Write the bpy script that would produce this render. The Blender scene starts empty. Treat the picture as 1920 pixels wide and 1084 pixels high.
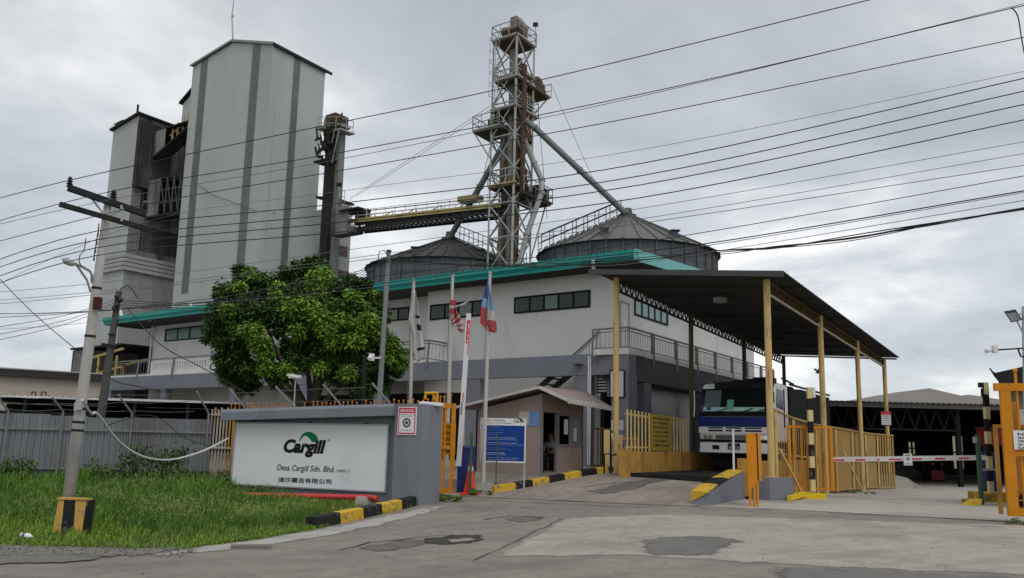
import bpy, bmesh, math, random
from mathutils import Vector, Matrix
random.seed(7)
SC = bpy.context.scene
COL = SC.collection
# ------------------------------------------------------------------ camera
FPX, PITCH, ROLL, EYE = 1660.0, 0.170, 0.0229, 1.6
_U0 = Vector((0, -math.sin(PITCH), math.cos(PITCH)))
CF = Vector((0, math.cos(PITCH), math.sin(PITCH)))
CR = math.cos(ROLL) * Vector((1, 0, 0)) + math.sin(ROLL) * _U0
CU = -math.sin(ROLL) * Vector((1, 0, 0)) + math.cos(ROLL) * _U0
cd = bpy.data.cameras.new("camera"); cam = bpy.data.objects.new("camera", cd); COL.objects.link(cam)
cd.sensor_width = 36.0; cd.lens = FPX / 1920 * 36.0; cd.clip_start = 0.1; cd.clip_end = 3000
mw = Matrix.Identity(4)
for i in range(3):
    mw[i][0], mw[i][1], mw[i][2] = CR[i], CU[i], -CF[i]
mw[2][3] = EYE
cam.matrix_world = mw
SC.camera = cam
# ------------------------------------------------------------------ sky, sun, exposure
SUN_EL, SUN_AZ = math.radians(52), math.radians(155)      # azimuth clockwise from +Y
wd = bpy.data.worlds.new("World"); SC.world = wd; wd.use_nodes = True
nt = wd.node_tree; N = nt.nodes; Lk = nt.links; N.clear()
out = N.new('ShaderNodeOutputWorld'); bg = N.new('ShaderNodeBackground'); bg.inputs[1].default_value = 0.1
sky = N.new('ShaderNodeTexSky'); sky.sky_type = 'NISHITA'; sky.sun_disc = False
sky.sun_elevation = SUN_EL; sky.sun_rotation = SUN_AZ
tc = N.new('ShaderNodeTexCoord'); sep = N.new('ShaderNodeSeparateXYZ'); Lk.new(tc.outputs['Generated'], sep.inputs[0])
def wmath(op, a, b=None, clamp=False):
    m = N.new('ShaderNodeMath'); m.operation = op; m.use_clamp = clamp
    for k, s in enumerate((a, b)):
        if s is None: continue
        if isinstance(s, (int, float)): m.inputs[k].default_value = s
        else: Lk.new(s, m.inputs[k])
    return m.outputs[0]
zc = wmath('ADD', wmath('MAXIMUM', sep.outputs[2], 0.0), 0.22)
cx = wmath('DIVIDE', sep.outputs[0], zc); cy = wmath('DIVIDE', sep.outputs[1], zc)
cmb = N.new('ShaderNodeCombineXYZ'); Lk.new(cx, cmb.inputs[0]); Lk.new(cy, cmb.inputs[1])
def wnoise(scale, detail, rough, w=0.0, dist=0.0):
    n = N.new('ShaderNodeTexNoise'); n.noise_dimensions = '4D'; n.inputs['Scale'].default_value = scale
    n.inputs['Detail'].default_value = detail; n.inputs['Roughness'].default_value = rough
    n.inputs['W'].default_value = w; n.inputs['Distortion'].default_value = dist
    Lk.new(cmb.outputs[0], n.inputs['Vector']); return n.outputs['Fac']
n1 = wnoise(0.7, 7, 0.56, 5.3, 0.6); n2 = wnoise(1.9, 7, 0.58, 8.7, 0.5)
mixn = wmath('ADD', wmath('MULTIPLY', n1, 0.7), wmath('MULTIPLY', n2, 0.3))
rp = N.new('ShaderNodeValToRGB'); Lk.new(mixn, rp.inputs[0])
cr = rp.color_ramp
cr.elements[0].position = 0.40; cr.elements[0].color = (3.9, 4.25, 4.7, 1)
cr.elements[1].position = 0.585; cr.elements[1].color = (8.6, 8.6, 8.6, 1)
e = cr.elements.new(0.49); e.color = (5.3, 5.6, 5.95, 1)
# brighter towards the zenith and the horizon line, as under a thin overcast
gr = N.new('ShaderNodeValToRGB'); Lk.new(sep.outputs[2], gr.inputs[0])
g = gr.color_ramp; g.elements[0].position = 0.0; g.elements[0].color = (1.12, 1.12, 1.10, 1)
g.elements[1].position = 1.0; g.elements[1].color = (1.25, 1.25, 1.25, 1)
for p, c in ((0.18, 1.08), (0.34, 0.98), (0.5, 0.86), (0.65, 0.95)):
    e = g.elements.new(p); e.color = (c, c, c, 1)
mul = N.new('ShaderNodeMix'); mul.data_type = 'RGBA'; mul.blend_type = 'MULTIPLY'; mul.inputs[0].default_value = 1
Lk.new(rp.outputs[0], mul.inputs[6]); Lk.new(gr.outputs[0], mul.inputs[7])
mxs = N.new('ShaderNodeMix'); mxs.data_type = 'RGBA'; mxs.inputs[0].default_value = 0.93
Lk.new(sky.outputs[0], mxs.inputs[6]); Lk.new(mul.outputs[2], mxs.inputs[7])
Lk.new(mxs.outputs[2], bg.inputs[0]); Lk.new(bg.outputs[0], out.inputs[0])
sl = bpy.data.lights.new("sun", 'SUN'); sl.energy = 0.75; sl.angle = math.radians(28); sl.color = (1.0, 0.97, 0.93)
so = bpy.data.objects.new("sun", sl); COL.objects.link(so)
sd = Vector((math.sin(SUN_AZ) * math.cos(SUN_EL), math.cos(SUN_AZ) * math.cos(SUN_EL), math.sin(SUN_EL)))
so.rotation_euler = sd.to_track_quat('Z', 'Y').to_euler(); so.location = (0, 0, 60)
SC.view_settings.view_transform = 'Standard'; SC.view_settings.look = 'None'
SC.view_settings.exposure = 0.28; SC.view_settings.gamma = 1.0
# ------------------------------------------------------------------ measuring: a sight line of the photo meets a real plane
def ray(px, py):
    return CF + (px - 960) / FPX * CR - (py - 542) / FPX * CU
def at(px, py, D):
    d = ray(px, py); d = d / d.y * D
    return Vector((d.x, d.y, d.z + EYE))
V2 = lambda a, b: Vector((a, b, 0))
Z = Vector((0, 0, 1))
YAW_V = math.radians(31.5); YAW_U = math.radians(38)
LV = Vector((math.sin(YAW_V), math.cos(YAW_V), 0)); LW = Vector((math.cos(YAW_V), -math.sin(YAW_V), 0))
UB = Vector((math.cos(YAW_U), -math.sin(YAW_U), 0))         # along the office front, to the right
C0 = Vector((7.013, 24.0, 0))
def L(w, b, z=0.0): return C0 + LW * w + LV * b + Z * z      # lane frame: w across the weighbridge, b along it
def smooth(t): t = min(1, max(0, t)); return t * t * (3 - 2 * t)
def wb_of(x, y):
    d = Vector((x, y, 0)) - C0; return d.dot(LW), d.dot(LV)
def hz(x, y, side=None):
    q = (x + 0.96) * 0.33 + (y - 23.0) * 0.944
    base = 0.19 * smooth((q + 10) / 10)
    base += 0.22 * smooth((-x - 3) / 7) * smooth((y - 12.5) / 10)
    if q > 0:
        w, b = wb_of(x, y)
        if side == 'high' or (side is None and w < -0.85):
            base += 0.58 * smooth(q / 5.0)
        else:
            base += 0.04 * smooth(q / 4) - 0.28 * smooth((q - 5) / 12)
    return base
def G(px, py, dz=0.0):
    D = 20.0
    d = ray(px, py); d = d / d.y
    lo, hi = 3.0, 60.0
    for _ in range(50):
        m = (lo + hi) / 2; p = d * m
        if p.z + EYE > hz(p.x, p.y): lo = m
        else: hi = m
    p = d * lo
    return Vector((p.x, p.y, hz(p.x, p.y) + dz))
class Pl:
    """an upright plane through p with horizontal direction e (to the right in the picture)"""
    def __init__(s, p, e):
        s.p = Vector((p[0], p[1], 0)); s.e = Vector((e[0], e[1], 0)).normalized()
        s.n = Vector((s.e.y, -s.e.x, 0))
        if s.n.dot(-s.p) < 0: s.n = -s.n
    def uv(s, px, py):
        d = ray(px, py); o = Vector((0, 0, EYE))
        t = (s.p - o).dot(s.n) / d.dot(s.n); q = o + d * t
        return (q - s.p).dot(s.e), q.z
    def pt(s, a, z, off=0.0): return s.p + s.e * a + Z * z + s.n * off
    def px(s, x, y, off=0.0):
        a, z = s.uv(x, y); return s.pt(a, z, off)
def front(px, py, D): return Pl(at(px, py, D), (1, 0))
# ------------------------------------------------------------------ materials
MATS = {}
def mat(name, col, rough=0.6, metal=0.0, var=0.12, scale=1.5, dirt=None, damt=0.35, dscale=0.8, dpos=0.5, streak=1.0, bump=0.0, bscale=60.0, spec=0.16, dsoft=0.18, fade=False, tracks=None):
    if name in MATS: return MATS[name]
    m = bpy.data.materials.new(name); m.use_nodes = True; t = m.node_tree; n = t.nodes; l = t.links
    b = n['Principled BSDF']; b.inputs['Roughness'].default_value = rough; b.inputs['Metallic'].default_value = metal
    b.inputs['Specular IOR Level'].default_value = spec
    geo = n.new('ShaderNodeNewGeometry')
    def noise(sc, det, z=1.0, rg=0.6):
        mp = n.new('ShaderNodeMapping'); mp.inputs['Scale'].default_value = (sc, sc, sc * z); l.new(geo.outputs['Position'], mp.inputs[0])
        q = n.new('ShaderNodeTexNoise'); q.inputs['Scale'].default_value = 1.0; q.inputs['Detail'].default_value = det; q.inputs['Roughness'].default_value = rg
        l.new(mp.outputs[0], q.inputs['Vector']); return q.outputs['Fac']
    def mixc(f, a, bb):
        x = n.new('ShaderNodeMix'); x.data_type = 'RGBA'
        if isinstance(f, float): x.inputs[0].default_value = f
        else: l.new(f, x.inputs[0])
        for k, s in ((6, a), (7, bb)):
            if isinstance(s, tuple): x.inputs[k].default_value = (*s, 1)
            else: l.new(s, x.inputs[k])
        return x.outputs[2]
    c = mixc(noise(scale, 8), tuple(max(0, k * (1 - 2 * var)) for k in col), tuple(min(1, k * (1 + 2 * var)) for k in col))
    if dirt:
        r = n.new('ShaderNodeMapRange'); r.inputs[1].default_value = dpos; r.inputs[2].default_value = dpos + dsoft; r.inputs[4].default_value = damt
        l.new(noise(dscale, 7, 1.0 / streak, 0.65), r.inputs[0]); c = mixc(r.outputs[0], c, dirt)
    if tracks:
        rm = n.new('ShaderNodeMapping'); rm.vector_type = 'POINT'; rm.inputs['Rotation'].default_value = (0, 0, tracks[1]); l.new(geo.outputs['Position'], rm.inputs[0])
        sm = n.new('ShaderNodeMapping'); sm.inputs['Scale'].default_value = (1.6, 0.16, 1); l.new(rm.outputs[0], sm.inputs[0])
        q = n.new('ShaderNodeTexNoise'); q.inputs['Scale'].default_value = 1.0; q.inputs['Detail'].default_value = 8; q.inputs['Roughness'].default_value = 0.7; l.new(sm.outputs[0], q.inputs['Vector'])
        for lo, hi, tint, am in ((0.5, 0.68, tracks[0], 0.45), (0.5, 0.34, tuple(min(1, k * 1.35) for k in col), 0.32)):
            r = n.new('ShaderNodeMapRange'); r.inputs[1].default_value = lo; r.inputs[2].default_value = hi; r.inputs[4].default_value = am; l.new(q.outputs['Fac'], r.inputs[0]); c = mixc(r.outputs[0], c, tint)
        mo = n.new('ShaderNodeMapRange'); mo.inputs[1].default_value = 0.42; mo.inputs[2].default_value = 0.62; mo.inputs[4].default_value = 0.38; l.new(noise(3.2, 9, 1, 0.72), mo.inputs[0]); c = mixc(mo.outputs[0], c, tracks[0])
        gr_ = n.new('ShaderNodeMapRange'); gr_.inputs[1].default_value = 0.45; gr_.inputs[2].default_value = 0.7; gr_.inputs[4].default_value = 0.5; l.new(noise(55, 2), gr_.inputs[0]); c = mixc(gr_.outputs[0], c, (0.06, 0.056, 0.05))
    l.new(c, b.inputs['Base Color'])
    if fade:
        at_ = n.new('ShaderNodeAttribute'); at_.attribute_name = 'fade'
        ad = n.new('ShaderNodeMath'); ad.operation = 'ADD'; l.new(at_.outputs['Fac'], ad.inputs[0]); l.new(noise(2.6, 8, 1, 0.7), ad.inputs[1])
        r = n.new('ShaderNodeMapRange'); r.inputs[1].default_value = 0.62; r.inputs[2].default_value = 0.80; l.new(ad.outputs[0], r.inputs[0])
        l.new(r.outputs[0], b.inputs['Alpha'])
    if bump:
        bp = n.new('ShaderNodeBump'); bp.inputs['Strength'].default_value = bump; bp.inputs['Distance'].default_value = 0.02
        l.new(noise(bscale, 5), bp.inputs['Height']); l.new(bp.outputs[0], b.inputs['Normal'])
    m.diffuse_color = (*col, 1)
    MATS[name] = m; return m
def glass(name, col, rough=0.08):
    m = mat(name, col, rough, 0, 0.1, 0.6, spec=0.7); return m
# ------------------------------------------------------------------ mesh builder (world coordinates)
class MB:
    def __init__(s): s.v = []; s.f = []
    def add(s, vs, fs):
        o = len(s.v); s.v += [Vector(p) for p in vs]; s.f += [tuple(o + i for i in q) for q in fs]; return s
    def poly(s, pts): return s.add(pts, [tuple(range(len(pts)))])
    def box(s, p, ex, ey, ez):
        p, ex, ey, ez = map(Vector, (p, ex, ey, ez))
        v = [p, p + ex, p + ex + ey, p + ey]; v += [q + ez for q in v]
        return s.add(v, [(3, 2, 1, 0), (4, 5, 6, 7), (0, 1, 5, 4), (1, 2, 6, 5), (2, 3, 7, 6), (3, 0, 4, 7)])
    def cbox(s, c, ex, ey, ez):
        c, ex, ey, ez = map(Vector, (c, ex, ey, ez)); return s.box(c - ex / 2 - ey / 2 - ez / 2, ex, ey, ez)
    def pbox(s, P, a0, a1, z0, z1, o0, o1):
        return s.box(P.pt(a0, z0, o0), P.e * (a1 - a0), P.n * (o1 - o0), Z * (z1 - z0))
    def beam(s, p, q, w, h=None, up=Z):
        p, q = Vector(p), Vector(q); h = h or w; d = (q - p)
        if d.length < 1e-6: return s
        dn = d.normalized(); u = up if abs(dn.dot(up)) < 0.98 else Vector((1, 0, 0))
        x = dn.cross(u).normalized(); y = x.cross(dn).normalized()
        return s.box(p - x * w / 2 - y * h / 2, x * w, y * h, d)
    def tube(s, pts, r, n=6, cap=True):
        pts = [Vector(p) for p in pts]; rr = r if isinstance(r, (list, tuple)) else [r] * len(pts)
        o = len(s.v); px = None
        for i, p in enumerate(pts):
            d = (pts[min(i + 1, len(pts) - 1)] - pts[max(i - 1, 0)]).normalized()
            if px is None:
                a = Z if abs(d.z) < 0.95 else Vector((1, 0, 0)); px = d.cross(a).normalized()
            else: px = (px - d * px.dot(d)).normalized()
            py = d.cross(px)
            for k in range(n):
                t = 2 * math.pi * k / n; s.v.append(p + (px * math.cos(t) + py * math.sin(t)) * rr[i])
        for i in range(len(pts) - 1):
            for k in range(n):
                a = o + i * n + k; b = o + i * n + (k + 1) % n; s.f.append((a, b, b + n, a + n))
        if cap:
            s.f.append(tuple(o + k for k in reversed(range(n)))); e = o + (len(pts) - 1) * n; s.f.append(tuple(e + k for k in range(n)))
        return s
    def prism(s, pts, vec):
        pts = [Vector(p) for p in pts]; vec = Vector(vec); n = len(pts)
        return s.add(pts + [p + vec for p in pts], [tuple(reversed(range(n))), tuple(range(n, 2 * n))] + [(i, (i + 1) % n, n + (i + 1) % n, n + i) for i in range(n)])
    def lathe(s, c, prof, n=24):
        c = Vector(c); o = len(s.v)
        for r, z in prof:
            for k in range(n):
                t = 2 * math.pi * k / n; s.v.append(c + Vector((r * math.cos(t), r * math.sin(t), z)))
        for i in range(len(prof) - 1):
            for k in range(n):
                a = o + i * n + k; b = o + i * n + (k + 1) % n; s.f.append((a, b, b + n, a + n))
        s.f.append(tuple(o + k for k in reversed(range(n)))); e = o + (len(prof) - 1) * n; s.f.append(tuple(e + k for k in range(n)))
        return s
    def corr(s, p, along, up, nrm, pitch=0.2, depth=0.03, wave='trap'):
        """one sheet of ribbed metal: ribs run along 'up'"""
        p, along, up, nrm = map(Vector, (p, along, up, nrm)); ln = along.length; a = along.normalized(); nr = nrm.normalized()
        k = max(1, round(ln / pitch)); st = ln / k; prof = []
        for i in range(k):
            x = i * st
            if wave == 'trap': prof += [(x, 0), (x + st * .55, 0), (x + st * .65, depth), (x + st * .9, depth)]
            else: prof += [(x + st * j / 6, depth * (.5 - .5 * math.cos(2 * math.pi * j / 6))) for j in range(6)]
        prof.append((ln, 0)); o = len(s.v)
        for x, d in prof: s.v.append(p + a * x + nr * d); s.v.append(p + a * x + nr * d + up)
        for i in range(len(prof) - 1): s.f.append((o + 2 * i, o + 2 * i + 2, o + 2 * i + 3, o + 2 * i + 1))
        return s
    def sphere(s, c, r, n=10, m=6, sz=1.0):
        return s.lathe(c, [(max(1e-3, r * math.sin(math.pi * i / m)), -r * sz * math.cos(math.pi * i / m)) for i in range(m + 1)], n)
def _mesh(name, mb, m, inv):
    me = bpy.data.meshes.new(name); me.from_pydata([inv @ p for p in mb.v], [], mb.f)
    if m: me.materials.append(m)
    bm = bmesh.new(); bm.from_mesh(me); bmesh.ops.recalc_face_normals(bm, faces=bm.faces); bm.to_mesh(me); bm.free()
    me.update(); return me
def wmat(o):
    m = Matrix.LocRotScale(o.location, o.rotation_euler, o.scale)
    return wmat(o.parent) @ m if o.parent else m
def part(name, mb, m, parent, label=None, smooth_=False):
    """a part: its mesh is moved into its thing's own frame"""
    me = _mesh(name, mb, m, wmat(parent).inverted()); o = bpy.data.objects.new(name, me); COL.objects.link(o); o.parent = parent
    if label: o['label'] = label
    if smooth_: me.shade_smooth()
    return o
def tag(o, label=None, cat=None, group=None, kind=None):
    for k, v in (('label', label), ('category', cat), ('group', group), ('kind', kind)):
        if v: o[k] = v
    return o
def thing(name, label, cat, loc, group=None):
    o = bpy.data.objects.new(name, None); COL.objects.link(o); o.location = loc; o.empty_display_size = 0.3
    return tag(o, label, cat, group)
def single(name, mb, m, label, cat, group=None, kind=None, smooth_=False):
    xs = [p.x for p in mb.v]; ys = [p.y for p in mb.v]; zs = [p.z for p in mb.v]
    c = Vector(((min(xs) + max(xs)) / 2, (min(ys) + max(ys)) / 2, min(zs)))
    me = _mesh(name, mb, m, Matrix.Translation(-c)); o = bpy.data.objects.new(name, me); COL.objects.link(o); o.location = c
    if smooth_: me.shade_smooth()
    return tag(o, label, cat, group, kind)
def struct(name, mb, m, smooth_=False):
    me = _mesh(name, mb, m, Matrix.Identity(4)); o = bpy.data.objects.new(name, me); COL.objects.link(o); o['kind'] = 'structure'
    if smooth_: me.shade_smooth()
    return o
def dup(root, loc, label=None, group=None, rotz=None):
    r = root.copy(); COL.objects.link(r); r.location = loc
    if rotz is not None: r.rotation_euler = (0, 0, rotz)
    if label: r['label'] = label
    if group: r['group'] = group
    for ch in list(root.children):
        c = ch.copy(); COL.objects.link(c); c.parent = r
        for gch in list(ch.children):
            d = gch.copy(); COL.objects.link(d); d.parent = c
    return r
def text(name, s, P, box, m, parent, off=0.004, shear=0.0, bold=0.0, fit=True):
    """raised lettering that fills box = (a0, a1, z0, z1) on plane P"""
    cu = bpy.data.curves.new(name, 'FONT'); cu.body = s; cu.shear = shear; cu.offset = bold; cu.extrude = 0.0; cu.resolution_u = 3
    o = bpy.data.objects.new(name, cu); COL.objects.link(o); bpy.context.view_layer.update()
    me0 = bpy.data.meshes.new_from_object(o.evaluated_get(bpy.context.evaluated_depsgraph_get()))
    bpy.data.objects.remove(o)
    mb = MB(); xs = [v.co.x for v in me0.vertices]; ys = [v.co.y for v in me0.vertices]
    if not xs: return None
    x0, x1, y0, y1 = min(xs), max(xs), min(ys), max(ys); a0, a1, z0, z1 = box
    for v in me0.vertices:
        mb.v.append(P.pt(a0 + (v.co.x - x0) / (x1 - x0) * (a1 - a0), z0 + (v.co.y - y0) / (y1 - y0) * (z1 - z0), off))
    mb.f = [tuple(p.vertices) for p in me0.polygons]
    bpy.data.meshes.remove(me0)
    return part(name, mb, m, parent)
def pbox_px(P, x0, y0, x1, y1):
    a0, z1 = P.uv(x0, y0); a1, z0 = P.uv(x1, y1); return a0, a1, z0, z1
def subdiv_sheet(poly, step, dz, side=None):
    """a flat outline cut into a fine net and laid on the ground"""
    bm = bmesh.new(); vs = [bm.verts.new((p[0], p[1], 0)) for p in poly]; bm.faces.new(vs)
    bmesh.ops.triangulate(bm, faces=bm.faces)
    x0 = min(p[0] for p in poly); x1 = max(p[0] for p in poly); y0 = min(p[1] for p in poly); y1 = max(p[1] for p in poly)
    for ax, lo, hi in ((0, x0, x1), (1, y0, y1)):
        k = math.ceil(lo / step) * step
        while k < hi:
            co = (k, 0, 0) if ax == 0 else (0, k, 0); no = (1, 0, 0) if ax == 0 else (0, 1, 0)
            bmesh.ops.bisect_plane(bm, geom=bm.verts[:] + bm.edges[:] + bm.faces[:], plane_co=co, plane_no=no, dist=1e-5); k += step
    mb = MB(); bm.verts.index_update()
    for v in bm.verts: mb.v.append(Vector((v.co.x, v.co.y, hz(v.co.x, v.co.y, side) + dz)))
    for f in bm.faces: mb.f.append(tuple(v.index for v in f.verts))
    bm.free(); return mb
def rough_poly(pts, amp, n=4, seed=1):
    """an outline with ragged edges"""
    r = random.Random(seed); o = []
    for i, p in enumerate(pts):
        q = pts[(i + 1) % len(pts)]
        for k in range(n):
            t = k / n; j = amp if k else 0
            o.append((p[0] + (q[0] - p[0]) * t + r.uniform(-j, j), p[1] + (q[1] - p[1]) * t + r.uniform(-j, j)))
    return o
# ------------------------------------------------------------------ palette
ASPH = mat('road_surface', (0.268, 0.235, 0.2), 0.9, 0, 0.14, 0.45, (0.115, 0.105, 0.097), 0.5, 0.32, 0.5, 1, 0.6, 40, 0.25, 0.14, tracks=((0.12, 0.11, 0.102), math.radians(50)))
CONC = mat('worn_concrete', (0.375, 0.347, 0.3), 0.85, 0, 0.13, 0.7, (0.17, 0.16, 0.145), 0.5, 0.4, 0.5, 1, 0.5, 40, 0.3, 0.12)
CONCF = mat('worn_concrete_apron', (0.385, 0.352, 0.302), 0.85, 0, 0.13, 0.7, (0.17, 0.16, 0.145), 0.5, 0.4, 0.5, 1, 0.5, 40, 0.3, 0.12, fade=True, tracks=((0.24, 0.218, 0.187), math.radians(60)))
CONCL = mat('pale_concrete', (0.36, 0.345, 0.32), 0.9, 0, 0.1, 1.5, (0.2, 0.19, 0.17), 0.5, 1.2, 0.5, 1, 0.4, 40)
CONCLF = mat('pale_concrete_edge', (0.36, 0.345, 0.32), 0.9, 0, 0.1, 1.5, (0.2, 0.19, 0.17), 0.5, 1.2, 0.5, 1, 0.4, 40, fade=True)
RAMPM = mat('ramp_concrete', (0.325, 0.278, 0.238), 0.88, 0, 0.15, 0.9, (0.13, 0.12, 0.11), 0.5, 0.6, 0.5, 1, 0.5, 45, tracks=((0.15, 0.135, 0.125), math.radians(31)))
DARKA = mat('dark_asphalt', (0.15, 0.145, 0.137), 0.85, 0, 0.15, 2, (0.19, 0.175, 0.16), 0.5, 1.5, 0.52, 1, 0.5, 50, fade=True)
GRAVEL = mat('gravel', (0.2, 0.185, 0.165), 0.95, 0, 0.25, 14, (0.07, 0.065, 0.06), 0.6, 22, 0.5, 1, 0.9, 30)
SOIL = mat('lawn_soil', (0.05, 0.062, 0.022), 0.95, 0, 0.25, 3, (0.03, 0.045, 0.012), 0.6, 1.0, 0.5)
GROUND = mat('bare_ground', (0.16, 0.15, 0.13), 0.95, 0, 0.15, 0.6)
CRACK = mat('crack', (0.05, 0.047, 0.043), 0.95, 0, 0.2, 4)
WHITEW = mat('white_plaster', (0.62, 0.62, 0.595), 0.8, 0, 0.03, 0.7, (0.36, 0.35, 0.32), 0.4, 0.9, 0.52, 7)
GREYW = mat('grey_plaster', (0.185, 0.195, 0.225), 0.7, 0, 0.07, 1.2, (0.34, 0.35, 0.36), 0.5, 1.1, 0.62, 6)
SIGNW = mat('sign_wall_paint', (0.20, 0.215, 0.245), 0.55, 0, 0.08, 1.2, (0.11, 0.115, 0.125), 0.5, 0.9, 0.52, 4, 0.15, 80)
BOARDM = mat('sign_board_white', (0.74, 0.755, 0.77), 0.35, 0, 0.025, 1.0, (0.5, 0.51, 0.51), 0.4, 1.6, 0.58, 3)
BLACK = mat('black_paint', (0.016, 0.016, 0.017), 0.6, 0, 0.2, 4, (0.13, 0.125, 0.115), 0.8, 5, 0.59, 1, 0.4, 40, dsoft=0.05)
LETTER = mat('black_letters', (0.008, 0.008, 0.009), 0.5, 0, 0.05)
LEAFG = mat('logo_green', (0.0, 0.18, 0.06), 0.45, 0, 0.06)
YEL = mat('kerb_yellow', (0.54, 0.34, 0.035), 0.8, 0, 0.15, 4, (0.16, 0.145, 0.12), 0.9, 5, 0.55, 1, 0.4, 40, dsoft=0.05)
BUFF = mat('faded_yellow', (0.52, 0.31, 0.085), 0.8, 0, 0.14, 3, (0.26, 0.22, 0.17), 0.8, 6, 0.59, 1, 0.3, 50, dsoft=0.05)
CREAM = mat('cream_yellow_paint', (0.55, 0.395, 0.16), 0.55, 0, 0.1, 2, (0.24, 0.13, 0.05), 0.7, 6, 0.58, 5, dsoft=0.06)
ORANGE = mat('orange_paint', (0.60, 0.225, 0.014), 0.5, 0, 0.1, 2, (0.2, 0.075, 0.025), 0.7, 7, 0.6, 3, dsoft=0.06)
RUSTO = mat('rusty_orange_steel', (0.46, 0.255, 0.06), 0.7, 0, 0.15, 2, (0.10, 0.055, 0.03), 0.75, 1.8, 0.52, 2)
RED = mat('red_paint', (0.52, 0.035, 0.035), 0.5, 0, 0.08, 2, (0.3, 0.06, 0.05), 0.5, 3, 0.55)
REDS = mat('sign_red', (0.62, 0.03, 0.09), 0.45)
WHITES = mat('sign_white', (0.72, 0.72, 0.72), 0.45, 0, 0.03)
WHITEP = mat('white_painted_steel', (0.66, 0.66, 0.65), 0.45, 0, 0.05, 2, (0.3, 0.27, 0.22), 0.5, 3, 0.62, 3)
BLUES = mat('sign_blue', (0.008, 0.05, 0.24), 0.45, 0, 0.06)
BLUEB = mat('blue_cabinet', (0.022, 0.038, 0.16), 0.45, 0, 0.08)
GREYT = mat('small_print_grey', (0.2, 0.2, 0.21), 0.6)
GALV = mat('galvanised_steel', (0.40, 0.41, 0.42), 0.45, 0.35, 0.1, 2, (0.2, 0.17, 0.14), 0.4, 2, 0.6, 3)
TOWERST = mat('mast_steel', (0.34, 0.34, 0.325), 0.6, 0.15, 0.12, 1.5, (0.14, 0.085, 0.055), 0.65, 1.2, 0.53, 3)
DARKST = mat('dark_steel', (0.028, 0.029, 0.031), 0.7, 0.1, 0.2, 2, spec=0.1)
RAILM = mat('grey_railing', (0.16, 0.165, 0.175), 0.5, 0.1, 0.1, 2)
FENCEM = mat('grey_sheet_metal', (0.225, 0.238, 0.255), 0.55, 0.3, 0.12, 0.9, (0.12, 0.11, 0.1), 0.65, 0.9, 0.48, 6)
POSTW = mat('weathered_post_steel', (0.22, 0.22, 0.215), 0.6, 0.2, 0.12, 3, (0.14, 0.1, 0.07), 0.5, 3, 0.55, 3)
POLEM = mat('concrete_pole', (0.42, 0.41, 0.39), 0.85, 0, 0.1, 5, (0.2, 0.19, 0.18), 0.6, 3, 0.52, 3, 0.3, 50)
POLED = mat('dark_timber', (0.09, 0.085, 0.08), 0.85, 0, 0.2, 3)
FLAGP = mat('flagpole_paint', (0.50, 0.48, 0.43), 0.6, 0, 0.08, 3, (0.26, 0.24, 0.2), 0.5, 3, 0.58, 4)
INS = mat('insulator_brown', (0.03, 0.022, 0.02), 0.3, 0, 0.1, 5, spec=0.6)
WIRE = mat('wire_black', (0.03, 0.03, 0.033), 0.6)
WIREG = mat('wire_grey', (0.14, 0.145, 0.15), 0.6)
TEAL = mat('teal_metal', (0.008, 0.27, 0.235), 0.4, 0, 0.08, 1, (0.03, 0.16, 0.15), 0.5, 1.4, 0.55, 3)
TEAL_LIT = mat('lit_teal_metal', (0.16, 0.46, 0.44), 0.45, 0, 0.06, 1)  # the roof teal lightened for the light falling on the end rake
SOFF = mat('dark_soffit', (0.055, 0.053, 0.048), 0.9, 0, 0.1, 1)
GLASSD = mat('dark_green_glass', (0.012, 0.035, 0.03), 0.2, 0, 0.15, 0.8, spec=0.3)
GLASSG = mat('teal_tinted_glass', (0.03, 0.10, 0.085), 0.2, 0, 0.1, 0.8, spec=0.35)
GLASSP = glass('pale_tinted_glass', (0.16, 0.26, 0.25), 0.15)
FRAMED = mat('window_frame_dark', (0.012, 0.013, 0.013), 0.6, spec=0.08)
CLAD = mat('tower_cladding', (0.415, 0.435, 0.418), 0.65, 0.0, 0.04, 0.25, (0.32, 0.34, 0.325), 0.55, 0.2, 0.47, 6)
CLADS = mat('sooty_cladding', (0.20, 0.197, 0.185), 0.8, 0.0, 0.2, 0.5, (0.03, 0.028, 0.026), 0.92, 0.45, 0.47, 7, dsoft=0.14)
STRIPE = mat('green_stripe_cladding', (0.12, 0.155, 0.128), 0.6, 0, 0.12, 0.8, (0.2, 0.225, 0.2), 0.5, 0.8, 0.53, 3)
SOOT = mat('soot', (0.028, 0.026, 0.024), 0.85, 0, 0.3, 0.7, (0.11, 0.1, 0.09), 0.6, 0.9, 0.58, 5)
RUST = mat('rusty_steel', (0.10, 0.062, 0.042), 0.9, 0.05, 0.25, 1.3, (0.2, 0.18, 0.16), 0.55, 1.0, 0.57, 4)
LEGM = mat('elevator_leg_steel', (0.25, 0.22, 0.195), 0.7, 0.15, 0.15, 1.2, (0.11, 0.062, 0.042), 0.75, 0.7, 0.5, 8)
CONVY = mat('conveyor_yellow', (0.46, 0.345, 0.125), 0.65, 0, 0.15, 1.5, (0.16, 0.1, 0.05), 0.7, 1.2, 0.52, 1)
BINW = mat('bin_wall_steel', (0.10, 0.103, 0.11), 0.55, 0.4, 0.2, 1, (0.06, 0.06, 0.06), 0.7, 0.8, 0.5, 4)
BINR = mat('bin_roof_steel', (0.125, 0.122, 0.117), 0.55, 0.35, 0.15, 0.6, (0.17, 0.075, 0.055), 0.7, 0.3, 0.56, 1)
BINRD = mat('weathered_bin_roof', (0.05, 0.049, 0.047), 0.65, 0.3, 0.15, 0.6, (0.1, 0.08, 0.065), 0.5, 0.5, 0.56, 1)
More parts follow.
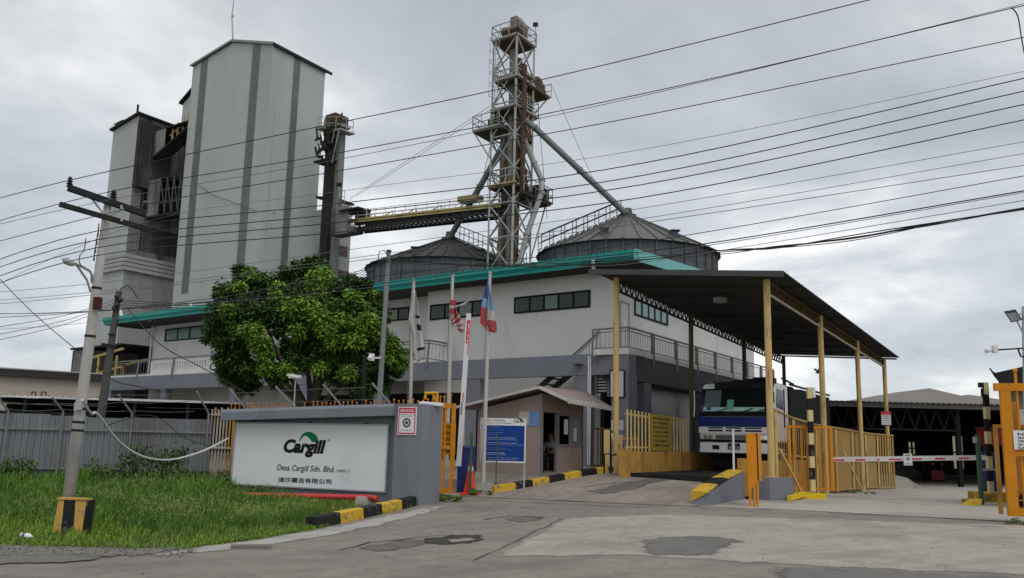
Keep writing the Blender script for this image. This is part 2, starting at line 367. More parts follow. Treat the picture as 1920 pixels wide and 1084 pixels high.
CANR = mat('canopy_sheet', (0.06, 0.06, 0.058), 0.75, 0.0, 0.12, 0.8, (0.03, 0.028, 0.025), 0.6, 0.7, 0.5)
BROWNC = mat('booth_brown_panel', (0.315, 0.245, 0.215), 0.65, 0, 0.05, 1.5, (0.22, 0.17, 0.15), 0.4, 1.5, 0.55, 3)
BROWNR = mat('booth_brown_roof', (0.25, 0.19, 0.18), 0.6, 0, 0.12, 2, (0.35, 0.31, 0.29), 0.4, 2, 0.55)
PALER = mat('pale_roof_sheet', (0.52, 0.50, 0.47), 0.6, 0, 0.1, 2, (0.3, 0.27, 0.24), 0.5, 2, 0.55)
DIM = mat('dim_interior', (0.014, 0.014, 0.014), 0.95, spec=0.03)  # near-black: the shade of interiors is put into the colour
TANW = mat('tan_wall', (0.30, 0.27, 0.23), 0.85, 0, 0.08, 1, (0.18, 0.16, 0.14), 0.4, 1, 0.55, 3)
PAPER = mat('paper_notice', (0.6, 0.61, 0.62), 0.7, 0, 0.04)
GREENP = mat('green_post_paint', (0.06, 0.105, 0.065), 0.6, 0, 0.1, 3)
CONEO = mat('cone_orange', (0.72, 0.07, 0.03), 0.55, 0, 0.08, 4)
CONEW = mat('cone_band', (0.6, 0.6, 0.6), 0.6)
CLOTHW = mat('flag_white_cloth', (0.5, 0.495, 0.46), 0.9, 0, 0.08, 3)
# ------------------------------------------------------------------ ground, road, lawn
xs = [-900, -400, -150, -90] + list(range(-60, 61)) + [90, 150, 400, 900]
ys = [-300, -60, -20] + list(range(-4, 76)) + [100, 150, 300, 600, 1500]
mb = MB()
for y in ys:
    for x in xs:
        w, b = wb_of(x, y)
        mb.v.append(Vector((x, y, hz(x, y, 'high' if w < -2.2 else 'low') - 0.06)))
nx = len(xs)
for j in range(len(ys) - 1):
    for i in range(nx - 1): mb.f.append((j * nx + i, j * nx + i + 1, (j + 1) * nx + i + 1, (j + 1) * nx + i))
struct('ground', mb, GROUND)
gy = lambda x, dq=0.0: 23.0 - (x + 0.96) * 0.3496 + dq
# where the gate line crosses the edge of the ramp
def on_gate(w):
    lo, hi = -10.0, 5.0
    for _ in range(40):
        m = (lo + hi) / 2; p = L(w, m)
        if p.y < gy(p.x): lo = m
        else: hi = m
    return L(w, lo)
kw = on_gate(-0.85)
struct('road', subdiv_sheet([(-60, 1), (56, 1), (56, gy(56)), (-15, gy(-15)), (-60, 32)], 0.8, 0.0), ASPH, True)
struct('ramp', subdiv_sheet([(-12, gy(-12)), (kw.x, kw.y), tuple(L(-0.85, -0.7))[:2], tuple(L(-3.8, -0.7))[:2], tuple(L(-3.8, 30))[:2], (-30, 62), (-12, 40)], 0.6, 0.0, 'high'), RAMPM, True)
struct('exit_lane', subdiv_sheet([(kw.x, kw.y), (34, gy(34)), (60, 30), (60, 74), (25, 74), tuple(L(-0.85, 25))[:2]], 0.8, 0.0, 'low'), CONC, True)
gp = lambda *a: [tuple(G(x, y))[:2] for x, y in a]
lawn_edge = gp((-500, 1012), (-200, 1018), (0, 1022), (120, 1026), (240, 1029), (345, 1028), (480, 1011), (590, 992), (640, 978), (720, 962), (790, 944))
LAWN = lawn_edge + [(-1.75, 20.6), (-1.2, 22.6), (-3, 26), (-14, 27), (-40, 30), (-40, 14)]
struct('lawn', subdiv_sheet(rough_poly(lawn_edge, 0.05, 5, 3) + LAWN[len(lawn_edge):], 0.5, 0.018), SOIL)
def sheet(name, pts, dz, m, amp=0.05, seed=1, side=None, soft=0.45):
    out_ = rough_poly(gp(*pts), amp, 6, seed); mb = subdiv_sheet(out_, 0.3, dz, side); o = struct(name, mb, m)
    at_ = o.data.attributes.new('fade', 'FLOAT', 'POINT')
    for v in o.data.vertices:
        d = 9
        for i in range(len(out_)):
            (x1, y1), (x2, y2) = out_[i - 1], out_[i]; dx, dy = x2 - x1, y2 - y1; q = dx * dx + dy * dy
            t = max(0, min(1, ((v.co.x - x1) * dx + (v.co.y - y1) * dy) / q)) if q else 0; d = min(d, math.hypot(v.co.x - x1 - t * dx, v.co.y - y1 - t * dy))
        at_.data[v.index].value = min(1.0, d / soft)
    return o
sheet('gravel_verge', [(-300, 1014), (0, 1018), (240, 1026), (365, 1026), (250, 1043), (120, 1041), (0, 1043), (-300, 1036)], 0.012, GRAVEL, 0.06, 2)
sheet('damp_asphalt', [(-200, 1038), (0, 1041), (120, 1039), (250, 1041), (190, 1052), (90, 1060), (0, 1061), (-200, 1060)], 0.016, DARKA, 0.07, 3)
sheet('concrete_edge', [(240, 1044), (350, 1029), (592, 993), (800, 950), (850, 950), (760, 976), (600, 1010), (430, 1033), (330, 1042)], 0.008, CONCLF, 0.05, 4)
sheet('concrete_apron', [(1050, 973), (1220, 964), (1895, 984), (2300, 1004), (2500, 1100), (1900, 1080), (1560, 1066), (1400, 1057), (1180, 1042), (905, 1046), (960, 1020)], 0.006, CONCF, 0.06, 5, None, 0.5)
sheet('asphalt_patch', [(1185, 1014), (1255, 1003), (1385, 1006), (1408, 1016), (1350, 1044), (1240, 1046), (1180, 1042)], 0.011, DARKA, 0.06, 6, None, 0.9)
sheet('road_patch', [(1440, 1060), (1900, 1079), (1990, 1100), (1430, 1100)], 0.011, DARKA, 0.05, 7, None, 0.8)
sheet('pothole', [(795, 1012), (850, 1003), (905, 1005), (900, 1016), (850, 1022), (805, 1020)], 0.010, CRACK, 0.07, 8)
sheet('puddle', [(838, 1014), (880, 1010), (893, 1014), (850, 1019)], 0.015, mat('wet_mud', (0.3, 0.28, 0.25), 0.25), 0.02, 9)
sheet('broken_asphalt', [(650, 1030), (760, 1008), (800, 1012), (820, 1022), (720, 1036)], 0.007, mat('crumbled_asphalt', (0.15, 0.135, 0.12), 0.95, 0, 0.3, 8, (0.05, 0.045, 0.04), 0.7, 5, 0.5, 1, 0.8, 25, fade=True), 0.12, 10)
sheet('dirt_patch', [(930, 972), (1000, 966), (1045, 971), (990, 980), (940, 981)], 0.007, mat('crumbled_asphalt', (0.15, 0.135, 0.12)), 0.1, 11)
sheet('tyre_marks', [(1090, 922), (1240, 893), (1275, 896), (1180, 921), (1130, 929)], 0.008, mat('tyre_rubber_stain', (0.13, 0.12, 0.115), 0.85, 0, 0.2, 2, fade=True), 0.08, 12, 'high')
def strip(name, pts, wd_, dz, m, amp=0.03, seed=1):
    r = random.Random(seed); P = [G(*p) for p in pts]; q = []
    for a, b in zip(P, P[1:]):
        n = max(2, int((b - a).length / 0.35))
        q += [a.lerp(b, k / n) for k in range(n)]
    q.append(P[-1]); mb = MB()
    for i, p in enumerate(q):
        d = (q[min(i + 1, len(q) - 1)] - q[max(i - 1, 0)]); d.z = 0; d.normalize(); s = Vector((d.y, -d.x, 0))
        c = p + s * r.uniform(-amp, amp); w_ = wd_ * r.uniform(0.5, 1.3) / 2
        for sg in (-1, 1):
            v = c + s * w_ * sg; mb.v.append(Vector((v.x, v.y, hz(v.x, v.y) + dz)))
    for i in range(len(q) - 1): mb.f.append((2 * i, 2 * i + 1, 2 * i + 3, 2 * i + 2))
    return struct(name, mb, m)
strip('gate_channel', [(862, 931), (1000, 937), (1200, 946), (1500, 958), (1900, 979), (2100, 990)], 0.13, 0.014, CRACK, 0.02, 1)
strip('gate_channel', [(900, 938), (1050, 946), (1250, 954)], 0.05, 0.014, CRACK, 0.04, 2)
strip('pavement_crack', [(1052, 973), (1000, 1000), (950, 1025), (890, 1052)], 0.02, 0.013, CRACK, 0.04, 3)
strip('pavement_crack', [(640, 1033), (700, 1018), (780, 1008), (840, 1004)], 0.05, 0.013, CRACK, 0.08, 4)
strip('pavement_crack', [(1290, 952), (1500, 966), (1880, 990)], 0.03, 0.013, CRACK, 0.03, 5)
strip('pavement_crack', [(905, 975), (960, 968), (1020, 972)], 0.04, 0.013, CRACK, 0.06, 6)
strip('pavement_crack', [(1090, 915), (1130, 908), (1190, 905)], 0.04, 0.014, CRACK, 0.06, 7)
# loose stones scattered over the road
r = random.Random(4); mb = MB()
for _ in range(130):
    px, py = r.uniform(150, 1900), 960 + 120 * r.random() ** 0.7
    p = G(px, py); s = r.uniform(0.004, 0.014); w, b = wb_of(p.x, p.y)
    mb.lathe(p + Z * 0.012, [(s * .6, 0), (s, s * .4), (s * .5, s * .9)], 5)
for _ in range(420):
    p = G(r.uniform(-10, 360), r.uniform(1022, 1046)); s = r.uniform(0.006, 0.022)
    mb.lathe(p + Z * 0.012, [(s * .6, 0), (s, s * .4), (s * .5, s * .9)], 5)
o = struct('loose_stones', mb, GRAVEL); o['kind'] = 'stuff'
# grass
def inside(x, y, P):
    c = False; n = len(P)
    for i in range(n):
        (x1, y1), (x2, y2) = P[i], P[i - 1]
        if (y1 > y) != (y2 > y) and x < (x2 - x1) * (y - y1) / (y2 - y1) + x1: c = not c
    return c
def edge_d(x, y):
    d = 99
    for (x1, y1), (x2, y2) in zip(lawn_edge, lawn_edge[1:]):
        dx, dy = x2 - x1, y2 - y1; t = max(0, min(1, ((x - x1) * dx + (y - y1) * dy) / (dx * dx + dy * dy)))
        d = min(d, math.hypot(x - x1 - t * dx, y - y1 - t * dy))
    return d
from mathutils import noise as mnoise
r = random.Random(11); GB, GD, WD = MB(), MB(), MB()
def blade(mb, p, h, wd_, lean):
    t = r.uniform(0, 6.283); s = Vector((math.cos(t), math.sin(t), 0)); l = Vector((math.cos(t + 1.4), math.sin(t + 1.4), 0)) * lean
    a = p - s * wd_ / 2; b = p + s * wd_ / 2; m = p + Z * h * .6 + l * h * .35
    mb.add([a, b, m + s * wd_ * .35, m - s * wd_ * .35, p + Z * h * (1 - .25 * lean) + l * h], [(0, 1, 2, 3), (3, 2, 4)])
n = 0
while n < 62000:
    x = r.uniform(-17, 0.0); y = 11 + 13.5 * r.random() ** 1.5
    if not inside(x, y, LAWN) or (y > 19.9 + (-2.2 - x) * 0.44 and x > -7.4): continue
    n += 1
    if mnoise.noise(Vector((x * .45, y * .6, 7))) + .5 * mnoise.noise(Vector((x * 1.7, y * 1.7, 9))) > .34 and r.random() < .8: continue
    d = edge_d(x, y); k = smooth((d - 0.3) / 3.0); cl = mnoise.noise(Vector((x * .8, y * .8, 2)))
    h = (0.05 + 0.19 * k) * r.uniform(.5, 1.5) * (1 + 1.0 * cl); p = Vector((x, y, hz(x, y) + .02))
    lite = (d < 2.2) + cl * .8 + r.uniform(-.6, .6) > 0.45
    blade(GB if lite else GD, p, max(.04, h), r.uniform(.008, .016), r.uniform(.2, .9))
for (x1, y1), (x2, y2) in zip(lawn_edge[1:], lawn_edge[2:]):
    for _ in range(int(260 * math.hypot(x2 - x1, y2 - y1))):
        t = r.random(); x, y = x1 + (x2 - x1) * t + r.gauss(0, .05), y1 + (y2 - y1) * t + r.gauss(-.01, .07) + .05 * mnoise.noise(Vector((x1 + (x2 - x1) * t * 3, 0, 4)))
        blade(GB, Vector((x, y, hz(x, y) + .005)), r.uniform(.03, .10), .011, r.uniform(.3, 1.2))
GRL = mat('short_grass', (0.16, 0.27, 0.03), 0.6, 0, 0.2, 1.2, (0.15, 0.17, 0.04), 0.5, 2.0, 0.55)
GRD = mat('lush_grass', (0.075, 0.165, 0.024), 0.6, 0, 0.25, 1.2, (0.09, 0.13, 0.03), 0.5, 2.5, 0.55)
single('grass', GB, GRL, 'short bright green grass on the verge beside the road', 'grass', kind='stuff')
single('grass', GD, GRD, 'darker thick grass growing up to the sign wall and fence', 'grass', kind='stuff')
# tall seeding weeds in front of the sign wall
DRY = MB()
for _ in range(5000):
    x = r.uniform(-15, -2.5); y = 11.5 + 11 * r.random() ** 1.3
    if inside(x, y, LAWN) and mnoise.noise(Vector((x * .7, y * .7, 5))) > 0: blade(DRY, Vector((x, y, hz(x, y) + .02)), r.uniform(.08, .28), .009, r.uniform(.4, 1.3))
single('grass', DRY, mat('dry_grass', (0.26, 0.25, 0.09), 0.8, 0, 0.2, 2), 'dry straw coloured blades scattered through the verge grass', 'grass', kind='stuff')
SEED = mat('seed_heads', (0.34, 0.31, 0.14), 0.8, 0, 0.15, 6)
WS = MB(); WH = MB()
for px, py, sx, sy, nn, hh in ((330, 985, 80, 22, 520, .42), (470, 985, 60, 14, 240, .36), (560, 975, 60, 14, 260, .36), (200, 960, 60, 20, 200, .45), (60, 970, 60, 18, 180, .35), (300, 930, 90, 14, 300, .5)):
    for _ in range(nn):
        p = G(px + r.gauss(0, sx * .6), py + r.gauss(0, sy * .6))
        if not inside(p.x, p.y, LAWN) or edge_d(p.x, p.y) < .5: continue
        h = hh * r.uniform(.5, 1.1); l = Vector((r.gauss(0, .12), r.gauss(0, .12), 0)) * h; t = p + Z * h + l
        WS.tube([p, p + Z * h * .6 + l * .4, t], .003, 3, False)
        for _k in range(2): blade(WS, p, h * .7, .014, r.uniform(.3, 1))
        if r.random() < .55:
            for _k in range(4):
                c = t + Vector((r.gauss(0, .014), r.gauss(0, .014), r.uniform(-.05, .02))); s = .006
                WH.add([c + Vector((s, 0, 0)), c + Vector((0, s, 0)), c - Vector((s, s, 0)), c + Z * .016], [(0, 1, 3), (1, 2, 3), (2, 0, 3)])
w0 = single('weeds', WS, GRD, 'tall seeding weeds standing in the lawn left of the sign wall', 'weeds', kind='stuff')
part('seed_heads', WH, SEED, w0)
# ------------------------------------------------------------------ sign wall with its board
A = at(785, 943, 20.06); B = at(430, 922, 22.2)
PW = Pl(A, (A - B)); LW_ = (A - B).length                     # front plane, a = 0 at the right-hand corner
SB = -PW.n                                                    # going back
gzA = hz(A.x, A.y) - .1
sw = thing('sign_wall', 'grey painted masonry sign wall with overhanging coping at the gate', 'wall', PW.pt(-LW_ / 2, gzA))
zr = at(785, 757, 20.06).z; zl = at(420, 768, 22.25).z
a_p = PW.uv(738, 850)[0]                                       # left edge of the end pier
mb = MB(); REC = .28
aL = PW.uv(421, 850)[0]
mb.prism([PW.pt(aL, gzA, -REC), PW.pt(a_p + .02, gzA, -REC), PW.pt(a_p + .02, zr - .26, -REC), PW.pt(aL, zl - .2, -REC)], SB * .3)
part('wall', mb, SIGNW, sw)
mb = MB(); mb.prism([PW.pt(a_p, gzA), PW.pt(0, gzA), PW.pt(0, zr), PW.pt(a_p, zr)], SB * .95)
pier = part('pier', mb, SIGNW, sw)
mb = MB(); ac = PW.uv(418, 780)[0]; hc = .27
prof = [(0.1, 0), (0.1, .2), (.06, hc), (-.7, hc), (-.7, 0)]
v0 = [PW.pt(ac, zl - hc + z, o) for o, z in prof]; v1 = [PW.pt(a_p - .003, zr - hc + z, o) for o, z in prof]; n = len(prof)
mb.add(v0 + v1, [tuple(range(n)), tuple(range(n, 2 * n))] + [(i, (i + 1) % n, n + (i + 1) % n, n + i) for i in range(n)])
part('coping', mb, SIGNW, sw)
# signboard
PB = Pl(PW.pt(0, 0, -REC + .06), PW.e)
b = pbox_px(PB, 443, 794, 721.5, 921); a0, a1, z0, z1 = b
sb = thing('signboard', 'large white company signboard with green leaf emblem and Chinese lettering', 'sign', PB.pt((a0 + a1) / 2, z0))
mb = MB(); mb.pbox(PB, a0, a1, z0, z1, -.055, 0); part('panel', mb, BOARDM, sb)
mb = MB(); t = .035
mb.pbox(PB, a0 - t, a1 + t, z1, z1 + t, -.055, .02); mb.pbox(PB, a0 - t, a1 + t, z0 - t, z0, -.055, .02)
mb.pbox(PB, a0 - t, a0, z0, z1, -.055, .02); mb.pbox(PB, a1, a1 + t, z0, z1, -.055, .02)
part('frame', mb, GALV, sb)
mb = MB()
for fx in (.12, .5, .86):
    mb.pbox(PB, a0 + (a1 - a0) * fx, a0 + (a1 - a0) * fx + .03, z0 - .07, z0 - .036, -.05, 0); mb.pbox(PB, a0 + (a1 - a0) * fx, a0 + (a1 - a0) * fx + .03, z1 + .036, z1 + .07, -.05, 0)
part('mounting_clip', mb, DARKST, sb)
text('logo_lettering', 'Cargill', PB, pbox_px(PB, 533, 823, 610, 859), LETTER, sb, .004, .22, .05)
def leaf(P, x0, y0, x1, y1, m, parent, off=.004):
    mb = MB(); top, bot = [], []
    for i in range(17):
        t = i / 16
        top.append(P.px(x0 + (x1 - x0) * t, y1 - (y1 - y0) * (1 - (2 * t - 1) ** 2) ** .55 * (1 - .08 * t) - (0 if t < .5 else 0) , off))
        yb = y1 - (y1 - y0) * (.62 * math.sin(math.pi * min(1, t * 1.55)) if t < .645 else -0.0 * (t - .645)) * .95
        bot.append(P.px(x0 + (x1 - x0) * t, yb, off))
    mb.v = top + bot; mb.f = [(i, i + 1, 18 + i, 17 + i) for i in range(16)]
    return part('leaf_emblem', mb, m, parent)
leaf(PB, 561, 809, 598, 829, LEAFG, sb)
text('company_name', 'Desa Cargill Sdn. Bhd.', PB, pbox_px(PB, 520, 870.5, 627, 889.5), LETTER, sb, .004, .2, .012)
text('registration_number', '(184438 T.)', PB, pbox_px(PB, 631, 880, 655, 888), LETTER, sb, .004, .15, .0)
text('registered_mark', '®', PB, pbox_px(PB, 614.5, 823, 618.5, 828), LETTER, sb, .004)
text('chinese_name', '迪沙嘉吉有限公司', PB, pbox_px(PB, 522, 894, 621.5, 908.5), LETTER, sb, .004, 0, .02)
# red-bordered wheel notice on the pier
PN = Pl(PW.pt(0, 0, .03), PW.e); b = pbox_px(PN, 747, 763, 779, 816); a0, a1, z0, z1 = b
sn = thing('notice_sign', 'red bordered warning notice with wheel picture on the grey pier', 'sign', PN.pt((a0 + a1) / 2, z0))
mb = MB(); mb.pbox(PN, a0, a1, z0, z1, -.03, 0); part('panel', mb, WHITES, sn)
mb = MB(); mb.pbox(PN, a0 + .02, a1 - .02, z0 + .02, z1 - .02, 0, .003); part('border', mb, REDS, sn)
mb = MB(); mb.pbox(PN, a0 + .045, a1 - .045, z0 + .05, z1 - .14, .003, .006); part('field', mb, WHITES, sn)
text('heading', 'PERHATIAN', PN, (a0 + .06, a1 - .06, z1 - .115, z1 - .055), WHITES, sn, .0055, .1, .02)
text('small_print', 'SILA PERIKSA TAYAR', PN, (a0 + .07, a1 - .07, z1 - .185, z1 - .155), GREYT, sn, .008)
text('small_print', 'SEBELUM MASUK', PN, (a0 + .09, a1 - .09, z1 - .225, z1 - .195), GREYT, sn, .008)
def ring(P, c, r0, r1, off, n=20):
    mb = MB(); a, z = c
    for k in range(n):
        t = 2 * math.pi * k / n; mb.v += [P.pt(a + r0 * math.cos(t), z + r0 * math.sin(t), off), P.pt(a + r1 * math.cos(t), z + r1 * math.sin(t), off)]
    mb.f = [(2 * k, 2 * k + 1, (2 * k + 3) % (2 * n), (2 * k + 2) % (2 * n)) for k in range(n)]; return mb
cw = ((a0 + a1) / 2, z0 + .27); mb = ring(PN, cw, .075, .105, .008)
m2 = ring(PN, cw, .0, .025, .008); o_ = len(mb.v); mb.v += m2.v; mb.f += [tuple(o_ + i for i in f) for f in m2.f]
for k in range(8):
    t = k * math.pi / 4; c_, s_ = math.cos(t), math.sin(t)
    mb.add([PN.pt(cw[0] + x * c_ - y * s_, cw[1] + x * s_ + y * c_, .008) for x, y in ((.02, -.008), (.08, -.006), (.08, .006), (.02, .008))], [(0, 1, 2, 3)])
part('wheel_picture', mb, LETTER, sn)
text('small_print', 'ROTATE WHEEL NUTS', PN, (a0 + .07, a1 - .1, z0 + .085, z0 + .12), GREYT, sn, .008)
# lamp lying on the wall top
P_ = at(806, 757, 20.5)
mb = MB(); mb.box(P_ + Vector((-.25, 0, -.02)), (.5, .05, -.03), (.05, .22, .02), (0, 0, .06))
fl = thing('floodlight', 'flat white floodlight lying on top of the sign wall pier', 'lamp', P_)
part('housing', mb, WHITES, fl)
mb = MB(); mb.beam(P_ + Vector((-.2, .1, -.05)), P_ + Vector((-.2, .1, .05)), .04); part('bracket', mb, DARKST, fl)
# ------------------------------------------------------------------ kerbs: painted blocks
def kerb(pts, cols, wd_, h, lab, grp, side=1):
    """blocks between successive ground points, painted in turn"""
    for i, (p, q, c) in enumerate(zip(pts, pts[1:], cols)):
        p, q = Vector(p), Vector(q); d = (q - p); d.z = 0; d.normalize(); s = Vector((-d.y, d.x, 0)) * side
        g = .004; p2 = p + (q - p).normalized() * g
        mb = MB(); dn = Z * -.08
        prof = [(0, 0), (.03, h - .02), (.06, h), (wd_, h), (wd_, 0)]
        v0 = [p2 + s * a + Z * z + (dn if z == 0 else Vector()) for a, z in prof]; v1 = [q + s * a + Z * z + (dn if z == 0 else Vector()) for a, z in prof]
        n = len(prof); mb.add(v0 + v1, [tuple(range(n)), tuple(range(n, 2 * n))] + [(k, (k + 1) % n, n + (k + 1) % n, n + k) for k in range(n)])
        single('kerb_block', mb, YEL if c == 'y' else BLACK, lab[i], 'kerb', grp)
kp = [G(*p) for p in ((592, 992), (640, 982), (683, 972.5), (718, 964), (755, 955.5), (791, 946))]
kerb(kp, 'bybyb', .2, .2, ['broken black kerb block at the roadside end below the sign wall', 'worn yellow kerb block with black scuffs at the lawn edge',
     'black kerb block between the two yellow ones at the lawn edge', 'clean yellow kerb block at the lawn edge nearest the sign wall', 'black kerb block touching the foot of the sign wall pier'], 'kerb blocks along the lawn')
kp = [G(*p) for p in ((928, 924), (968, 918), (1000, 912), (1031, 906), (1060, 900), (1091, 894), (1120, 889), (1142, 887), (1168, 886))]
kerb(kp, 'ybybybyb', .25, .17, ['yellow kerb block lowest on the ramp beside the green post', 'black kerb block lowest on the ramp in front of the blue board', 'yellow kerb block in front of the booth side wall',
     'black kerb block under the booth doorway corner', 'yellow kerb block under the booth window', 'black kerb block just past the booth end', 'short orange yellow kerb block beside the cream bollard', 'black kerb block beside the weighbridge beam end'], 'kerb blocks along the booth island')
# ------------------------------------------------------------------ red pipe on concrete saddles
RP = mat('red_pipe_paint', (0.55, 0.05, 0.055), 0.45, 0, 0.08, 2, (0.3, 0.08, 0.07), 0.5, 2, 0.55)
p0, p1 = at(305, 925, 21.2), at(690, 932.5, 19.7)
mb = MB(); mb.tube([p0, p0.lerp(p1, .33), p0.lerp(p1, .34), p1], .058, 10)
e1 = at(706, 935, 19.45); e2 = G(690, 946) + Z * .03
mb.tube([p1, e1 + Vector((-.05, .02, .01)), e1, e1 + (e2 - e1) * .3, e2], .06, 10)
single('red_pipe', mb, RP, 'red painted water pipe running along the foot of the sign wall', 'pipe', smooth_=True)
for i, (x, y, D, lab) in enumerate(((302, 928, 21.2, 'mossy concrete saddle under the far left end of the red pipe'), (452, 934, 20.7, 'small concrete saddle halfway along the red pipe'), (686, 941, 19.75, 'grey concrete saddle at the right end of the red pipe'))):
    c = at(x, y, D); mb = MB(); s = .2 + .05 * (i != 1); g_ = hz(c.x, c.y) - .05
    bs = [(s * k, g_) for k in (1.0,)]
    mb.add([Vector((c.x + a * s, c.y + b_ * s * .8, g_)) for a, b_ in ((-1, -1), (1, -1), (1, 1), (-1, 1))] + [Vector((c.x + a * s * .75, c.y + b_ * s * .6, c.z + .12)) for a, b_ in ((-1, -1), (1, -1), (1, 1), (-1, 1))],
           [(3, 2, 1, 0), (4, 5, 6, 7), (0, 1, 5, 4), (1, 2, 6, 5), (2, 3, 7, 6), (3, 0, 4, 7)])
    single('pipe_saddle', mb, CONC, lab, 'concrete block', 'concrete saddles under the red pipe')
# ------------------------------------------------------------------ sheet-metal fence on the left
FA, FB = at(0, 895, 22.8), at(420, 900, 24.1); PF = Pl(FA, FB - FA)
zb = .3; zt = at(100, 779, 23.1).z; aF0 = PF.uv(-620, 800)[0]; aF1 = PF.uv(398, 800)[0]
fe = thing('sheet_fence', 'grey corrugated sheet metal fence on pipe posts behind the lawn', 'fence', PF.pt((aF0 + aF1) / 2, zb))
x = aF0; i = 0; r = random.Random(2); mb = MB()
while x < aF1 - .1:
    w_ = min(.92, aF1 - x); dz_ = r.uniform(-.03, .03)
    mb.corr(PF.pt(x, zb, -.02 + .006 * (i % 2)), PF.e * w_, Z * (zt - zb + dz_) + PF.e * r.uniform(-.01, .01), PF.n, .155, .035); x += .9; i += 1
part('panel', mb, FENCEM, fe)
mb = MB()
for z in (zb + .35, zt - .35): mb.beam(PF.pt(aF0, z, .05), PF.pt(aF1, z, .05), .045)
part('rail', mb, POSTW, fe)
ARMS = ((-400, 735, -372, 772), (-240, 735, -212, 772), (-90, 735, -60, 772), (2, 742, 18, 772), (104, 746, 120, 772), (226, 741, 249, 776), (371, 735, 392, 776))
pa = []
for x0, y0, x1, y1 in ARMS:
    a1_, z1_ = PF.uv(x1, y1); a0_, z0_ = PF.uv(x0, y0); mb = MB()
    mb.tube([PF.pt(a1_, zb, .09), PF.pt(a1_, z1_, .09), PF.pt(a0_, z0_, .35)], .028, 8); pa.append((a0_, z0_, a1_, z1_))
    part('post', mb, POSTW, fe)
for t in (.15, .6, .98):
    mb = MB(); pts = []
    for (a0_, z0_, a1_, z1_), nx_ in zip(pa, pa[1:]):
        for k in range(6):
            s = k / 6; aa = a1_ + (a0_ - a1_) * t; zz = z1_ + (z0_ - z1_) * t; ab = nx_[2] + (nx_[0] - nx_[2]) * t; zb_ = nx_[3] + (nx_[1] - nx_[3]) * t
            pts.append(PF.pt(aa + (ab - aa) * s, zz + (zb_ - zz) * s - .1 * s * (1 - s) * 1.6 + r.uniform(-.01, .01), .09 + .26 * t))
    mb.tube(pts, .006, 4); part('barbed_wire', mb, WIREG, fe)
# white rusted picket panel and the orange palisade behind the sign wall
PG = Pl(at(395, 900, 24.0), PW.e); zt_ = at(410, 772, 24.0).z
wf = thing('picket_fence', 'white rust stained picket panel between metal fence and sign wall', 'fence', PG.p + Z * .25)
WRUST = mat('rusty_white_pickets', (0.45, 0.40, 0.33), 0.7, 0, 0.15, 3, (0.22, 0.1, 0.04), 0.7, 4, 0.5, 4)
a0 = PG.uv(396, 800)[0]; a1 = PG.uv(437, 800)[0]; n = 8
for k in range(n):
    a = a0 + (a1 - a0) * k / (n - 1); mb = MB(); mb.beam(PG.pt(a, .22), PG.pt(a, zt_ + .06 + .05 * (k % 2)), .035)
    part('picket', mb, RUSTO if k > 5 else WRUST, wf)
mb = MB()
for z in (.35, (zt_ + .3) / 2, zt_ - .08): mb.beam(PG.pt(a0, z, .03), PG.pt(a1, z, .03), .05)
part('rail', mb, WRUST, wf)
op = Pl(at(432, 800, 24.4), PW.e)
of = thing('palisade_fence', 'orange palisade fence showing only its spikes above the sign wall', 'fence', op.pt(3, .3))
lft = at(432, 757, 24.2); xs_ = []
a0 = op.uv(434, 757)[0]; a1 = op.uv(826, 745)[0]; a = a0; k = 0; r = random.Random(5)
while a < a1:
    px_ = 434 + (a - a0) / (a1 - a0) * 416
    if not (562 < px_ < 606 and k % 3) and not (700 < px_ < 712):
        zt1 = op.pt(a, op.uv(px_, 756.5 - (px_ - 434) * .026)[1]).z + r.uniform(-.03, .03)
        mb = MB(); mb.tube([op.pt(a, .4), op.pt(a, zt1 - .07)], .013, 5); mb.sphere(op.pt(a, zt1 - .05), .026, 6, 4)
        part('picket', mb, ORANGE, of)
    a += .135 * r.uniform(.95, 1.05); k += 1
mb = MB(); mb.beam(op.pt(a0, 2.1, -.03), op.pt(a1, 2.1, -.03), .04); mb.beam(op.pt(a0, .6, -.03), op.pt(a1, .6, -.03), .04); part('rail', mb, ORANGE, of)
ps = []
for x0, y0, x1, y1 in ((444, 731, 463, 768), (530, 726, 552, 764), (618, 722, 640, 760), (709, 720, 732, 757)):
    a1_, z1_ = op.uv(x1, y1); a0_, z0_ = op.uv(x0, y0); mb = MB(); mb.tube([op.pt(a1_, .3, .02), op.pt(a1_, z1_, .02), op.pt(a0_, z0_, .3)], .03, 8); part('post', mb, POSTW, of); ps.append((a0_, z0_, a1_, z1_))
for t in (.25, .8):
    mb = MB(); pts = []
    for k in range(len(ps) - 1):
        p_, q_ = ps[k], ps[k + 1]
        for s in range(5):
            f = s / 5; pts.append(op.pt(p_[2] + (p_[0] - p_[2]) * t + (q_[2] - p_[2]) * f, p_[3] + (p_[1] - p_[3]) * t + (q_[3] - p_[3]) * f - .08 * f * (1 - f), .02 + .28 * t))
    mb.tube(pts, .007, 4); part('barbed_wire', mb, WIREG, of)
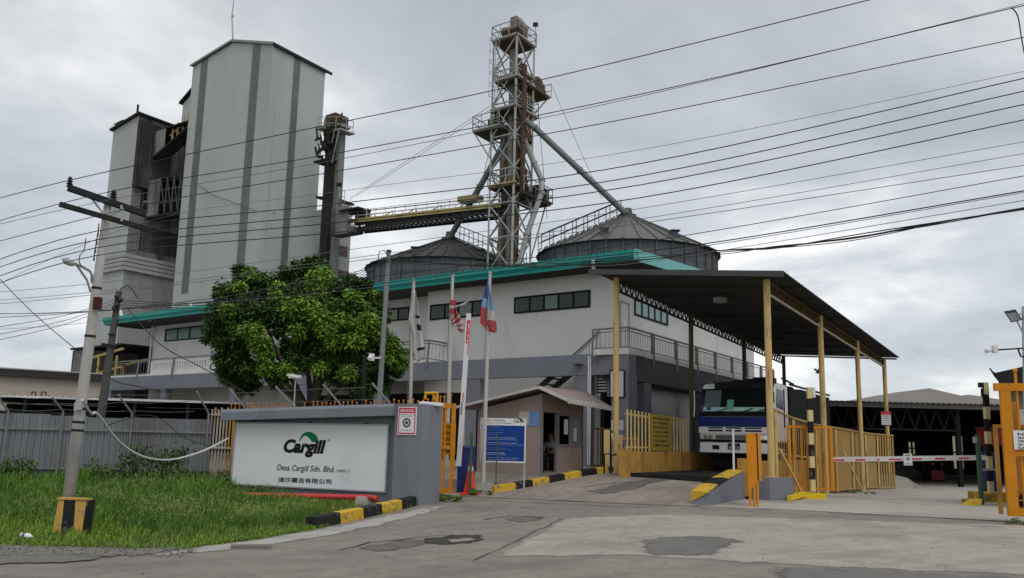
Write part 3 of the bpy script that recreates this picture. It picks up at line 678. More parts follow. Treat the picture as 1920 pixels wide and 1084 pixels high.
# ------------------------------------------------------------------ utility pole with its guard block
base = G(122, 1003); D0 = base.y
block = thing('pole_guard', 'yellow and black striped concrete guard block around the utility pole foot', 'bollard', base)
PBk = Pl(base, (1, -.12)); zt_ = at(130, 938, D0).z
def stripe(name, x0b, x1b, x0t, x1t, m, off=.0):
    mb = MB(); f = [PBk.pt(PBk.uv(x0b, 990)[0], base.z - .1, off), PBk.pt(PBk.uv(x1b, 990)[0], base.z - .1, off), PBk.pt(PBk.uv(x1t, 940)[0], zt_, off - .06), PBk.pt(PBk.uv(x0t, 940)[0], zt_, off - .06)]
    mb.prism(f, -PBk.n * (.2 + off)); part(name, mb, m, block)
stripe('yellow_stripe', 97, 115, 105, 116, BUFF); stripe('black_stripe', 115.05, 139, 116.05, 137, BLACK, .004); stripe('yellow_stripe', 139.05, 153, 137.05, 158, BUFF); stripe('black_edge', 153.05, 157, 158.05, 161, BLACK, -.002)
mb = MB(); mb.box(PBk.pt(PBk.uv(103, 940)[0], zt_ + .002, -.04), PBk.e * .5, -PBk.n * .16, Z * .03); part('cap', mb, BUFF, block)
pb = at(121, 990, D0 + .34); pt_ = at(203, 376, D0 + .34)
up = thing('utility_pole', 'leaning grey concrete utility pole with two crossarms on the lawn', 'utility pole', pb)
mb = MB(); mb.tube([pb, pb.lerp(pt_, .4), pb.lerp(pt_, .7), pt_], [.098, .088, .076, .06], 14); part('pole', mb, POLEM, up, smooth_=True)
mb = MB()
for y in (548, 640, 775, 800, 815): 
    t = (990 - y) / (990 - 376); c = pb.lerp(pt_, t); d = (pt_ - pb).normalized(); mb.tube([c - d * .02, c + d * .02], 0.092 - .03 * t + .012, 12)
part('strap', mb, DARKST, up)
DP = D0 + .34
def arm(x0, y0, x1, y1, d0, d1, w_=.09):
    mb = MB(); p, q = at(x0, y0, DP + d0), at(x1, y1, DP + d1); mb.beam(p, q, w_, w_ * 1.1); part('crossarm', mb, DARKST, up); return p, q
arm(128, 352, 273, 402, -.5, .35); arm(112, 383, 281, 431, -.75, .3, .07)
mb = MB()
for p, q in (((172, 372), (199, 408)), ((228, 385), (228, 415)), ((196, 408), (232, 392))): mb.beam(at(*p, DP - .12), at(*q, DP - .12), .03)
part('brace', mb, GALV, up)
def insul(x, y, d, s=1.0, horiz=False):
    c = at(x, y, DP + d); mb = MB(); k = .055 * s
    mb.lathe(c - Z * .1 * s, [(.015, -.03), (.015, .0), (k, .02), (k * .45, .04), (k * 1.05, .065), (k * .45, .085), (k * .95, .11), (k * .4, .13), (k * .8, .15), (k * .3, .19)], 12); part('insulator', mb, INS, up)
insul(131, 341, -.48); insul(213, 364, -.02, 1.15); insul(272, 386, .34)
for x, y in ((184, 433), (181.5, 450), (179, 465), (176.5, 480)): insul(x, y + 3, -.14, .26)
mb = MB(); c = at(183, 569, DP - .08); mb.cbox(c, (.11, 0, 0), (0, .1, 0), (0, 0, .2)); part('fuse_box', mb, mat('dark_red_box', (0.07, 0.018, 0.018), .6), up)
mb = MB(); c = at(147, 762, DP - .13); mb.cbox(c, (.12, 0, .01), (0, .05, 0), (0, 0, .12)); part('plate', mb, GALV, up)
# street lamp bracket on the pole
lp = at(171, 550, DP)
sl_ = thing('street_lamp', 'grey street lamp on a bent bracket fixed to the utility pole', 'street lamp', lp)
mb = MB(); mb.tube([at(170, 548, DP), at(163, 525, DP - .1), at(143, 496, DP - .4)], .018, 6)
mb.tube([at(172, 530, DP), at(172, 515, DP - .05), at(168, 508, DP - .1), at(150, 498, DP - .35), at(138, 493, DP - .5)], .022, 6); part('bracket', mb, GALV, sl_)
mb = MB(); q = [at(x, y, DP - .5) for x, y in ((140, 495.5), (132, 493), (124, 489), (117, 486.5))]; mb.tube(q, [.03, .055, .06, .02], 10); part('lamp_head', mb, GALV, sl_, smooth_=True)
# white slack cable from the pole to the fence
def wire(pts, r_, m, lab, cat='cable', grp=None, n=24, ext=False):
    """a hanging line through sight points (x, y, depth), smooth between them"""
    P = [at(*p) for p in pts]; q = []
    if len(P) == 2:
        q = [P[0].lerp(P[1], k / n) for k in range(n + 1)]
    else:
        for i in range(len(P) - 1):
            a, b_, c, d = P[max(i - 1, 0)], P[i], P[i + 1], P[min(i + 2, len(P) - 1)]
            for k in range(n // (len(P) - 1) + 1):
                t = k / (n // (len(P) - 1) + 1)
                q.append(.5 * ((2 * b_) + (c - a) * t + (2 * a - 5 * b_ + 4 * c - d) * t * t + (3 * b_ - a - 3 * c + d) * t ** 3))
        q.append(P[-1])
    if ext:                                     # the line goes on beyond the picture
        if pts[0][0] < 0: q.insert(0, q[0] + (q[0] - q[1]).normalized() * 30)
        if pts[-1][0] > 1900: q.append(q[-1] + (q[-1] - q[-2]).normalized() * 14)
    mb = MB(); mb.tube(q, r_, 5); return single('cable', mb, m, lab, cat, grp)
wire([(155, 750, 13.6), (172, 776, 15), (183, 776.5, 15.3), (220, 825, 17), (265, 855, 18.5), (320, 862, 20), (380, 846, 21.5), (428, 822, 22.4)], .022, mat('white_conduit', (.6, .6, .59), .5), 'thick white cable drooping from the utility pole to the sign wall')
wire([(195, 800, 23), (260, 780, 23), (300, 785, 23), (345, 820, 23), (400, 838, 23.2)], .012, WIRE, 'thin black cable looping across the sheet metal fence')
# plastic bottle
p = G(50, 1012); mb = MB(); d = Vector((1, -.2, -.05)).normalized()
mb.tube([p + Z * .05 + d * k for k in (-.1, -.095, .02, .05, .075, .1)], [.02, .045, .045, .035, .015, .014], 10)
o = single('plastic_bottle', mb, WHITES, 'crumpled white plastic bottle lying on the verge', 'bottle', smooth_=True)
mb = MB(); mb.tube([p + Z * .05 + d * k for k in (-.06, -.02)], .0462, 10); part('bottle_label', mb, mat('dark_blue_label', (.05, .07, .15), .5), o)
p = G(432, 1030); mb = MB(); mb.box(p + Z * .0, (.55, .1, 0), (-.05, .2, 0), (0, 0, .05)); single('drain_cover', mb, GRAVEL, 'broken grey slab sunk at the roadside edge of the lawn', 'slab')
# ------------------------------------------------------------------ office building
O = at(1157, 600, 33.0); PF0 = Pl(O, UB); PS0 = Pl(O, LV)
def shift(P, o): return Pl(P.p + P.n * o, P.e)
PFB = shift(PF0, 1.35); PSB = shift(PS0, 1.35)
ZG = .6; ZS0, ZS1 = 4.02, 4.72                                  # ground and the grey floor band
WT = 8.45
ob = thing('office_building', 'long two storey white office building with teal roof and grey floor band', 'building', PF0.pt(-16, ZG))
PR = shift(PF0, -.9); a_step = PF0.uv(801, 600)[0]; aLft = PR.uv(287, 640)[0]
bl = PS0.uv(1413, 640)[0]
mb = MB()
mb.add([PF0.pt(a_step, ZG), PF0.pt(0, ZG), PF0.pt(0, WT), PF0.pt(a_step, WT)], [(0, 1, 2, 3)])
mb.add([PF0.pt(a_step, ZG), PF0.pt(a_step, ZG, -.9), PF0.pt(a_step, WT, -.9), PF0.pt(a_step, WT)], [(0, 1, 2, 3)])
mb.add([PR.pt(a_step, ZG), PR.pt(aLft, ZG), PR.pt(aLft, WT), PR.pt(a_step, WT)], [(0, 1, 2, 3)])
bk = PR.pt(aLft, 0) + LV * 14
mb.add([PR.pt(aLft, ZG), Vector((bk.x, bk.y, ZG)), Vector((bk.x, bk.y, WT)), PR.pt(aLft, WT)], [(0, 1, 2, 3)])
part('front_wall', mb, WHITEW, ob)
mb = MB(); e_ = PS0.pt(bl, 0)
mb.poly([PS0.pt(0, ZG), PS0.pt(bl, ZG), PS0.pt(bl, 8.3), PS0.pt(8.3, 9.4), PS0.pt(0, 8.5)])
mb.add([Vector((e_.x, e_.y, ZG)), Vector((bk.x, bk.y, ZG)), Vector((bk.x, bk.y, 8.2)), Vector((e_.x, e_.y, 8.2))], [(0, 1, 2, 3)])
part('side_wall', mb, WHITEW, ob)
def window(P, a0, a1, z0, z1, n, gl, parent=ob, fr=FRAMED, d=.06):
    mb = MB(); t = .07
    mb.pbox(P, a0 - t, a1 + t, z0 - t, z0, -.05, .05); mb.pbox(P, a0 - t, a1 + t, z1, z1 + t, -.05, .05)
    mb.pbox(P, a0 - t, a0, z0, z1, -.05, .05); mb.pbox(P, a1, a1 + t, z0, z1, -.05, .05)
    for k in range(1, n): a = a0 + (a1 - a0) * k / n; mb.pbox(P, a - .03, a + .03, z0, z1, -.05, .045)
    w_ = part('window', mb, fr, parent)
    for k in range(n):
        mb = MB(); mb.pbox(P, a0 + (a1 - a0) * k / n + .03, a0 + (a1 - a0) * (k + 1) / n - .03, z0, z1, -.02, .012 + .004 * (k % 2)); part('pane', mb, gl if not isinstance(gl, list) else gl[k % len(gl)], w_)
    return w_
GL3 = [GLASSD, GLASSD, mat('green_blind_glass', (.03, .085, .075), .12, spec=.6)]
for x0, x1, P, gl, n in ((967, 1104, PF0, GL3, 5), (809, 912, PF0, GL3, 4), (690, 766, PR, GL3, 4), (314, 430, PR, GLASSG, 5)):
    a0 = P.uv(x0, 600)[0]; a1 = P.uv(x1, 600)[0]; xm = (x0 + x1) / 2
    yt, yb = {967: (558.5, 587.5), 809: (573, 600), 690: (584, 606), 314: (617.5, 640)}[x0]
    z1 = P.uv(x0, yt)[1]; z0 = P.uv(x0, yb)[1]
    window(P, a0, a1, z0 + .05, z1 - .05, n, gl)
a0, z1 = PS0.uv(1189, 560); a1, z0 = PS0.uv(1251, 611); window(PS0, a0 + .07, a1 - .07, PS0.uv(1189, 590)[1] + .05, z1 - .06, 5, GLASSP)
# side door
a0, z1 = PS0.uv(1163, 567); a1 = PS0.uv(1178, 573)[0]
mb = MB(); mb.pbox(PS0, a0 - .08, a0, 4.9, z1 + .08, -.02, .04); mb.pbox(PS0, a1, a1 + .08, 4.9, z1 + .08, -.02, .04); mb.pbox(PS0, a0, a1, z1, z1 + .08, -.02, .04)
dr = part('door', mb, mat('grey_door_frame', (.3, .3, .3), .6), ob)
mb = MB(); mb.pbox(PS0, a0, a1, 4.9, z1, -.02, .015); part('leaf', mb, mat('pale_grey_door', (.5, .5, .5), .6), dr)
mb = MB(); mb.pbox(PS0, a0 + .3, a1 - .2, 6.0, 6.25, .015, .022); part('notice', mb, PAPER, dr)
# grey band, slab and lower storey
aC = PFB.uv(1179, 680)[0]; aBL = PFB.uv(197, 725)[0]
cor = PFB.pt(aC, 0)
PSC = Pl(cor, LV)                                                # outer side face of the gallery
mb = MB(); mb.pbox(PFB, aBL, PFB.uv(1102, 680)[0], ZS0, ZS1 + .06, -.3, 0); mb.pbox(PFB, PFB.uv(1106, 680)[0], aC, ZS0, ZS1, -.5, 0)
part('floor_band', mb, GREYW, ob)
mb = MB(); mb.box(PSC.pt(0, ZS1, .0), LV * 19, -LW * 1.3, Z * .2); mb.box(PFB.pt(PFB.uv(1110, 660)[0], ZS1, .003), PFB.e * (aC - PFB.uv(1110, 660)[0]), -PFB.n * 1.3, Z * .2)
mb.pbox(PFB, aBL, PFB.uv(800, 690)[0], ZS1 + .062, ZS1 + .16, -2.0, -.02)
part('balcony_slab', mb, WHITEW, ob)
mb = MB(); mb.box(PSC.pt(.45, ZS1 - .9, -.02), LV * 18.5, -LW * 1.2, Z * .9)
part('side_beam', mb, mat('grey_soffit_beam', (.10, .105, .115), .8, 0, .1, 1), ob)
def col(P, x0, x1, z1, m=GREYW, dp=.5, nm='column', o=-.02):
    a0 = P.uv(x0, 740)[0]; a1 = P.uv(x1, 740)[0]; mb = MB(); mb.pbox(P, a0, a1, ZG - .2, z1, -dp, o); part(nm, mb, m, ob)
col(PFB, 1146, 1178.5, ZS0 - .004, dp=.6, o=-.004); col(PFB, 1084, 1101, ZS0 - .004); col(PFB, 873, 899, ZS0 - .004)
for x0, x1 in ((700, 715), (560, 575), (430, 440), (300, 308), (200, 206)): col(PFB, x0, x1, ZS0 - .004)
# lower side: pillars and the wall behind
for x0, x1, dp in ((1210, 1222, .5), (1318, 1326, .4)): col(PSC, x0, x1, ZS1 - .91, dp=dp)
mb = MB(); mb.pbox(PSC, 2.2, 18, ZG - .2, ZS1 - .9, -1.3, -1.15); part('ground_floor_wall', mb, mat('grey_white_wall', (.42, .42, .41), .8, 0, .06, 1), ob)
mb = MB(); mb.pbox(PSC, PSC.uv(1186, 740)[0], PSC.uv(1210, 740)[0], ZG, 3.4, -1.25, -1.1); part('side_doorway', mb, DIM, ob)
a0 = PF0.uv(900, 740)[0]
mb = MB(); mb.pbox(PF0, PF0.uv(600, 740)[0], PF0.uv(868, 740)[0], ZG, ZS0 - .45, -.05, .03); part('dark_front_panel', mb, DIM, ob)  # near-black panel set on the ground-floor front wall
mb = MB(); mb.pbox(PF0, PF0.uv(1106, 740)[0], PF0.uv(1150, 740)[0], ZG, ZS0 + .1, .05, .25); part('recess_wall', mb, mat('grey_white_wall', (.42, .42, .41)), ob)
# stair behind the band
s0 = PF0.uv(1110, 640)[0]
mb = MB(); top = PF0.pt(s0, ZS1 + .1, .75); bot = PF0.pt(s0 - 4.6, ZS1 + .1 - 3.1, .75)

for o_ in (.3, 1.15):
    mb.beam(PF0.pt(s0, ZS1 + .0, o_), PF0.pt(s0 - 4.6, ZS1 - 3.1, o_), .05, .2)
for k in range(16):
    t = k / 15; c = PF0.pt(s0 - 4.6 * t, ZS1 + .05 - 3.1 * t, .3); mb.box(c, PF0.e * .26, PF0.n * .85, Z * .03)
part('stair', mb, DARKST, ob)
# railings
def rail_panel(pts, zb, zt, parent=ob, step=.155, bal=.016, m=RAILM, topw=.075):
    mb = MB()
    for p, q in zip(pts, pts[1:]):
        p, q = Vector(p), Vector(q); d = q - p; n = max(1, int(d.length / step))
        for k in range(n + 1):
            c = p.lerp(q, k / n); mb.beam(c + Z * (zb + .06), c + Z * (zt - .12), bal)
        mb.beam(p + Z * (zb + .06), q + Z * (zb + .06), .035); mb.beam(p + Z * (zt - .12), q + Z * (zt - .12), .035); mb.beam(p + Z * zt, q + Z * zt, topw, .06)
        mb.beam(p + Z * (zt - .12), p + Z * zt, .03); mb.beam(q + Z * (zt - .12), q + Z * zt, .03)
    part('railing', mb, m, parent)
zr_ = PSC.uv(1178, 613)[1]
RP_ = [PSC.pt(k, 0, -.04) for k in (0.0, 2.3, 4.7, 7.1, 9.5, 11.9, 14.3, 16.7, 19.0)]
for p, q in zip(RP_, RP_[1:]): rail_panel([p, q], ZS1 + .2, zr_)
for p in RP_[1:]:
    mb = MB(); mb.box(p - LV * .09 - LW * .05 + Z * (ZS1 - .25), LV * .18, LW * .1, Z * (zr_ - ZS1 + .25)); part('railing_post', mb, RAILM, ob)
aS = PFB.uv(1111, 640)[0]
rail_panel([PFB.pt(aS, 0, -.05), PFB.pt(aC, 0, -.05)], ZS1 + .2, zr_)
for a in (aS, aS + .18):
    mb = MB(); mb.beam(PFB.pt(a, ZS1 - .3, .02), PFB.pt(a, zr_, .0), .05); part('railing_post', mb, RAILM, ob)
# stair rail falls to the left from the corner gallery
p = PFB.pt(aS, zr_, -.5); q = PFB.pt(aS - 4.2, zr_ - 3.0, -.5); mb = MB(); mb.beam(p, q, .06); mb.beam(p - Z * .75, q - Z * .75, .035); mb.beam(p - Z * .12, q - Z * .12, .03)
for k in range(29): c = p.lerp(q, k / 28); mb.beam(c - Z * .75, c, .016)
part('stair_railing', mb, RAILM, ob)
# left terrace rails
zl_ = PFB.uv(323, 671)[1]; aE = PFB.uv(801, 640)[0]; aT = PFB.uv(196, 680)[0]
aW0 = PFB.uv(279, 690)[0]; aW1 = PFB.uv(387, 690)[0]; aW2 = PFB.uv(470, 690)[0]
rail_panel([PFB.pt(aT, 0, -.1), PFB.pt(aW0 - .1, 0, -.1)], ZS1 + .16, zl_, step=.3)
rail_panel([PFB.pt(aW2 + .1, 0, -.1), PFB.pt((aW2 + aE) / 2, 0, -.1), PFB.pt(aE, 0, -.1)], ZS1 + .16, zl_, step=.22)
rail_panel([PFB.pt(aE, 0, -.1), PFB.pt(aE, 0, -.1) + LV * 2.1], ZS1 + .16, zl_, step=.26)
mb = MB(); mb.beam(PFB.pt(aW0, zl_, -.1), PFB.pt(aW2, zl_, -.1), .07); part('handrail', mb, RAILM, ob)
for px_ in (258, 323, 801):
    a = PFB.uv(px_, 690)[0]; mb = MB(); mb.beam(PFB.pt(a, ZS1 - .15, .02), PFB.pt(a, zl_, -.06), .09); part('railing_post', mb, RAILM, ob)
mb = MB(); mb.beam(PFB.pt(aE, ZS1, -.1) + LV * 2.1, PFB.pt(aE, zl_, -.1) + LV * 2.1, .2); part('railing_post', mb, RAILM, ob)
mb = MB(); zt_ = zl_ - .12; zb_ = ZS1 + .16
mb.pbox(PFB, aW0, aW2, zb_, zb_ + .25, -.18, -.1); mb.pbox(PFB, aW0, aW2, zt_ - .12, zt_, -.18, -.1); mb.pbox(PFB, aW0, aW0 + .25, zb_ + .25, zt_ - .12, -.18, -.1); mb.pbox(PFB, aW1 - .2, aW2, zb_ + .25, zt_ - .12, -.18, -.1)
a = aW0 + .25
while a < aW1 - .3:
    mb.pbox(PFB, a + .12, a + .24, zb_ + .25, zt_ - .12, -.175, -.105); a += .24
part('parapet_panel', mb, WHITEW, ob)
text('logo_lettering', 'Cargill', PFB, (PFB.uv(390, 690)[0], PFB.uv(436, 690)[0], PFB.uv(400, 699)[1], PFB.uv(400, 679)[1]), LETTER, ob, -.09, .22, .02)
# roof: two stepped teal fascias along the front, a rake at the right end
PFa = shift(PF0, 1.2); PFb = shift(PF0, .7)
aR = PFa.uv(1193, 478)[0]; zF1 = PFa.uv(1192, 467)[1]; zF0 = PFa.uv(1192, 488)[1]; aL_ = PFa.uv(193, 592)[0]
zl1 = PFa.uv(195, 582)[1]
mb = MB()
mb.box(PFa.pt(aL_, zF1 - .2, 0), PFa.e * (aR - aL_), -PFa.n * .1, Z * .2)
mb.box(PFa.pt(aL_, zF1 - .27, -.06), PFa.e * (aR - aL_), -PFa.n * .1, Z * .066)
mb.box(PFa.pt(aL_, zF0, -.1), PFa.e * (aR - aL_), -PFa.n * .1, Z * (zF1 - .274 - zF0))
part('fascia', mb, TEAL, ob)
mb = MB(); aG = PFb.uv(1096, 500)[0]; zG1 = PFb.uv(1000, 508)[1]; mb.box(PFb.pt(aL_ + .4, zG1 - .02, .25), PFb.e * (aG - aL_ - .4), -PFb.n * .22, Z * .2); part('gutter', mb, TEAL, ob)
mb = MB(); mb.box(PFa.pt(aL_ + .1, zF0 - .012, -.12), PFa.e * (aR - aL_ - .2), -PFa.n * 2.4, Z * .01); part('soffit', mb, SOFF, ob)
# side rake rises to the ridge
PRk = Pl(PFa.pt(aR, 0), LV)
t1, z1_ = PRk.uv(1315, 506); t0, z0_ = PRk.uv(1250, 506); sl1 = (z1_ - zF1) / t1
Lr = 9.5
mb = MB(); zz0 = zF0 - .02
mb.prism([PRk.pt(0, zz0), PRk.pt(Lr, zz0 + sl1 * Lr), PRk.pt(Lr, zF1 + .006 + sl1 * Lr), PRk.pt(0, zF1 + .006)], -PRk.n * .1); part('rake_board', mb, TEAL_LIT, ob)
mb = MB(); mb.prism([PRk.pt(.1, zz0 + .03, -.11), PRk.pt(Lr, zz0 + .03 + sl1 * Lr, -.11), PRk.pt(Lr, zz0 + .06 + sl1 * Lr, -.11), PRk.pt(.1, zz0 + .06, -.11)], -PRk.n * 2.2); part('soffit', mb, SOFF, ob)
mb = MB(); f0 = PFa.pt(aL_, zF1 - .002, -.05); f1 = PFa.pt(aR - .1, zF1 - .002, -.05); up_ = LV * Lr + Z * sl1 * Lr
mb.corr(f0 + Z * .01, f1 - f0, up_, Z, .3, .03); mb.corr(f0 + up_ + Z * .01, f1 - f0, LV * 9.5 - Z * sl1 * 9.5, Z, .3, .03); part('roof', mb, TEAL, ob)
# downpipes
mb = MB(); mb.tube([at(1112, 488, 32.2), at(1113, 503, 32.3), at(1119, 509, 32.6), at(1136, 517, 33.6)], .07, 8); part('downpipe', mb, WHITEP, ob)
for pts in (((360, 570), (362, 580)), ((229, 582), (230, 592), (240, 599), (286, 600))):
    mb = MB(); q = [PFb.px(*p, .1) for p in pts]; mb.tube(q, .09, 8); part('downpipe', mb, WHITEP, ob)
mb = MB(); mb.tube([PR.pt(aLft + .05, 8.6, .15), PR.pt(aLft + .05, ZS1, .15)], .06, 8); part('downpipe', mb, WHITEP, ob)
for px_ in (1103.5, 1107):
    a = PFB.uv(px_, 690)[0]; mb = MB(); mb.tube([PFB.pt(a, ZS1, .0), PFB.pt(a, .8, .0)], .03, 8); part('downpipe', mb, WHITEP, ob)
mb = MB(); a = PFB.uv(1085, 685)[0]; mb.box(PFB.pt(a - .15, 4.42, .003), PFB.e * .36, PFB.n * .3, Z * .03); part('lamp_shelf', mb, GREYW, ob)
mb = MB(); a = PFB.uv(1060, 709)[0]; mb.beam(PFB.pt(a, ZS0 - .06, -.6), PFB.pt(a + .5, ZS0 - .06, -.6), .06); part('tube_light', mb, WHITES, ob)
# air conditioner and noticeboard
c = shift(PF0, .75).px(1134, 722)
ac = thing('air_conditioner', 'white outdoor air conditioner unit under the corner gallery', 'air conditioner', c - Z * .35)
mb = MB(); mb.cbox(c, PFB.e * .5, PFB.n * .35, Z * .72); part('casing', mb, WHITES, ac)
mb = MB()
for k in range(6): mb.cbox(c + PFB.n * .18 + Z * (-.28 + k * .11), PFB.e * .42, PFB.n * .02, Z * .05)
for k in (-.21, .21): mb.cbox(c + PFB.n * .18 + PFB.e * k, PFB.e * .03, PFB.n * .022, Z * .66)
part('grille', mb, DARKST, ac)
mb = MB(); mb.cbox(c - Z * .4, PFB.e * .6, PFB.n * .4, Z * .04); part('bracket', mb, WHITEP, ac)
b = pbox_px(PFB, 1145.5, 696, 1170, 744)
nb = thing('noticeboard', 'black framed white noticeboard on the grey corner column', 'noticeboard', PFB.pt(b[0], b[2]))
mb = MB(); mb.pbox(PFB, b[0], b[1], b[2], b[3], .0, .03); part('panel', mb, PAPER, nb)
mb = MB(); t = .035
mb.pbox(PFB, b[0] - t, b[1] + t, b[3], b[3] + t, 0, .045); mb.pbox(PFB, b[0] - t, b[1] + t, b[2] - t, b[2], 0, .045); mb.pbox(PFB, b[0] - t, b[0], b[2], b[3], 0, .045); mb.pbox(PFB, b[1], b[1] + t, b[2], b[3], 0, .045); part('frame', mb, FRAMED, nb)
for x0, y0, x1, y1, lab in ((1146, 788, 1169, 807, 'wide white paper notice taped to the corner column'), (1157, 815, 1168, 832, 'small paper notice low on the corner column')):
    b = pbox_px(PFB, x0, y0, x1, y1); pn = thing('paper_notice', lab, 'notice', PFB.pt(b[0], b[2]))
    mb = MB(); mb.pbox(PFB, *b, .0, .008); part('sheet', mb, PAPER, pn); text('print', 'NOTIS', PFB, (b[0] + .15, b[1] - .1, (b[2] + b[3]) / 2, (b[2] + b[3]) / 2 + .06), GREYT, pn, .012)
# ------------------------------------------------------------------ tall mill tower
def clad_seams(mb, P, a0, a1, z0, z1, st):
    a = a0 + st
    while a < a1: mb.pbox(P, a - .03, a + .03, z0, z1, 0, .03); a += st
TP = at(490, 400, 72.0); TL = Pl(TP, UB); TR = Pl(TP, LV)
aL = TL.uv(344, 330)[0]; zeL = TL.uv(365, 122)[1]; zeR = TL.uv(505, 86)[1]; aPk, zPk = TL.uv(437, 80); aR = TR.uv(598, 330)[0]
tw = thing('mill_tower', 'tall white clad feed mill tower with green vertical stripes', 'tower', TL.pt(aL / 2, .5))
zb = .5
mb = MB(); mb.poly([TL.pt(aL, zb), TL.pt(0, zb), TL.pt(0, zeR), TL.pt(aPk, zPk), TL.pt(aL, zeL)])
mb.poly([TR.pt(0, zb), TR.pt(aR, zb), TR.pt(aR, zeR), TR.pt(0, zeR)])
bl_ = TL.pt(aL, 0) + LV * aR
for zt_, pz in ((zeL, 0),): mb.poly([TL.pt(aL, zb), TL.pt(aL, zeL), Vector((bl_.x, bl_.y, zeL)), Vector((bl_.x, bl_.y, zb))])
rb = TR.pt(aR, 0); mb.poly([Vector((rb.x, rb.y, zb)), Vector((bl_.x, bl_.y, zb)), Vector((bl_.x, bl_.y, zeL)), TL.pt(aPk, zPk) + LV * aR, Vector((rb.x, rb.y, zeR))])
part('cladding', mb, CLAD, tw)
mb = MB(); ov = LV * -.2; r0 = TL.pt(aL, zeL) - UB * .2 + ov - Z * .05; r1 = TL.pt(aPk, zPk + .12) + ov; r2 = TL.pt(0, zeR) + UB * .2 + ov - Z * .05; ln = LV * (aR + .9)
mb.prism([r0, r1, r1 + Z * .1, r0 + Z * .1], ln); mb.prism([r1, r2, r2 + Z * .14, r1 + Z * .14], ln); part('roof', mb, mat('grey_roof_trim', (.2, .21, .21), .6), tw)
mb = MB()
for p, q in ((r0, r1), (r1, r2)): mb.beam(p - LV * .02, q - LV * .02, .06, .2)
part('verge_trim', mb, mat('pale_trim', (.22, .23, .235), .5), tw)
mb = MB(); mb.beam(r2 - Z * .05, r2 + ln - Z * .05, .1, .22); part('eaves_trim', mb, DARKST, tw)
def ztop(a): return zeL + (zPk - zeL) * (a - aL) / (aPk - aL) if a < aPk else zPk + (zeR - zPk) * (a - aPk) / (0 - aPk)
for P, x0, x1, y in ((TL, 359.5, 371.5, 330), (TL, 456.5, 470.5, 330), (TR, 537, 549, 330)):
    a0 = P.uv(x0, y)[0]; a1 = P.uv(x1, y)[0]; mb = MB(); z0 = 14.0 if x0 < 400 else zb
    zt0, zt1 = (ztop(a0), ztop(a1)) if P is TL else (zeR, zeR)
    mb.prism([P.pt(a0, z0, .003), P.pt(a1, z0, .003), P.pt(a1, zt1 - .1, .003), P.pt(a0, zt0 - .1, .003)], P.n * .04); part('stripe', mb, STRIPE, tw)
mb = MB(); mb.tube([TR.pt(.7, zb + 13, .03), TR.pt(.7, zeR - 6, .03)], .022, 6); part('downpipe', mb, GALV, tw)
mb = MB(); q = [(372, 346), (400, 366), (440, 380), (480, 395), (515, 400)]; mb.tube([TL.px(*p, .12) if p[0] < 485 else TR.px(*p, .12) for p in q], .028, 5); part('hanging_cable', mb, WIREG, tw)
mb = MB(); p0 = TL.pt(aPk, zPk); mb.tube([p0, at(435, 30, p0.y), at(440, -14, p0.y)], [.08, .07, .03], 6); mb.sphere(at(436, 30, p0.y), .14, 6, 4); part('antenna_mast', mb, GALV, tw)
# lower block on the left shoulder of the tower
TK = Pl(TL.pt(aL, 0) + LV * 2.5, UB); k0 = TK.uv(341, 220)[0]; zk = TK.uv(341, 196)[1]; zkb = TK.uv(342, 265)[1]; k1 = TK.uv(372, 220)[0]
mb = MB(); mb.prism([TK.pt(k0, zkb), TK.pt(k1, zkb), TK.pt(k1, zk + 1.6), TK.pt(k0, zk)], LV * 4); part('penthouse', mb, CLAD, tw)
mb = MB(); mb.prism([TK.pt(k0 - .3, zk, .3), TK.pt(k1, zk + 1.75, .3), TK.pt(k1, zk + 1.95, .3), TK.pt(k0 - .3, zk + .2, .3)], LV * 4.8); part('penthouse_roof', mb, DARKST, tw)
# ------------------------------------------------------------------ smaller sooty tower
SP = at(245, 380, 80.0); SL = Pl(SP, UB); SR = Pl(SP, LV)
aL = SL.uv(197, 400)[0]; zL = SL.uv(212, 246)[1]; zR = SL.uv(257, 217)[1]; aR = 9.0; aR2 = SR.uv(300, 300)[0]
st = thing('sooty_tower', 'lower pale tower with soot streaked ribbed side wall', 'tower', SL.pt(aL / 2, .5))
mb = MB(); mb.poly([SL.pt(aL, zb), SL.pt(0, zb), SL.pt(0, zR), SL.pt(aL, zL)])
bl_ = SL.pt(aL, 0) + LV * aR; br_ = SR.pt(aR, 0)
mb.poly([SL.pt(aL, zb), SL.pt(aL, zL), Vector((bl_.x, bl_.y, zL)), Vector((bl_.x, bl_.y, zb))]); mb.poly([Vector((br_.x, br_.y, zb)), Vector((bl_.x, bl_.y, zb)), Vector((bl_.x, bl_.y, zL)), Vector((br_.x, br_.y, zR))]); part('cladding', mb, CLAD, st)
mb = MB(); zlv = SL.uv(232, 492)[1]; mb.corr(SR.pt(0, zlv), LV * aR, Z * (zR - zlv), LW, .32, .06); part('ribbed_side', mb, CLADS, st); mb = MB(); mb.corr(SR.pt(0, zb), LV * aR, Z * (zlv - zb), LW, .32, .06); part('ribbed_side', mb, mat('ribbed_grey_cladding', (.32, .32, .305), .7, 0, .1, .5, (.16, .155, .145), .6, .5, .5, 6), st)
mb = MB(); p, q = SL.pt(aL, zL) - UB * .3 - LV * .3, SL.pt(0, zR) + UB * .3 - LV * .3; mb.prism([p, q, q + Z * .2, p + Z * .2], LV * (aR + .6)); part('roof', mb, DARKST, st)
mb = MB(); p0 = SL.pt(0, zR) - UB * .4; mb.tube([p0, p0 + Z * 1.1], .1, 6); part('vent_pipe', mb, DARKST, st)
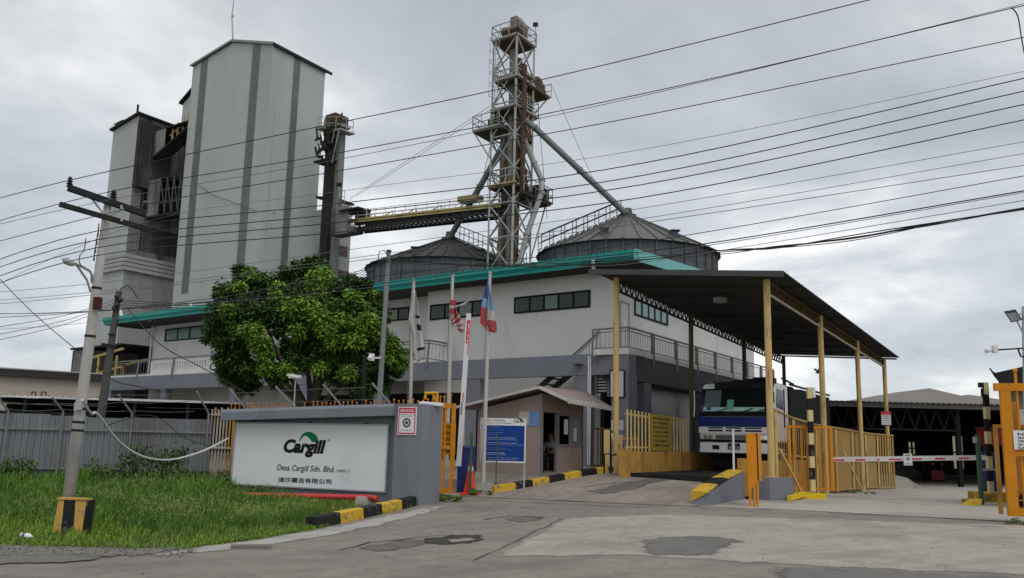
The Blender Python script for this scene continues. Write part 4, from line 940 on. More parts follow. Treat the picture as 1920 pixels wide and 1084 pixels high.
# projecting sooty upper bay
b0 = .0; x1_, zlo = SR.uv(238, 345); 
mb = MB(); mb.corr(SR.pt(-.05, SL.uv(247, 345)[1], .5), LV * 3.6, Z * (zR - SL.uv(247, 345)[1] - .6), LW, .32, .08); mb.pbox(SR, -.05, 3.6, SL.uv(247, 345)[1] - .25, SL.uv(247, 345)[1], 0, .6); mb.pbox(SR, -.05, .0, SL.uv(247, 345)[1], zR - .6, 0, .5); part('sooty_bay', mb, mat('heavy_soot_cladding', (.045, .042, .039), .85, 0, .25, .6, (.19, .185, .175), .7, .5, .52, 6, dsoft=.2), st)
mb = MB()
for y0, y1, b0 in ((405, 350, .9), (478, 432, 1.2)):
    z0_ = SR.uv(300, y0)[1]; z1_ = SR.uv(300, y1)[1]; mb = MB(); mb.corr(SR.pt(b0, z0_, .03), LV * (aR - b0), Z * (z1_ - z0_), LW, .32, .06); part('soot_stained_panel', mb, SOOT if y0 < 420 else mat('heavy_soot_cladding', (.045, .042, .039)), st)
# louvre band
mb = MB(); z0 = SL.uv(232, 507)[1]; z1 = SL.uv(232, 476)[1]
for k in range(4):
    z = z0 + (z1 - z0) * k / 4
    mb.beam(SL.pt(aL - .1, z + .2, .15), SL.pt(.15, z + .2, .15), .3, .32); mb.beam(SR.pt(-.15, z + .2, .15), SR.pt(aR, z + .2, .15), .3, .32)
part('louvre_band', mb, mat('louvre_grey', (.36, .36, .35), .7, 0, .15, 1), st)
# ------------------------------------------------------------------ galleries between the towers
def gallery(name, lab, y_top, y_bot, x0, x1, D0, D1, roof=True, face=True):
    """an enclosed bridge running back to front between two sight points"""
    p0, p1 = at(x0, y_bot[0], D0), at(x1, y_bot[1], D1); h0 = at(x0, y_top[0], D0).z - p0.z; h1 = at(x1, y_top[1], D1).z - p1.z
    t = thing(name, lab, 'gallery', p0); d = (p1 - p0); s = Vector((d.y, -d.x, 0)).normalized() * 1.8
    if s.y > 0: s = -s
    mb = MB(); mb.prism([p0, p1, p1 + Z * .2, p0 + Z * .2], -s); part('floor', mb, SOOT, t)
    mb = MB(); mb.prism([p0 + Z * h0, p1 + Z * h1, p1 + Z * (h1 + .15), p0 + Z * (h0 + .15)], -s); part('roof', mb, DARKST, t)
    return t, p0, p1, h0, h1, s
t, p0, p1, h0, h1, s = gallery('upper_gallery', 'sooty enclosed gallery joining the two towers near the top', (247, 228), (297, 238), 286, 352, 80.7, 80.0)
d = p1 - p0
mb = MB(); mb.prism([p0 + Z * .2, p0 + d * .33 + Z * .2, p0 + d * .33 + Z * (h0 + (h1 - h0) * .33), p0 + Z * h0], -s * .03); mb.prism([p0 + Z * .2, p0 + d * .06 + Z * .2, p0 + d * .06 + Z * h0, p0 + Z * h0], -s); part('side_panel', mb, CLADS, t)
mb = MB(); mb.prism([p0 - s + Z * .2, p1 - s + Z * .2, p1 - s + Z * h1, p0 - s + Z * h0], -s * .03); part('back_panel', mb, SOOT, t)
mb = MB()
for k in (.45, .6, .75, .9): mb.beam(p0 + d * k + Z * .2 - s * .3, p0 + d * k + Z * 1.9 - s * .3, .14)
mb.beam(p0 + d * .36 + Z * 1.3 - s * .3, p1 + Z * 1.2 - s * .3, .1); part('railing', mb, CONVY, t)
t, p0, p1, h0, h1, s = gallery('lower_gallery', 'open sided sooty steel gallery low between the towers', (338, 330), (410, 398), 272, 345, 80.7, 80.0)
d = p1 - p0
mb = MB(); mb.prism([p0 - s * .9, p1 - s * .9, p1 - s * .9 + Z * h1, p0 - s * .9 + Z * h0], -s * .03); part('back_panel', mb, SOOT, t)
mb = MB(); mb.prism([p0 + Z * .2, p0 + d * .3 + Z * .2, p0 + d * .3 + Z * h0, p0 + Z * h0], -s * .05); part('side_panel', mb, CLADS, t)
mb = MB()
for k in range(4):
    a, b_ = .32 + k * .17, .32 + (k + 1) * .17; mb.beam(p0 + d * a + Z * .2, p0 + d * a + Z * h0, .1); mb.beam(p0 + d * a + Z * h0, p0 + d * b_ + Z * .2, .08)
mb.beam(p0 + d * .3 + Z * 1.3, p1 + Z * 1.3, .1); part('truss', mb, mat('grey_truss', (.075, .075, .075), .7), t)
# ------------------------------------------------------------------ elevator tower and annex to the right of the mill tower
A0 = at(598, 440, 75.5)
an = thing('tower_annex', 'narrow annex with ribbed walls and windows behind the mill tower', 'building', Vector((A0.x, A0.y, .5)))
PA = Pl(at(626, 450, 74.0), UB); xa0 = PA.uv(590, 450)[0]; xa1 = 0.0; zt_ = PA.uv(626, 378)[1]
PAx = Pl(at(626, 450, 74.0), LV); lax = PAx.uv(657, 450)[0]
mb = MB(); mb.corr(PA.pt(xa0, .5), UB * (xa1 - xa0), Z * (PA.uv(640, 385)[1] - .5), PA.n, .35, .05); e1_ = PA.pt(xa1, .5); mb.corr(e1_, LV * lax, Z * (zt_ - .5), LW, .35, .05); part('wall', mb, mat('annex_cladding', (.36, .365, .35), .7, 0, .1, .5, (.05, .047, .042), .7, .35, .5, 6), an)
mb = MB(); p = PA.pt(xa0, zt_ + .6, .2); q = PA.pt(xa1 + .1, zt_ + .1, .2); mb.prism([p, q, q + Z * .2, p + Z * .2], LV * (lax + .4)); part('roof', mb, DARKST, an)
for y0, y1 in ((458, 482), (505, 528)):
    b = pbox_px(PAx, 630, y0, 650, y1); mb = MB(); mb.pbox(PAx, *b, .05, .09); w_ = part('window', mb, mat('rusty_shutter', (.10, .075, .065), .8, 0, .2, 2), an)
mb = MB(); P2 = shift(PA, 1.2); b = pbox_px(P2, 622, 392, 652, 425); mb.corr(P2.pt(b[0], b[2]), UB * (b[1] - b[0]), Z * (b[3] - b[2]), P2.n, .35, .05); mb.box(P2.pt(b[0], b[2] - .5, 0), UB * (b[1] - b[0] + .6), -P2.n * 1.2, Z * .5); part('bridge_house', mb, CLADS, an)
mb = MB(); b = pbox_px(P2, 640, 385, 676, 391); mb.box(P2.pt(b[0], b[2], .3), UB * (b[1] - b[0]), -P2.n * 1.5, Z * .12); part('bridge_roof', mb, DARKST, an)
mb = MB(); b = pbox_px(P2, 651, 391, 673, 414); mb.pbox(P2, b[0], b[1], b[2], b[3], -1.2, -.9); part('rusty_end', mb, RUST, an)
mb = MB(); c = PA.px(640, 352, .3)
mb.tube([PA.px(642, 372, .3), c], .04, 5); part('lamp_post', mb, GALV, an)
mb = MB(); mb.cbox(PA.px(641, 348, .3), (.45, .1, .1), (0, .1, 0), (0, -.1, .3)); part('floodlight', mb, DARKST, an)
mb = MB(); z0 = PA.uv(640, 372)[1]
for z in (.55, 1.1): mb.beam(PA.px(628, 362, .2) + Z * (z - .6), PA.px(650, 370, .2) + Z * (z - .6), .05)
for x, y in ((628, 366), (639, 370), (649, 374)): mb.beam(PA.px(x, y, .2) - Z * .3, PA.px(x, y, .2) + Z * .8, .05)
part('railing', mb, GALV, an)
# bucket elevator beside the mill tower
E0 = at(614, 440, 74.0)
el = thing('bucket_elevator', 'sooty bucket elevator with railed head platform beside the mill tower', 'elevator', Vector((E0.x, E0.y, .5)))
for x0, x1, y0 in ((603, 616, 260), (618, 630, 250)):
    P3 = Pl(at((x0 + x1) / 2, 440, 73.6), UB); a0, zt3 = P3.uv(x0 + 6, y0); xb0 = P3.uv(x0 - 4, 520)[0]; mb = MB()
    c0 = P3.uv(x0 - 2, 430)[0]; c1 = P3.uv(x1 - 2, 430)[0]; mb.pbox(P3, c0, c1, .5, zt3, -.6, 0); part('elevator_leg', mb, SOOT if x0 < 610 else CLADS, el)
P3 = Pl(at(615, 440, 73.2), UB)
mb = MB(); b = pbox_px(P3, 608, 217, 634, 246); mb.prism([P3.pt(b[0], b[2]), P3.pt(b[1], b[2] + .1), P3.pt(b[1], b[3] - .3), P3.pt(b[1] - .5, b[3]), P3.pt(b[0] + .2, b[3]), P3.pt(b[0], b[3] - .4)], -P3.n * 1.1); part('elevator_head', mb, RUST, el)
mb = MB(); mb.box(P3.px(601, 246, .5), UB * 2.6, -P3.n * 1.7, Z * .14); part('platform', mb, TOWERST, el)
pl0 = P3.px(634, 248, .5); mb = MB(); mb.box(pl0, UB * .8 + Z * -.02, -P3.n * 1.7, Z * .12); part('side_platform', mb, TOWERST, el)
mb = MB(); p_ = [P3.px(606, 246, .6), P3.px(632, 246, .6), pl0 + UB * .75, pl0 + UB * .75 - P3.n * 1.5]
for z in (.55, 1.1):
    for a, b_ in zip(p_, p_[1:]): mb.beam(a + Z * z, b_ + Z * z, .05)
for a, b_ in zip(p_, p_[1:]):
    for k in range(3): c = a.lerp(b_, k / 2); mb.beam(c, c + Z * 1.1, .05)
part('railing', mb, TOWERST, el)
mb = MB(); mb.beam(pl0 + UB * .7, P3.px(629, 308, .4), .07); mb.beam(pl0 + UB * .1, P3.px(629, 270, .4), .06); part('bracket', mb, TOWERST, el)
mb = MB(); mb.tube([P3.px(645, 246, .4), P3.px(648, 215, .4)], .03, 5); mb.sphere(P3.px(648, 216, .4), .1, 6, 4); part('beacon', mb, DARKST, el)
mb = MB()
r = random.Random(3)
for k in range(26):
    c = P3.px(r.uniform(600, 626), r.uniform(258, 310), r.uniform(.1, .6)); e_ = c + Vector((r.uniform(-.5, .5), r.uniform(-.2, .2), r.uniform(-1.2, 1.2))); mb.beam(c, e_, r.uniform(.05, .22))
part('spouting', mb, SOOT, el)
mb = MB(); mb.box(P3.px(596, 308, .5), UB * 1.9, -P3.n * 1.5, Z * .15); part('platform', mb, SOOT, el)
# ------------------------------------------------------------------ bucket elevator mast
MC = at(963, 350, 56.0); ML = Pl(MC, UB); MR = Pl(MC, LV)
aML = ML.uv(918.5, 350)[0]; aMR = MR.uv(996.5, 350)[0]
mc = lambda a, b, z: Vector((MC.x, MC.y, 0)) + UB * (aML * a) + LV * (aMR * b) + Z * z      # a: 0 front .. 1 left, b: 0 front .. 1 right
ztop = MR.uv(972, 66)[1]
ms = thing('elevator_mast', 'tall lattice steel mast with rusty elevator legs and railed platforms', 'tower', mc(.5, .5, .6))
for a, b in ((0, 0), (1, 0), (0, 1), (1, 1)):
    mb = MB(); mb.beam(mc(a, b, .6), mc(a, b, ztop), .16 if (a, b) == (0, 0) else .12); part('leg', mb, TOWERST, ms)
zl = []
z = ztop
while z > 1.5: zl.append(z); z -= 2.32
faces = (((0, 0), (1, 0)), ((0, 0), (0, 1)), ((1, 0), (1, 1)), ((0, 1), (1, 1)))
for f, g in faces:
    mb = MB()
    for z0, z1 in zip(zl, zl[1:]):
        mb.beam(mc(*f, z0), mc(*g, z1), .075); mb.beam(mc(*f, z1), mc(*g, z0), .07); mb.beam(mc(*f, z1), mc(*g, z1), .075)
    part('bracing', mb, TOWERST, ms)
# vertical elevator legs and pipes inside the lattice
for k, (x0, x1, yt, yb, m) in enumerate(((939, 947, 235, 495, LEGM), (953, 961, 95, 495, LEGM), (967, 972, 110, 495, RUST), (978, 981, 120, 360, RUST), (946, 950, 300, 495, RUST))):
    P = Pl(mc(.5, .45, 0) - LV * (.2 + .08 * k), UB); a0 = P.uv(x0 - 3, 340)[0]; a1 = P.uv(x1 - 3, 340)[0]; zt = P.uv(x0, yt)[1]; zb_ = P.uv(x0, yb)[1] if yb < 490 else .6
    mb = MB(); mb.pbox(P, a0, a1, zb_, zt, -.35, 0)
    z = zb_ + 1
    while z < zt: mb.pbox(P, a0 - .04, a1 + .04, z, z + .08, -.39, .04); z += 2.4
    part('elevator_leg', mb, m, ms)
def deck(a0, a1, b0, b1, z, rails, m=TOWERST, rh=1.05, braces=True, under=RUST):
    mb = MB(); p = mc(a0, b0, z); ex = UB * aML * (a1 - a0); ey = LV * aMR * (b1 - b0); mb.box(p, ex, ey, Z * .12); part('platform', mb, m, ms)
    mb = MB(); c = [mc(a0, b0, z), mc(a1, b0, z), mc(a1, b1, z), mc(a0, b1, z)]
    for i in rails:
        p, q = c[i], c[(i + 1) % 4]; n = max(1, round((q - p).length / .8))
        for h in (.55, rh): mb.beam(p + Z * h, q + Z * h, .05)
        for k in range(n + 1): s = p.lerp(q, k / n); mb.beam(s, s + Z * rh, .05)
    if rails: part('railing', mb, TOWERST, ms)
    mb = MB(); mb.box(mc(a0, b0, z - .15) + UB * aML * (a1 - a0) * .02, ex * .96, ey * .96, Z * .14); part('platform_underside', mb, under, ms)
zz = lambda x, y: MR.uv(x, y)[1]
deck(-.05, 1.05, -.05, 1.05, ztop, (0, 1, 2, 3))
deck(.2, .85, .0, 1.0, zl[2] + 1.9, ())
deck(-.1, .9, -.05, 1.95, zl[2] + .15 + 1.5, (1, 2)); 
z4 = ML.uv(925, 212)[1]; deck(-.05, 1.05, -.05, 1.25, zz(990, 212), (2, 3))
z5 = ML.uv(899, 246)[1]; deck(.6, 1.75, -.1, .8, z5, (0, 1, 2))
z6 = ML.uv(925, 350)[1]; deck(-.05, 1.05, -.05, 1.0, z6, (0, 1), CONVY)
z7 = MR.uv(1000, 372)[1]; deck(-.2, .8, .3, 2.0, z7, (1, 2, 3), DARKST)
for (p, q) in ((mc(.1, 1.95, zl[2] + 1.6), mc(0, 1, zl[2] - .4)), (mc(1.75, -.05, z5), mc(1, 0, z5 - 2.2)), (mc(1.75, .75, z5), mc(1, 1, z5 - 2.2)), (mc(.1, 2.0, z7), mc(0, 1, z7 - 4.4))):
    mb = MB(); mb.beam(p, q, .08); part('bracket', mb, TOWERST, ms)
# elevator head on top, drives and hoods lower down
P = Pl(mc(.45, .5, 0), UB); b = pbox_px(P, 957, 33, 976, 78)
mb = MB(); mb.prism([P.pt(b[0], b[2]), P.pt(b[1], b[2]), P.pt(b[1] + .25, b[3] - .9), P.pt(b[0] + .55, b[3]), P.pt(b[0], b[3])], -P.n * .6); part('elevator_head', mb, LEGM, ms)
mb = MB(); mb.tube([P.px(953, 66, .5), P.px(984, 62, .5)], .32, 10); mb.cbox(P.px(978, 62, .3), UB * .7, P.n * .7, Z * .5); part('drive_motor', mb, RUST, ms)
c = mc(.2, 1.3, zl[2] + 2.2); mb = MB(); mb.tube([c - LV * .9, c + LV * .8], .48, 10); mb.sphere(c + Z * .25 + LV * .3, .5, 8, 5); mb.cbox(c - Z * .5, UB * 1.3, LV * 1.3, Z * .4); part('drive_motor', mb, RUST, ms)
c = mc(.25, 1.0, zz(985, 188)); mb = MB(); mb.tube([c - Z * .9, c + Z * .5, c + Z * 1.0], [.2, .55, .3], 10); part('distributor', mb, RUST, ms)
c = mc(.3, .8, zz(985, 240)); mb = MB(); mb.tube([c - Z * .8, c + Z * 1.3], [.75, .5], 10); part('distributor', mb, RUST, ms)
c = mc(1.0, .2, z5 + .5); mb = MB(); mb.cbox(c, UB * .9, LV * .6, Z * .6); mb.tube([c - UB * .3 + Z * .3, c + UB * .4 + Z * .3], .25, 8); part('drive_motor', mb, DARKST, ms)
c = mc(.1, 1.5, z7 + .55); mb = MB(); mb.cbox(c, UB * 1.0, LV * 1.6, Z * .8); part('gearbox', mb, DARKST, ms)
# ladder with cage on the left face
mb = MB()
for a in (.72, .86): mb.beam(mc(a, -.06, z5), mc(a, -.06, ztop), .04)
z = z5
while z < ztop: mb.beam(mc(.72, -.06, z), mc(.86, -.06, z), .03); z += .4
for a in (.66, .92): mb.beam(mc(a, -.3, z5 + 2), mc(a, -.3, ztop), .025)
z = z5 + 2
while z < ztop: mb.tube([mc(.72, -.06, z), mc(.66, -.3, z), mc(.79, -.42, z), mc(.92, -.3, z), mc(.86, -.06, z)], .018, 4); z += .8
part('ladder', mb, TOWERST, ms)
mb = MB(); p = mc(0, 1.05, ztop); mb.beam(p, p + Z * 1.7, .05); part('lamp_post', mb, TOWERST, ms)
mb = MB(); mb.cbox(p + Z * 1.75, (.35, 0, 0), (0, .2, 0), (0, 0, .25)); part('floodlight', mb, DARKST, ms)
def spout(pts, r_, m, lab):
    mb = MB(); P = [at(*p) for p in pts]; mb.tube(P, r_, 10)
    for p, q in zip(P, P[1:]):
        d = (q - p); n = max(1, int(d.length / 3.5))
        for k in range(n + 1): c = p.lerp(q, k / n); mb.tube([c - d.normalized() * .06, c + d.normalized() * .06], r_ * 1.25, 10)
    return single('grain_spout', mb, m, lab, 'pipe', 'grain spouts from the mast')
SPT = mat('spout_steel', (.16, .165, .17), .5, .4, .1, 1, (.15, .12, .1), .5, 1, .55)
spout([(988, 228, 56.6), (1003, 240, 56.5), (1172, 399, 57.0)], .21, SPT, 'long grey spout sloping right from the mast to the larger bin')
spout([(946, 268, 57.5), (900, 350, 59), (843, 446, 62)], .21, SPT, 'grey spout sloping left behind the yellow conveyor to the smaller bin')
spout([(983, 262, 57.2), (1001, 305, 57.2), (1016, 338, 57.2), (1015, 362, 57.0), (988, 440, 56.8), (972, 500, 56.6)], .19, mat('pale_spout', (.33, .33, .32), .5, .3), 'kneed pale spout hanging down the right side of the mast')
spout([(968, 240, 57.0), (974, 300, 57.0), (983, 322, 57.0), (986, 352, 57.0)], .17, RUST, 'short rusty spout bent inside the mast above the conveyor')
# guy wires
for i, (p, q, lab) in enumerate((((919, 199, 57), (656, 372, 73), 'upper thin guy wire from the mast down to the tower annex'), ((919, 206, 57), (668, 368, 73), 'lower thin guy wire from the mast down to the tower annex'), ((1033, 158, 57.5), (1128, 372, 60), 'thin guy wire falling right from the mast motor platform'), ((1010, 215, 57), (1026, 410, 60), 'thin guy wire falling beside the kneed spout'), ((919, 275, 57), (897, 372, 60), 'short thin guy wire from the mast to the conveyor'))):
    mb = MB(); mb.tube([at(*p), at(*q)], .02, 4); single('guy_wire', mb, WIREG, lab, 'wire', 'guy wires of the mast')
# ------------------------------------------------------------------ conveyor bridge
def cpt(t, dy): 
    a = at(653, 424, 72.6); b = at(938, 389, 56.8); p = a.lerp(b, t); return p
a0, b0 = at(653, 430, 72.6), at(938, 397, 56.8); d = b0 - a0; sv = Vector((d.y, -d.x, 0)).normalized(); sv = sv if sv.y < 0 else -sv
h0a, h0b = at(653, 415, 72.6).z - a0.z, at(938, 384, 56.8).z - b0.z
h1a, h1b = at(653, 397, 72.6).z - a0.z, at(938, 362, 56.8).z - b0.z
cv = thing('conveyor_bridge', 'long yellow railed conveyor bridge from the tower annex to the mast', 'conveyor', a0)
def cp(t, k, off=0.0):          # k 0 bottom, 1 deck, 2 rail
    p = a0.lerp(b0, t); h = (0, h0a + (h0b - h0a) * t, h1a + (h1b - h1a) * t)
    return p + Z * (h[int(k)] if k == int(k) else h[1] * k if k < 1 else h[1] + (h[2] - h[1]) * (k - 1)) - sv * off
mb = MB(); mb.beam(cp(0, 1), cp(1, 1), .1, .32); mb.beam(cp(0, 1, 1.6), cp(1, 1, 1.6), .1, .26); part('stringer', mb, CONVY, cv)
mb = MB(); mb.prism([cp(0, 1, .06), cp(1, 1, .06), cp(1, 1, 1.54), cp(0, 1, 1.54)], Z * .05); part('walkway', mb, DARKST, cv)
mb = MB(); mb.beam(cp(0, 0), cp(1, 0), .12, .2); mb.beam(cp(0, 0, 1.6), cp(1, 0, 1.6), .12, .2)
for k in range(33):
    t = k / 33; o_ = 0 if k % 2 == 0 else 1
    mb.beam(cp(t, 0), cp(t, 1), .06); mb.beam(cp(t, 0) if k % 2 else cp(t, 1), cp(t + 1 / 33, 1) if k % 2 else cp(t + 1 / 33, 0), .06); mb.beam(cp(t, 0), cp(t, 0, 1.6), .06); mb.beam(cp(t, 0, 1.6), cp(t + 1 / 33, 0), .05)
part('truss', mb, DARKST, cv)
for off in (0, 1.6):
    mb = MB()
    for k in (1.5, 2): mb.beam(cp(0, k, off), cp(1, k, off), .045)
    for k in range(15): mb.beam(cp(k / 14, 1, off), cp(k / 14, 2, off), .05)
    part('railing', mb, WHITEP, cv)
for k in range(6):
    t = .06 + k * .165; mb = MB(); mb.beam(cp(t, 1, .3), cp(t + .05, 1.85, .8), .05); mb.beam(cp(t + .1, 1, .3), cp(t + .05, 1.85, .8), .05); part('cover_frame', mb, DARKST, cv)
mb = MB(); p = at(882, 374, 59.5); mb.cbox(p, d.normalized() * 2.0, sv * .8, Z * .42); part('cover_box', mb, mat('pale_yellow_box', (.27, .22, .11), .7, 0, .1, 2), cv)
# ------------------------------------------------------------------ grain bins
def grain_bin(px_, D, rad, ze, za, lab, roofm, ncol, stairs):
    c = at(px_, 500, D); c.z = 0; t = thing('grain_bin', lab, 'silo', c + Z * .6)
    mb = MB(); mb.lathe(c, [(rad, .6)] + [(rad + (.03 if k % 2 else 0), .6 + (ze - .6) * k / 44) for k in range(1, 45)], 64); part('wall', mb, BINW, t)
    mb = MB()
    for k in range(36):
        a = 2 * math.pi * k / 36; o = Vector((math.cos(a), math.sin(a), 0)); mb.beam(c + o * (rad + .06) + Z * .6, c + o * (rad + .06) + Z * (ze + .02), .12)
    part('stiffener', mb, BINW, t)
    mb = MB(); n = 36; o_ = 0; r0 = rad + .3; 
    for k in range(n * 2):
        a = math.pi * k / n; dz = .0
        mb.v += [c + Vector((r0 * math.cos(a), r0 * math.sin(a), ze - .08)), c + Vector((.55 * math.cos(a), .55 * math.sin(a), za - .1))]
    m_ = n * 2; mb.f = [(2 * k, 2 * ((k + 1) % m_), 2 * ((k + 1) % m_) + 1, 2 * k + 1) for k in range(m_)]
    part('roof', mb, roofm, t)
    mb = MB()
    for k in range(n):
        a = 2 * math.pi * k / n; o = Vector((math.cos(a), math.sin(a), 0)); mb.beam(c + o * r0 + Z * (ze - .04), c + o * .5 + Z * (za - .06), .07, .09)
    part('roof_rib', mb, roofm, t)
    mb = MB(); mb.lathe(c, [(.62, za - .2), (.62, za + .05), (.35, za + .12), (.3, za + .5)], 16); part('fill_collar', mb, BINW, t)
    # roof ladder with handrails down one side
    o = Vector((math.cos(stairs), math.sin(stairs), 0)); s = Vector((-o.y, o.x, 0)) * .35; p0 = c + o * .6 + Z * (za - .05); p1 = c + o * (r0 + .05) + Z * (ze); mb = MB()
    for sg in (-1, 1):
        for h in (.5, 1.0): mb.beam(p0 + s * sg + Z * h, p1 + s * sg + Z * h, .05)
        for k in range(8): q = p0.lerp(p1, k / 7) + s * sg; mb.beam(q, q + Z * 1.0, .05)
    for k in range(14): q = p0.lerp(p1, k / 13); mb.beam(q - s + Z * .05, q + s + Z * .05, .05)
    part('roof_ladder', mb, DARKST, t)
    for a in (-2.0, -1.05, .1):
        o = Vector((math.cos(a), math.sin(a), 0)); q = c + o * (rad * .82) + Z * (ze + (za - ze) * .2); mb = MB(); mb.cbox(q + Z * .1, (.45, 0, 0), (0, .4, 0), (0, 0, .4)); mb.cbox(q + Z * .32 + o * .1, (.6, 0, 0), (0, .6, 0), (0, 0, .05)); part('roof_vent', mb, BINW, t)
    return t
grain_bin(1176, 57.5, 5.75, 13.75, 16.6, 'larger steel grain bin with grey rust marked conical roof', BINR, 36, math.radians(196))
grain_bin(842, 62.5, 5.7, 13.45, 15.9, 'smaller looking steel grain bin with blackened conical roof left of the mast', BINRD, 36, math.radians(-28))
# ------------------------------------------------------------------ canopy over the weighbridge
SPC = 6.45; zrc = at(1440, 526, 24.0).z; zlc = at(1153, 521, 26.3).z
def rz(w, b):                                                   # canopy roof height
    zf_r = at(1465, 510, L(.6, -.5).y).z; zb_r = at(1685, 671, L(.6, 19.8).y).z; zf_l = at(1121, 507, L(-5.2, -.5).y).z
    u = (w - .6) / -5.8; v = (b + .5) / 20.3
    return zf_r + (zb_r - zf_r) * v + (zf_l - zf_r) * u * (1 - .35 * v)
cn = thing('canopy', 'large dark sheet roofed canopy over the weighbridge on cream posts', 'canopy', L(-2.3, 9, .2))
mb = MB()
for k in range(101):
    for i, (u, d_) in enumerate(((0, 0), (.55, 0), (.65, .035), (.9, .035))):
        if k == 100 and i: break
        b_ = -.5 + (k + u) * .203; mb.v += [L(.6, b_, rz(.6, b_) + d_), L(-5.2, b_, rz(-5.2, b_) + d_)]
mb.f = [(2 * i, 2 * i + 2, 2 * i + 3, 2 * i + 1) for i in range(len(mb.v) // 2 - 1)]
part('roof_sheet', mb, CANR, cn)
mb = MB(); p, q = L(.6, -.52, rz(.6, -.5) - .05), L(-5.2, -.52, rz(-5.2, -.5) - .05); mb.beam(p, q, .03, .16); part('front_flashing', mb, mat('canopy_flashing', (.07, .07, .07), .6), cn)
for k in range(11):
    b_ = -.3 + 2.0 * k; mb = MB(); mb.beam(L(.5, b_, rz(.5, b_) - .07), L(-5.1, b_, rz(-5.1, b_) - .07), .05, .07); part('purlin', mb, CANR, cn)
for w, ztop_, side in ((0, zrc, 'r'), (-4.55, zlc, 'l')):
    for k in range(4):
        b_ = SPC * k + (.05 if side == 'l' else 0); zt_ = rz(w, b_) - .12; p = L(w, b_); zb_ = hz(p.x, p.y, 'low' if side == 'r' else 'high')
        if side == 'r' and k == 0: zb_ = at(1447, 895, 24.0).z
        mb = MB(); mb.tube([L(w, b_, zb_ - .05), L(w, b_, zt_)], .092 if side == 'r' else .085, 14)
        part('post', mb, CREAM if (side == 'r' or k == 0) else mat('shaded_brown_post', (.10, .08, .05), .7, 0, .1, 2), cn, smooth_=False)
        mb = MB(); mb.cbox(L(w, b_, zb_ + .01), LW * .3, LV * .3, Z * .03); part('base_plate', mb, CREAM, cn)
    for k in range(3):
        mb = MB(); mc_ = MB(); n = 16
        for i in range(n):
            b0, b1 = SPC * (k + i / n), SPC * (k + (i + 1) / n); hT = lambda b_: rz(w, b_) - .16; hB = lambda b_: rz(w, b_) - .50
            mb.beam(L(w, b0, hT(b0)), L(w, b1, hT(b1)), .06)
            if side == 'l': mb.beam(L(w, b0, hB(b0)), L(w, b1, hB(b1)), .06)
            else: mc_.beam(L(w, b0, hB(b0)), L(w, b1, hB(b1)), .055)
            bm_ = (b0 + b1) / 2; mb.beam(L(w, b0, hB(b0)), L(w, bm_, hT(bm_)), .035); mb.beam(L(w, bm_, hT(bm_)), L(w, b1, hB(b1)), .035)
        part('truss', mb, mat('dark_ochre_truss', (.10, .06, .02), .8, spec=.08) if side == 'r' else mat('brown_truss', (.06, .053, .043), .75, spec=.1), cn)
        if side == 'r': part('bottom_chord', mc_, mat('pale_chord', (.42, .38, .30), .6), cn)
mb = MB(); mb.tube([L(-2.3, 3, rz(-2.3, 3) - .3), L(-2.3, 3, rz(-2.3, 3) - .16)], .22, 12); part('ceiling_lamp', mb, GALV, cn)
# plinth under the first right-hand post
c = L(0, 0); zt_ = at(1447, 895, 24.0).z - .004; zg = .22
mb = MB(); q = [L(-.6, .35), L(-.6, -.22), L(.05, -.4), L(.42, .0), L(.42, .6)]; mb.prism([Vector((p.x, p.y, zg - .1)) for p in q], Z * (zt_ - zg + .1)); single('concrete_plinth', mb, GREYW, 'grey concrete plinth under the nearest cream canopy post', 'plinth')
# ------------------------------------------------------------------ weighbridge
wbg = thing('weighbridge', 'steel weighbridge deck with rusty orange side beams under the canopy', 'weighbridge', L(-2.3, 9, .6))
mb = MB(); mb.box(L(-3.8, -.6, .55), LW * 3.05, LV * 19, Z * .24); part('deck', mb, mat('shaded_deck_steel', (.022, .021, .02), .8, .1, .15, 2), wbg)  # deck colour darkened to carry the canopy's shade
mb = MB(); mb.box(L(-4.0, -.5, .5), LW * .16, LV * 18.5, Z * .88); part('side_beam', mb, RUSTO, wbg)
mb = MB(); mb.box(L(-.72, -.1, .2), LW * .16, LV * 18.0, Z * 1.0); part('side_beam', mb, RUSTO, wbg)
mb = MB(); mb.box(L(-4.08, -.8, .5), LW * .28, LV * .3, Z * .95); part('end_post', mb, RUSTO, wbg)
mb = MB(); mb.box(L(-.8, -.4, .3), LW * .3, LV * .3, Z * .98); part('end_post', mb, RUSTO, wbg)
mb = MB(); mb.tube([L(-4.25, -.9, .75), L(-4.25, -.9, 1.25), L(-4.1, -.9, 1.3)], .03, 6); mb.tube([L(-4.45, -.95, .75), L(-4.45, -.95, 1.3), L(-4.25, -.9, 1.3)], .03, 6); part('guard_rail', mb, DARKST, wbg)
# notice board and pickets on the left beam
pf = thing('picket_fence', 'short cream picket fence on the left weighbridge beam', 'fence', L(-3.92, .3, 1.38))
for b0, b1 in ((-.55, 1.05), (2.8, 4.2)):
    mb = MB(); n = int((b1 - b0) / .235)
    for k in range(n + 1): b_ = b0 + (b1 - b0) * k / n; mb.beam(L(-3.92, b_, 1.385), L(-3.92, b_, 2.56 - .03 * b_), .04, .04)
    mb.beam(L(-3.97, b0, 1.5), L(-3.97, b1, 1.5), .05); mb.beam(L(-3.97, b0, 2.45), L(-3.97, b1, 2.4), .05); part('panel', mb, CREAM, pf)
PNB = Pl(L(-3.9, 0), LV); NBY = mat('dull_yellow_board', (.34, .23, .035), .6, 0, .08, 2)
nbd = thing('safety_board', 'dull yellow board with lines of capital lettering beside the weighbridge', 'sign', L(-3.9, 1.9, 1.4))
mb = MB(); mb.pbox(PNB, 1.12, 2.72, 1.42, 2.5, -.04, .02); part('panel', mb, NBY, nbd)
